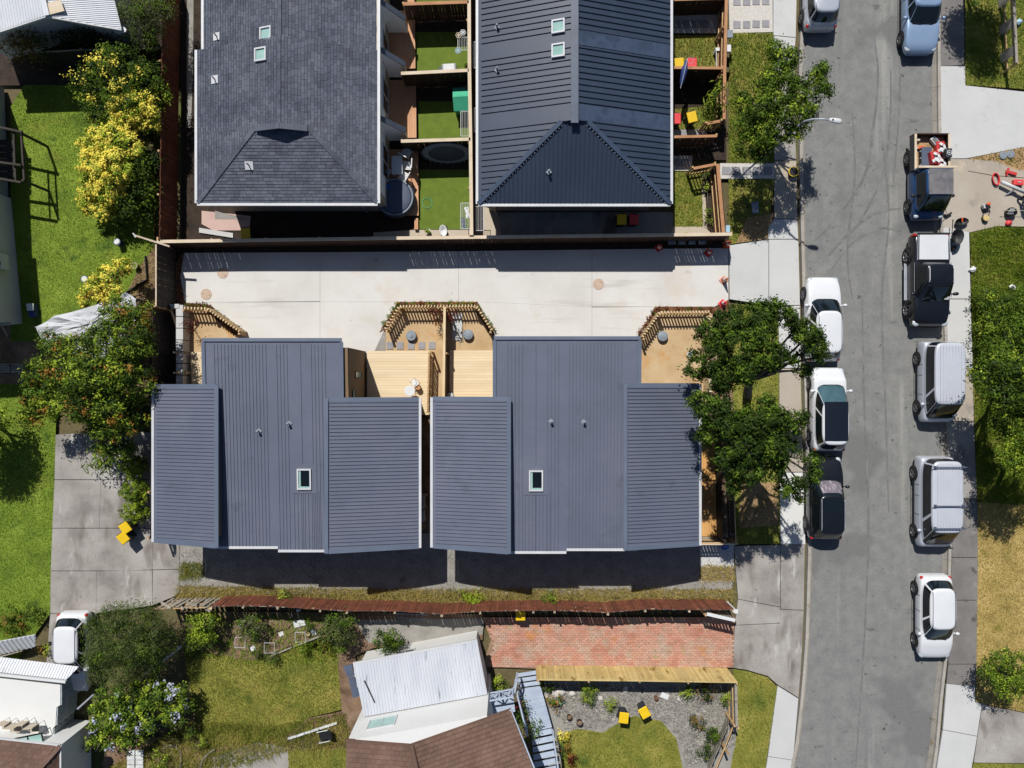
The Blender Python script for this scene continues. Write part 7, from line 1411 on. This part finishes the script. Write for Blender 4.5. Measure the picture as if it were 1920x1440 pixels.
for (x, y, lb) in ((1366, 92, 'white letterbox on the upper street fence'), (1364, 430, 'light blue letterbox at the driveway fence corner')):
    c = P(x, y, 1.0); t = thing('letterbox', lb, 'letterbox', (c.x, c.y, 0)); MB().box((0, 0, .45), (.07, .07, .9)).build('post', m_wgrey, t, world=False); MB().box((0, 0, 1.0), (.2, .36, .22)).build('box', m_ltblue if y > 200 else m_white, t, world=False, bevel=.02)
c = P(1364, 1027, .8); t = thing('blue_bucket', 'bright blue bucket outside the south deck fence', 'bucket', (c.x, c.y, 0)); MB().lathe((0, 0, 0), [(.14, 0), (.2, .38), (.22, .4)], 16).build('bucket', m_blue, t, smooth=True, world=False); q = MB(); q.tube([(-.2, 0, .38), (-.12, 0, .5), (.12, 0, .5), (.2, 0, .38)], .01, 5); q.build('handle', m_gutter, t, world=False)
c = P(1419, 387, .3); t = thing('sheet_lid', 'blue-grey plastic lid lying on the shaded berm', 'lid', (c.x, c.y, .0), .1); MB().box((0, 0, .05), (.36, .62, .06)).build('panel', m_tank, t, world=False, bevel=.02); MB().box((0, .26, .085), (.2, .05, .02)).build('grip', m_spa, t, world=False)
c = P(1488, 322, .3); t = thing('hose_reel', 'yellow rimmed tub on the kerb under the tree shade', 'tub', (c.x, c.y, 0)); MB().lathe((0, 0, 0), [(.2, 0), (.24, .3)], 18).build('tub', m_black, t, world=False); q = MB(); q.ring((0, 0, .3), .24, .025, 20); q.build('rim', m_yellow, t, world=False)
# deck furniture of the first new house
c = P(768, 733, 1.0); t = thing('round_table', 'round white metal table on the pine deck', 'table', (c.x, c.y, .3)); MB().lathe((0, 0, .7), [(.27, 0), (.27, .02), (.25, .03)], 28).build('top', m_white, t, world=False); [MB().tube([(math.cos(a) * .2, math.sin(a) * .2, 0), (math.cos(a) * .06, math.sin(a) * .06, .7)], .012, 6).build('leg', m_white, t, world=False) for a in (0, 2.1, 4.2)]
c = P(778, 718, .8); t = thing('folding_chair', 'white round seated folding chair on the pine deck', 'chair', (c.x, c.y, .3), .7); MB().lathe((0, 0, .44), [(.17, 0), (.17, .02)], 20).build('seat', m_white, t, world=False); q = MB(); q.tube([(-.15, .16, .44), (-.15, .2, .86), (.15, .2, .86), (.15, .16, .44)], .012, 6); q.build('back', m_white, t, world=False); [MB().tube([(s * .15, -.15, 0), (s * .15, .15, .44)], .012, 6).build('leg', m_white, t, world=False) for s in (-1, 1)]
c = P(783, 727, .8); t = thing('basket_stool', 'brown wicker stool on the pine deck', 'stool', (c.x, c.y, .3)); MB().lathe((0, 0, 0), [(.12, 0), (.16, .3), (.15, .34)], 18).build('body', m_rust, t, world=False); MB().lathe((0, 0, .34), [(.13, 0), (.12, .04)], 18).build('cushion', m_cap_br, t, world=False)
c = P(844, 742, .6); t = thing('steel_drum', 'shiny cylindrical bin at the end of the dividing fence', 'bin', (c.x, c.y, .0)); MB().lathe((0, 0, 0), [(.17, 0), (.17, .6), (.15, .64)], 20).build('drum', m_steel, t, smooth=False, world=False); MB().lathe((0, 0, .64), [(.16, 0), (.05, .04)], 20).build('lid', m_gutter, t, world=False)
# ------------------------------------------------------------------ west yard things
def shade_sail():
    c = P(120, 605, 2.0); t = thing('shade_canopy', 'crumpled grey-white shade canopy behind the golden shrub', 'canopy', (c.x, c.y, 0)); cor = [P(66, 613, 1.9), P(100, 592, 2.1), P(160, 578, 2.2), P(235, 548, 1.8), P(255, 560, 1.7), P(250, 640, 1.8), P(150, 690, 1.9), P(78, 648, 1.9)]; cen = P(165, 610, 2.35); n = len(cor); rr = random.Random(4); rings = []
    for k in range(6):
        s = 1 - k / 5.5; ring = []
        for i in range(n * 4):
            a, b_ = cor[i // 4], cor[(i // 4 + 1) % n]; p = a.lerp(b_, (i % 4) / 4); q = cen.lerp(p, s); q.z += rr.uniform(-.05, .05) - .15 * (math.sin(i * .8) ** 2) * s; ring.append(q)
        rings.append(ring)
    vs = [v for r_ in rings for v in r_]; N = n * 4; b = MB(); b.add(vs, [(i * N + k, i * N + (k + 1) % N, (i + 1) * N + (k + 1) % N, (i + 1) * N + k) for i in range(5) for k in range(N)] + [tuple(5 * N + k for k in range(N))]); b.build('fabric', m_cloth, t)
    for p in (cor[0], cor[2], cor[4], cor[6]): MB().tube([(p.x, p.y, 0), (p.x, p.y, p.z)], .025, 6).build('pole', m_steel, t)
shade_sail()
for i, (x, y, z, lb) in enumerate(((218, 453, .5, 'white topped planter pot in the shrub shade'), (157, 523, .5, 'white topped planter pot at the lawn edge'))):
    c = P(x, y, z); t = thing('planter_pot', lb, 'pot', (c.x, c.y, 0)); MB().lathe((0, 0, 0), [(.14, 0), (.18, .45)], 16).build('pot', m_binblue, t, world=False); MB().lathe((0, 0, .45), [(.16, 0), (.12, .04)], 16).build('top', m_white, t, world=False)
q = MB(); c = P(258, 500); q.ring((c.x, c.y, .3), .14, .02, 20); t = thing('wire_basket', 'round white rimmed tub in the lawn corner', 'tub', (c.x, c.y, 0)); q.build('rim', m_cap, t); MB().lathe((c.x, c.y, 0), [(.12, 0), (.135, .28)], 16).build('tub', m_lawn, t)
t = thing('edging_board', 'black lawn edging below the round tub', 'edging', P(255, 540)); MB().beam(P(230, 553, .1), P(276, 524, .1), .04, .2).build('board', m_black, t); MB().beam(P(276, 523, .1), P(273, 480, .1), .04, .2).build('side_board', m_black, t)
t = thing('timber_brace', 'pale timber pole sticking out over the fence corner', 'pole', P(300, 455)); MB().beam(P(252, 441, 2.4), P(318, 462, 1.9), .08, .08).build('pole', m_cap, t); MB().beam(P(250, 437, 2.42), P(255, 445, 2.38), .05, .12).build('bracket', m_white, t)
c = P(58, 582, .4); t = thing('laundry_basket', 'blue and white laundry bag by the pale wall', 'laundry', (c.x, c.y, 0), .1); MB().box((0, 0, .2), (.36, .7, .4)).build('bag', m_binblue, t, world=False, bevel=.08); b = MB(); b.prism([(-.16, .0), (.16, -.02), (.2, .34), (-.18, .36)], .4, .46); b.build('cloth', m_white, t, world=False)
for i, (x, lb) in enumerate(((6, 'grey slatted pallet at the left edge'), (31, 'grey slatted pallet beside the white hook'))):
    c = P(x, 690, .2); t = thing('pallet', lb, 'pallet', (c.x, c.y, 0), .02, 'pallets in the shaded yard'); [MB().box((0, -.18 + k * .12, .14), (.62, .09, .025)).build('slat', m_wgrey, t, world=False) for k in range(4)]; [MB().box((s * .27, 0, .06), (.07, .5, .11)).build('bearer', m_wgrey, t, world=False) for s in (-1, 1)]
def swing():
    t = thing('swing_frame', 'dark timber play frame cut by the left edge', 'play frame', P(12, 270)); z = 2.0
    for a, b in (((-30, 232), (42, 248)), ((-30, 300), (40, 310)), ((-30, 330), (40, 342))): MB().beam(P(*a, z), P(*b, z), .1, .12).build('beam', m_black_f, t)
    for a, b in (((40, 248), (46, 340)), ((26, 246), (30, 340))): MB().beam(P(*a, z - .15), P(*b, z - .15), .08, .1).build('cross_beam', m_black_f, t)
    for p in ((40, 250), (42, 338)): q = P(*p, z); MB().box((q.x, q.y, z / 2), (.1, .1, z)).build('post', m_black_f, t)
    b = MB(); [b.prism(PL([(-30, 262 + k * 12), (28, 262 + k * 12), (28, 272 + k * 12), (-30, 272 + k * 12)], .9), .86, .9) for k in range(6)]; b.build('platform', m_black_f, t)
swing()
t = thing('iron_sheets', 'stack of pale corrugated iron beside the left edge shrub', 'iron sheets', P(35, 1205)); pl = Plane([P(-20, 1206, .9), P(66, 1190, 1.0), P(66, 1212, .6), P(-20, 1232, .5)], (0, 1)); b = MB(); pl.slab(b, .03); d = (pl.hi[0] - pl.lo[0]) / 12; pl.ribs(b, [pl.lo[0] + d * (i + .5) for i in range(12)], d * .6, .05); b.build('sheet', m_tinroof, t); MB().beam(P(-20, 1236, .3), P(45, 1218, .4), .06, .3).build('support', m_wgrey, t)
t = thing('downpipe_length', 'long white plastic pipe leaning over the lower left garden', 'pipe', P(305, 1240)); MB().tube([P(274, 1264, 1.1), P(340, 1212, 1.1)], .06, 12).build('pipe', m_gutter, t, smooth=True); MB().tube([P(272.5, 1265.2, 1.1), P(274.5, 1263.6, 1.1)], .072, 12).build('socket', m_white, t)
t = thing('downpipe_length', 'grey pipe behind the block wall', 'pipe', P(160, 1310)); MB().tube([P(147, 1328, .8), P(176, 1302, .8)], .05, 10).build('pipe', m_steel, t); MB().tube([P(146, 1329, .8), P(148, 1327.2, .8)], .06, 10).build('socket', m_steel, t)
# ------------------------------------------------------------------ south garden things
for i, (x, y, w, l, r, lb) in enumerate(((562, 1168, .6, .34, .25, 'white board lying in the weedy garden'), (528, 1188, .24, .22, .4, 'small white paver in the weedy garden, left'), (475, 1215, .26, .24, .5, 'small white paver beside the garden chair'), (588, 1185, .3, .3, .2, 'white paver beside the yellow pot'), (1246, 1304, .42, .28, -.4, 'white slab with a brown pot in the gravel garden'))):
    c = P(x, y); t = thing('white_slab', lb, 'slab', (c.x, c.y, .03), r, 'white slabs in the gardens'); MB().box((0, 0, .02), (w, l, .05)).build('slab', m_white, t, world=False, bevel=.008); MB().box((0, 0, -.02), (w * .9, l * .9, .03)).build('bedding', m_soil, t, world=False)
c = P(578, 1189, .2); t = thing('pot', 'yellow pot beside the wire frame', 'pot', (c.x, c.y, 0)); MB().lathe((0, 0, 0), [(.1, 0), (.13, .22)], 14).build('pot', m_black, t, world=False); MB().lathe((0, 0, .21), [(.11, 0), (.1, .02)], 14).build('soil', m_pine_y, t, world=False)
for i, (x, y, lb) in enumerate(((450, 1205, 'bare wire frame on the soil, left'), (505, 1215, 'bare wire frame at the lawn edge'), (563, 1195, 'bare square wire frame beside the yellow pot'))):
    c = P(x, y, .5); t = thing('plant_support', lb, 'frame', (c.x, c.y, 0), R.uniform(-.1, .1), 'wire frames in the weedy garden'); q = MB(); [q.tube([(a, b, .5), (c_, d, .5)], .012, 5) for a, b, c_, d in ((-.26, -.26, .26, -.26), (.26, -.26, .26, .26), (.26, .26, -.26, .26), (-.26, .26, -.26, -.26))]; q.build('top_ring', m_gutter, t, world=False); [MB().tube([(a, b, 0), (a, b, .5)], .012, 5).build('leg', m_gutter, t, world=False) for a in (-.26, .26) for b in (-.26, .26)]
t = thing('garden_edging', 'grey timber edging between lawn and weedy garden', 'edging', P(540, 1220)); MB().beam(P(508, 1230, .08), P(548, 1213, .08), .06, .14).build('board', m_wgrey, t); MB().beam(P(550, 1212, .08), P(602, 1192, .08), .06, .14).build('end_board', m_wgrey, t)
t = thing('garden_hose', 'dark hose curling through the weedy garden', 'hose', P(530, 1170)); MB().tube([P(495, 1205, .05), P(515, 1185, .05), P(540, 1178, .05), P(550, 1168, .05), P(548, 1155, .05)], .025, 6).build('tube', m_black, t, smooth=True); MB().tube([P(548, 1155, .05), P(547, 1151, .05)], .035, 6).build('fitting', m_steel, t)
for i, (x, y, lb) in enumerate(((450, 1170, 'white tap post against the brown fence'), (560, 1141, 'white meter box on the shaded face of the brown fence'))):
    c = P(x, y, .7); t = thing('tap_post', lb, 'post', (c.x, c.y - .05, 0)); MB().box((0, 0, .35), (.08, .08, .7)).build('post', m_gutter, t, world=False); MB().box((0, -.02, .72), (.18, .1, .2)).build('box', m_white, t, world=False, bevel=.01)
c = P(672, 1158, .8); t = thing('ladder_stack', 'metal ladder lying along the shaded brown fence', 'ladder', P(770, 1155)); [MB().tube([P(740, y, .6), P(800, y + 3, .6)], .025, 6).build('stile', m_steel, t) for y in (1150, 1158)]; [MB().tube([P(745 + k * 9, 1150.5 + k * .4, .6), P(745 + k * 9, 1158.4 + k * .4, .6)], .015, 6).build('rung', m_steel, t) for k in range(6)]
t = thing('timber_post_offcut', 'white plank lying beside the garden chair at the bottom', 'plank', P(580, 1370)); MB().beam(P(540, 1385, .12), P(632, 1355, .12), .1, .1).build('plank', m_white, t); MB().beam(P(545, 1384, .03), P(555, 1380, .03), .12, .06).build('block', m_wgrey, t)
c = P(607, 1378, .4); t = thing('garden_chair', 'white chair with black cushions lying at the bottom of the lawn', 'chair', (c.x, c.y, 0), -1.35)
MB().box((0, 0, .42), (.5, .45, .05)).build('seat', m_black, t, world=False, bevel=.02); MB().box((0, .32, .55), (.5, .3, .05), m=Matrix.Rotation(.5, 3, 'X')).build('backrest', m_black, t, world=False, bevel=.02)
for s in (-1, 1): MB().tube([(s * .28, -.25, 0), (s * .28, -.25, .6), (s * .28, .3, .62), (s * .28, .3, 0)], .02, 6).build('arm_frame', m_white, t, world=False)
for i, (x, y, r, lb) in enumerate(((1047, 1297, .28, 'large pale rock beside the stair foot'), (1025, 1302, .16, 'small pale rock at the stair foot'), (1172, 1292, .16, 'white rock near the lime shrub'), (1072, 1300, .14, 'white rock left of the lime shrub'), (1275, 1308, .15, 'white rock right of the white slab'), (1126, 1308, .13, 'pale rock right of the lime shrub'), (1137, 1287, .1, 'brown rock under the yellow fence'))):
    c = P(x, y); b = MB(); b.lathe((0, 0, 0), [(r * .8, -.03), (r, r * .3), (r * .7, r * .62), (r * .2, r * .75)], 9, sx=1.2); rr = random.Random(i); b.v = [(v[0] * rr.uniform(.8, 1.2), v[1] * rr.uniform(.8, 1.2), v[2]) for v in b.v]
    o = b.build('rock', m_paver_w if i < 6 else m_soil, smooth=False); o.location = (c.x, c.y, 0); o.rotation_euler[2] = i; tag(o, lb, 'rock', 'rocks in the gravel garden')
for i, (x, y, r, lb) in enumerate(((1067, 1342, .15, 'dark ring pot, upper of the pot group'), (1086, 1352, .17, 'dark pot with a small plant beside the lawn curve'), (1063, 1354, .08, 'small white pot in the pot group'), (1229, 1306, .12, 'brown pot on the white slab'))):
    c = P(x, y); t = thing('pot', lb, 'pot', (c.x, c.y, .05 if i == 3 else 0), 0, 'pots in the gravel garden'); MB().lathe((0, 0, 0), [(r * .75, 0), (r, r * 1.5), (r * .85, r * 1.5), (r * .8, r * 1.2)], 18).build('pot', (m_black, m_black, m_white, m_rust)[i], t, world=False); MB().lathe((0, 0, r * 1.2), [(r * .8, 0), (r * .5, .02)], 14).build('soil', m_soil, t, world=False)
c = P(1050, 1320, .2); t = thing('watering_can', 'bright green watering can beside the walkway', 'watering can', (c.x, c.y, 0), .4); MB().lathe((0, 0, 0), [(.1, 0), (.1, .22), (.07, .25)], 14).build('can', m_greenp, t, world=False); MB().tube([(.08, 0, .06), (.26, 0, .26)], .02, 6).build('spout', m_greenp, t, world=False)
t = thing('curved_edging', 'curved rusty edging hoop in the lower left garden', 'edging', P(325, 1420)); MB().tube([P(305, 1405, .08), P(315, 1398, .08), P(328, 1398, .08), P(338, 1408, .08), P(340, 1425, .08), P(337, 1445, .08)], .05, 7).build('hoop', m_trunk, t, smooth=True); MB().tube([P(375, 1445, .1), P(380, 1425, .1), P(392, 1412, .1), P(402, 1405, .1)], .07, 7).build('log', m_trunk, t, smooth=True)
t = thing('timber_steps', 'white slatted boards at the bottom left', 'boards', P(255, 1420)); [MB().prism(PL([(238 + k % 2 * 16, 1408 + (k // 2) * 9), (252 + k % 2 * 16, 1408 + (k // 2) * 9), (252 + k % 2 * 16, 1415.5 + (k // 2) * 9), (238 + k % 2 * 16, 1415.5 + (k // 2) * 9)], .2), .1, .2).build('board', m_white, t) for k in range(10)]
t = thing('gate_post', 'white post at the street end of the brown fence', 'post', P(1375, 1144)); c = P(1378, 1146, 1.5); MB().box((c.x, c.y, .75), (.14, .14, 1.5)).build('post', m_white, t); MB().box((c.x, c.y, 1.52), (.28, .2, .05)).build('cap', m_white, t)
# ------------------------------------------------------------------ tools on the far driveway, worker
def coil(): 
    c = P(1865, 337); t = thing('hose_coil', 'pink hose coil lying on the tan driveway', 'hose', (c.x, c.y, .03), .2); [MB().ring((R.uniform(-.03, .03), R.uniform(-.03, .03), .03 + k * .035), .24 + k * .01, .022, 26, Matrix.Diagonal((.62, 1.15, 1))).build('loop', m_redlid, t, world=False) for k in range(4)]
coil()
c = P(1896, 350, .3); t = thing('work_pipe', 'white pipe length on the tan driveway', 'pipe', (c.x, c.y, 0)); MB().tube([P(1878, 341, .3), P(1925, 362, .35)], .09, 12).build('pipe', m_gutter, t, smooth=True); MB().tube([P(1902, 351, .3), P(1909, 355, .3)], .1, 12).build('coupling', m_spa, t); MB().beam(P(1884, 367, .02), P(1902, 355, .3), .06, .04).build('stand', m_steel, t)
c = P(1910, 342, .2); t = thing('red_case', 'red tool case at the right edge of the tan driveway', 'case', (c.x, c.y, 0), -.05); MB().box((0, 0, .12), (.5, .3, .24)).build('case', m_redlid, t, world=False, bevel=.04); MB().beam((-.1, 0, .26), (.1, 0, .26), .03, .04).build('handle', m_white, t, world=False)
c = P(1896, 322, .2); t = thing('red_jack', 'red steel trolley at the sandy edge of the tan driveway', 'trolley', (c.x, c.y, 0), -.3); MB().beam((-.2, 0, .08), (.35, 0, .12), .14, .08).build('beam', m_red, t, world=False); MB().beam((-.1, .2, .06), (-.1, -.2, .06), .08, .08).build('axle', m_red, t, world=False)
c = P(1850, 388, .2); t = thing('petrol_blower', 'black and orange petrol blower on the tan driveway', 'blower', (c.x, c.y, 0), .3); MB().box((0, 0, .14), (.34, .26, .24)).build('motor', m_black, t, world=False, bevel=.04); MB().box((.1, .12, .26), (.18, .14, .1)).build('cover', m_orange, t, world=False, bevel=.03); MB().box((-.16, .06, .2), (.08, .22, .2)).build('tank', m_gutter, t, world=False, bevel=.02); MB().tube([(-.1, -.15, .1), (-.22, -.35, .06), (-.1, -.5, .05)], .022, 6).build('hose', m_black, t, world=False); MB().tube([(.16, -.14, .1), (.2, -.28, .06), (.05, -.46, .05)], .022, 6).build('lead', m_black, t, world=False)
c = P(1849, 409, .2); t = thing('orange_drum', 'round orange capped drum below the petrol blower', 'drum', (c.x, c.y, 0)); MB().lathe((0, 0, 0), [(.15, 0), (.16, .2)], 18).build('drum', m_black, t, world=False); MB().lathe((0, 0, .2), [(.165, 0), (.15, .04), (.05, .05)], 18).build('cap', m_pine_y, t, world=False)
c = P(1895, 398, .2); t = thing('tool_tub', 'black tub of tools on the tan driveway', 'tub', (c.x, c.y, 0)); MB().lathe((0, 0, 0), [(.2, 0), (.26, .3), (.24, .3), (.2, .1)], 18, sx=1.1, sy=.9).build('tub', m_black, t, world=False); q = MB(); [q.beam((-.18 + k * .07, -.1, .2), (-.1 + k * .05, .16, .36), .03, .03) for k in range(5)]; q.build('tools', m_gutter, t, world=False)
t = thing('long_bar', 'thin steel bar lying across the tool tub', 'bar', P(1900, 394)); MB().tube([P(1880, 394.5, .36), P(1990, 395.5, .36)], .012, 6).build('bar', m_cap, t); MB().tube([P(1880, 394.5, .36), P(1884, 394.5, .36)], .018, 6).build('tip', m_steel, t)
c = P(1892, 418, .1); t = thing('red_bag', 'small red bag at the edge of the far berm', 'bag', (c.x, c.y, 0), .4); b = MB(); b.lathe((0, 0, 0), [(.13, 0), (.16, .08), (.1, .16), (.03, .2)], 10, sx=1.2); b.build('bag', m_redlid, t, smooth=True, world=False); MB().tube([(-.08, 0, .15), (0, 0, .24), (.08, 0, .15)], .012, 5).build('strap', m_red, t, world=False)
c = P(1803, 416, .2); t = thing('oval_tub', 'black oval tub with orange grip behind the black pickup', 'tub', (c.x, c.y, 0), .15); MB().lathe((0, 0, 0), [(.2, 0), (.3, .22), (.31, .24), (.27, .22), (.2, .06)], 24, sx=1.15, sy=.68).build('tub', m_black, t, smooth=True, world=False); MB().beam((-.02, .12, .26), (.06, .2, .26), .05, .04).build('grip', m_orange, t, world=False)
def barrow():
    c = P(1791, 446, .3); t = thing('wheelbarrow', 'black wheelbarrow with teardrop tray beside the black pickup', 'wheelbarrow', (c.x, c.y, 0)); b = MB(); n = 20; o_ = [(math.sin(a) * .3 * (1 - .25 * math.cos(a)), -math.cos(a) * .42) for a in np.linspace(0, 2 * math.pi, n, endpoint=False)]
    vs = [(x * .6, y * .6, .25) for x, y in o_] + [(x, y, .55) for x, y in o_] + [(x * .9, y * .9, .54) for x, y in o_] + [(x * .55, y * .55, .28) for x, y in o_]
    b.add(vs, [(r * n + k, r * n + (k + 1) % n, (r + 1) * n + (k + 1) % n, (r + 1) * n + k) for r in range(3) for k in range(n)] + [tuple(range(3 * n, 4 * n))]); b.build('tray', m_black, t, smooth=True, world=False)
    for s in (-1, 1): MB().tube([(s * .12, -.5, .2), (s * .2, .2, .35), (s * .24, .85, .5)], .022, 6).build('handle', m_black, t, world=False); MB().tube([(s * .24, .78, .49), (s * .245, .9, .51)], .03, 6).build('grip', m_orange if s > 0 else m_black, t, world=False); MB().tube([(s * .2, .3, 0), (s * .2, .25, .32)], .018, 6).build('leg', m_steel, t, world=False)
    wheel(t, 0, -.52, .17, 1, .08)
barrow()
def broom():
    t = thing('push_broom', 'push broom leaning out beside the blue truck', 'broom', P(1775, 400)); MB().tube([P(1771, 388, 1.1), P(1776, 402, .2)], .014, 6).build('handle', m_cap, t); MB().beam(P(1773, 406, .12), P(1784, 399, .12), .09, .1).build('head', m_black, t)
broom()
def worker():
    a = P(1907, 374); t = thing('person', 'worker in lime high-visibility vest and dark trousers at the right edge', 'person', (a.x + .12, a.y - .15, 0), -.4)
    V = [(0, 0, .92), (0, .08, 1.12), (0, .22, 1.36), (0, .32, 1.48), (0, .38, 1.62), (0, .40, 1.72), (.1, 0, .9), (.13, .1, .5), (.14, 0, .1), (.14, .16, .05), (-.1, 0, .9), (-.14, .16, .5), (-.16, .04, .1), (-.16, .2, .05), (.19, .26, 1.38), (.26, .42, 1.12), (.2, .62, .98), (.19, .72, .93), (-.19, .26, 1.38), (-.27, .44, 1.12), (-.2, .64, .98), (-.19, .74, .93)]
    E = [(0, 1), (1, 2), (2, 3), (3, 4), (4, 5), (0, 6), (6, 7), (7, 8), (8, 9), (0, 10), (10, 11), (11, 12), (12, 13), (2, 14), (14, 15), (15, 16), (16, 17), (2, 18), (18, 19), (19, 20), (20, 21)]
    rad = [.15, .14, .16, .06, .10, .09, .10, .075, .055, .05, .10, .075, .055, .05, .07, .05, .04, .035, .07, .05, .04, .035]
    me = bpy.data.meshes.new('body'); me.from_pydata(V, E, []); me.materials.append(M('dark_workwear', [S(40, 42, 50), S(52, 54, 62)], 4, .85)); o = bpy.data.objects.new('body', me); COL.objects.link(o); o.parent = t
    sk = o.modifiers.new('skin', 'SKIN'); ss = o.modifiers.new('sub', 'SUBSURF'); ss.levels = 1; ss.render_levels = 2
    lay = me.skin_vertices[0].data if me.skin_vertices else None
    if lay is None:
        bm_ = __import__('bmesh').new(); bm_.from_mesh(me); bm_.verts.layers.skin.verify(); bm_.to_mesh(me); bm_.free(); lay = me.skin_vertices[0].data
    for i, r_ in enumerate(rad): lay[i].radius = (r_, r_); lay[i].use_root = (i == 0)
    vest = MB(); vest.tube([(0, .02, .93), (0, .10, 1.14), (0, .2, 1.33), (0, .29, 1.45)], [.185, .185, .205, .13], 14); vest.build('vest', M('hi_vis', [S(150, 220, 30), S(170, 232, 50)], 4, .7), t, smooth=True, world=False)
    bnd = MB(); bnd.tube([(0, .06, 1.05), (0, .085, 1.10)], .192, 14, cap=False); bnd.build('reflective_band', m_gutter, t, world=False)
    MB().lathe((0, .40, 1.66), [(.125, 0), (.115, .1), (.06, .15), (.01, .16)], 16).build('cap', m_black, t, smooth=True, world=False)
    sk_ = M('skin', [S(196, 150, 120), S(206, 160, 130)], 4, .6)
    for s in (-1, 1):
        h = MB(); h.lathe((s * .19, .78, .9), [(.015, -.03), (.04, 0), (.035, .03)], 8, sy=1.4)
        for k in range(4): h.tube([(s * .19 + (k - 1.5) * .018, .82, .9), (s * .19 + (k - 1.5) * .02, .86, .87), (s * .19 + (k - 1.5) * .02, .865, .84)], .009, 5)
        h.tube([(s * .155, .79, .9), (s * .14, .82, .88)], .01, 5); h.build('hand', sk_, t, smooth=True, world=False)
worker()
for (x, y, lb) in ((1880, 292, 'flat round grey disc on the sandy patch, left'), (1894, 290, 'flat round grey disc on the sandy patch, right')):
    c = P(x, y); t = thing('stump_disc', lb, 'disc', (c.x, c.y, 0), 0, 'discs on the sandy patch'); MB().lathe((0, 0, 0), [(.2, 0), (.2, .07), (.17, .085)], 20).build('disc', m_tank, t, world=False); q = MB(); q.ring((0, 0, .08), .12, .008, 18); q.build('ring_mark', m_spa, t, world=False)
for (x, y, lb, mt) in ((1826, 505, 'crumpled white litter on the far berm', m_white), (1899, 538, 'small white litter beside the far bushes', m_white), (1912, 40, 'light blue tub behind the rail fence', m_ltblue)):
    c = P(x, y, .2); b = MB(); b.lathe((0, 0, 0), [(.12, 0), (.16, .1), (.08, .17), (.02, .2)], 8, sx=1.3); rr = random.Random(x); b.v = [(v[0] * rr.uniform(.6, 1.2), v[1] * rr.uniform(.6, 1.2), v[2]) for v in b.v]; o = b.build('litter' if mt is m_white else 'tub', mt); o.location = (c.x, c.y, .05); tag(o, lb, 'litter' if mt is m_white else 'tub')

for o in BASES:
    if '_base' in o: del o['_base']
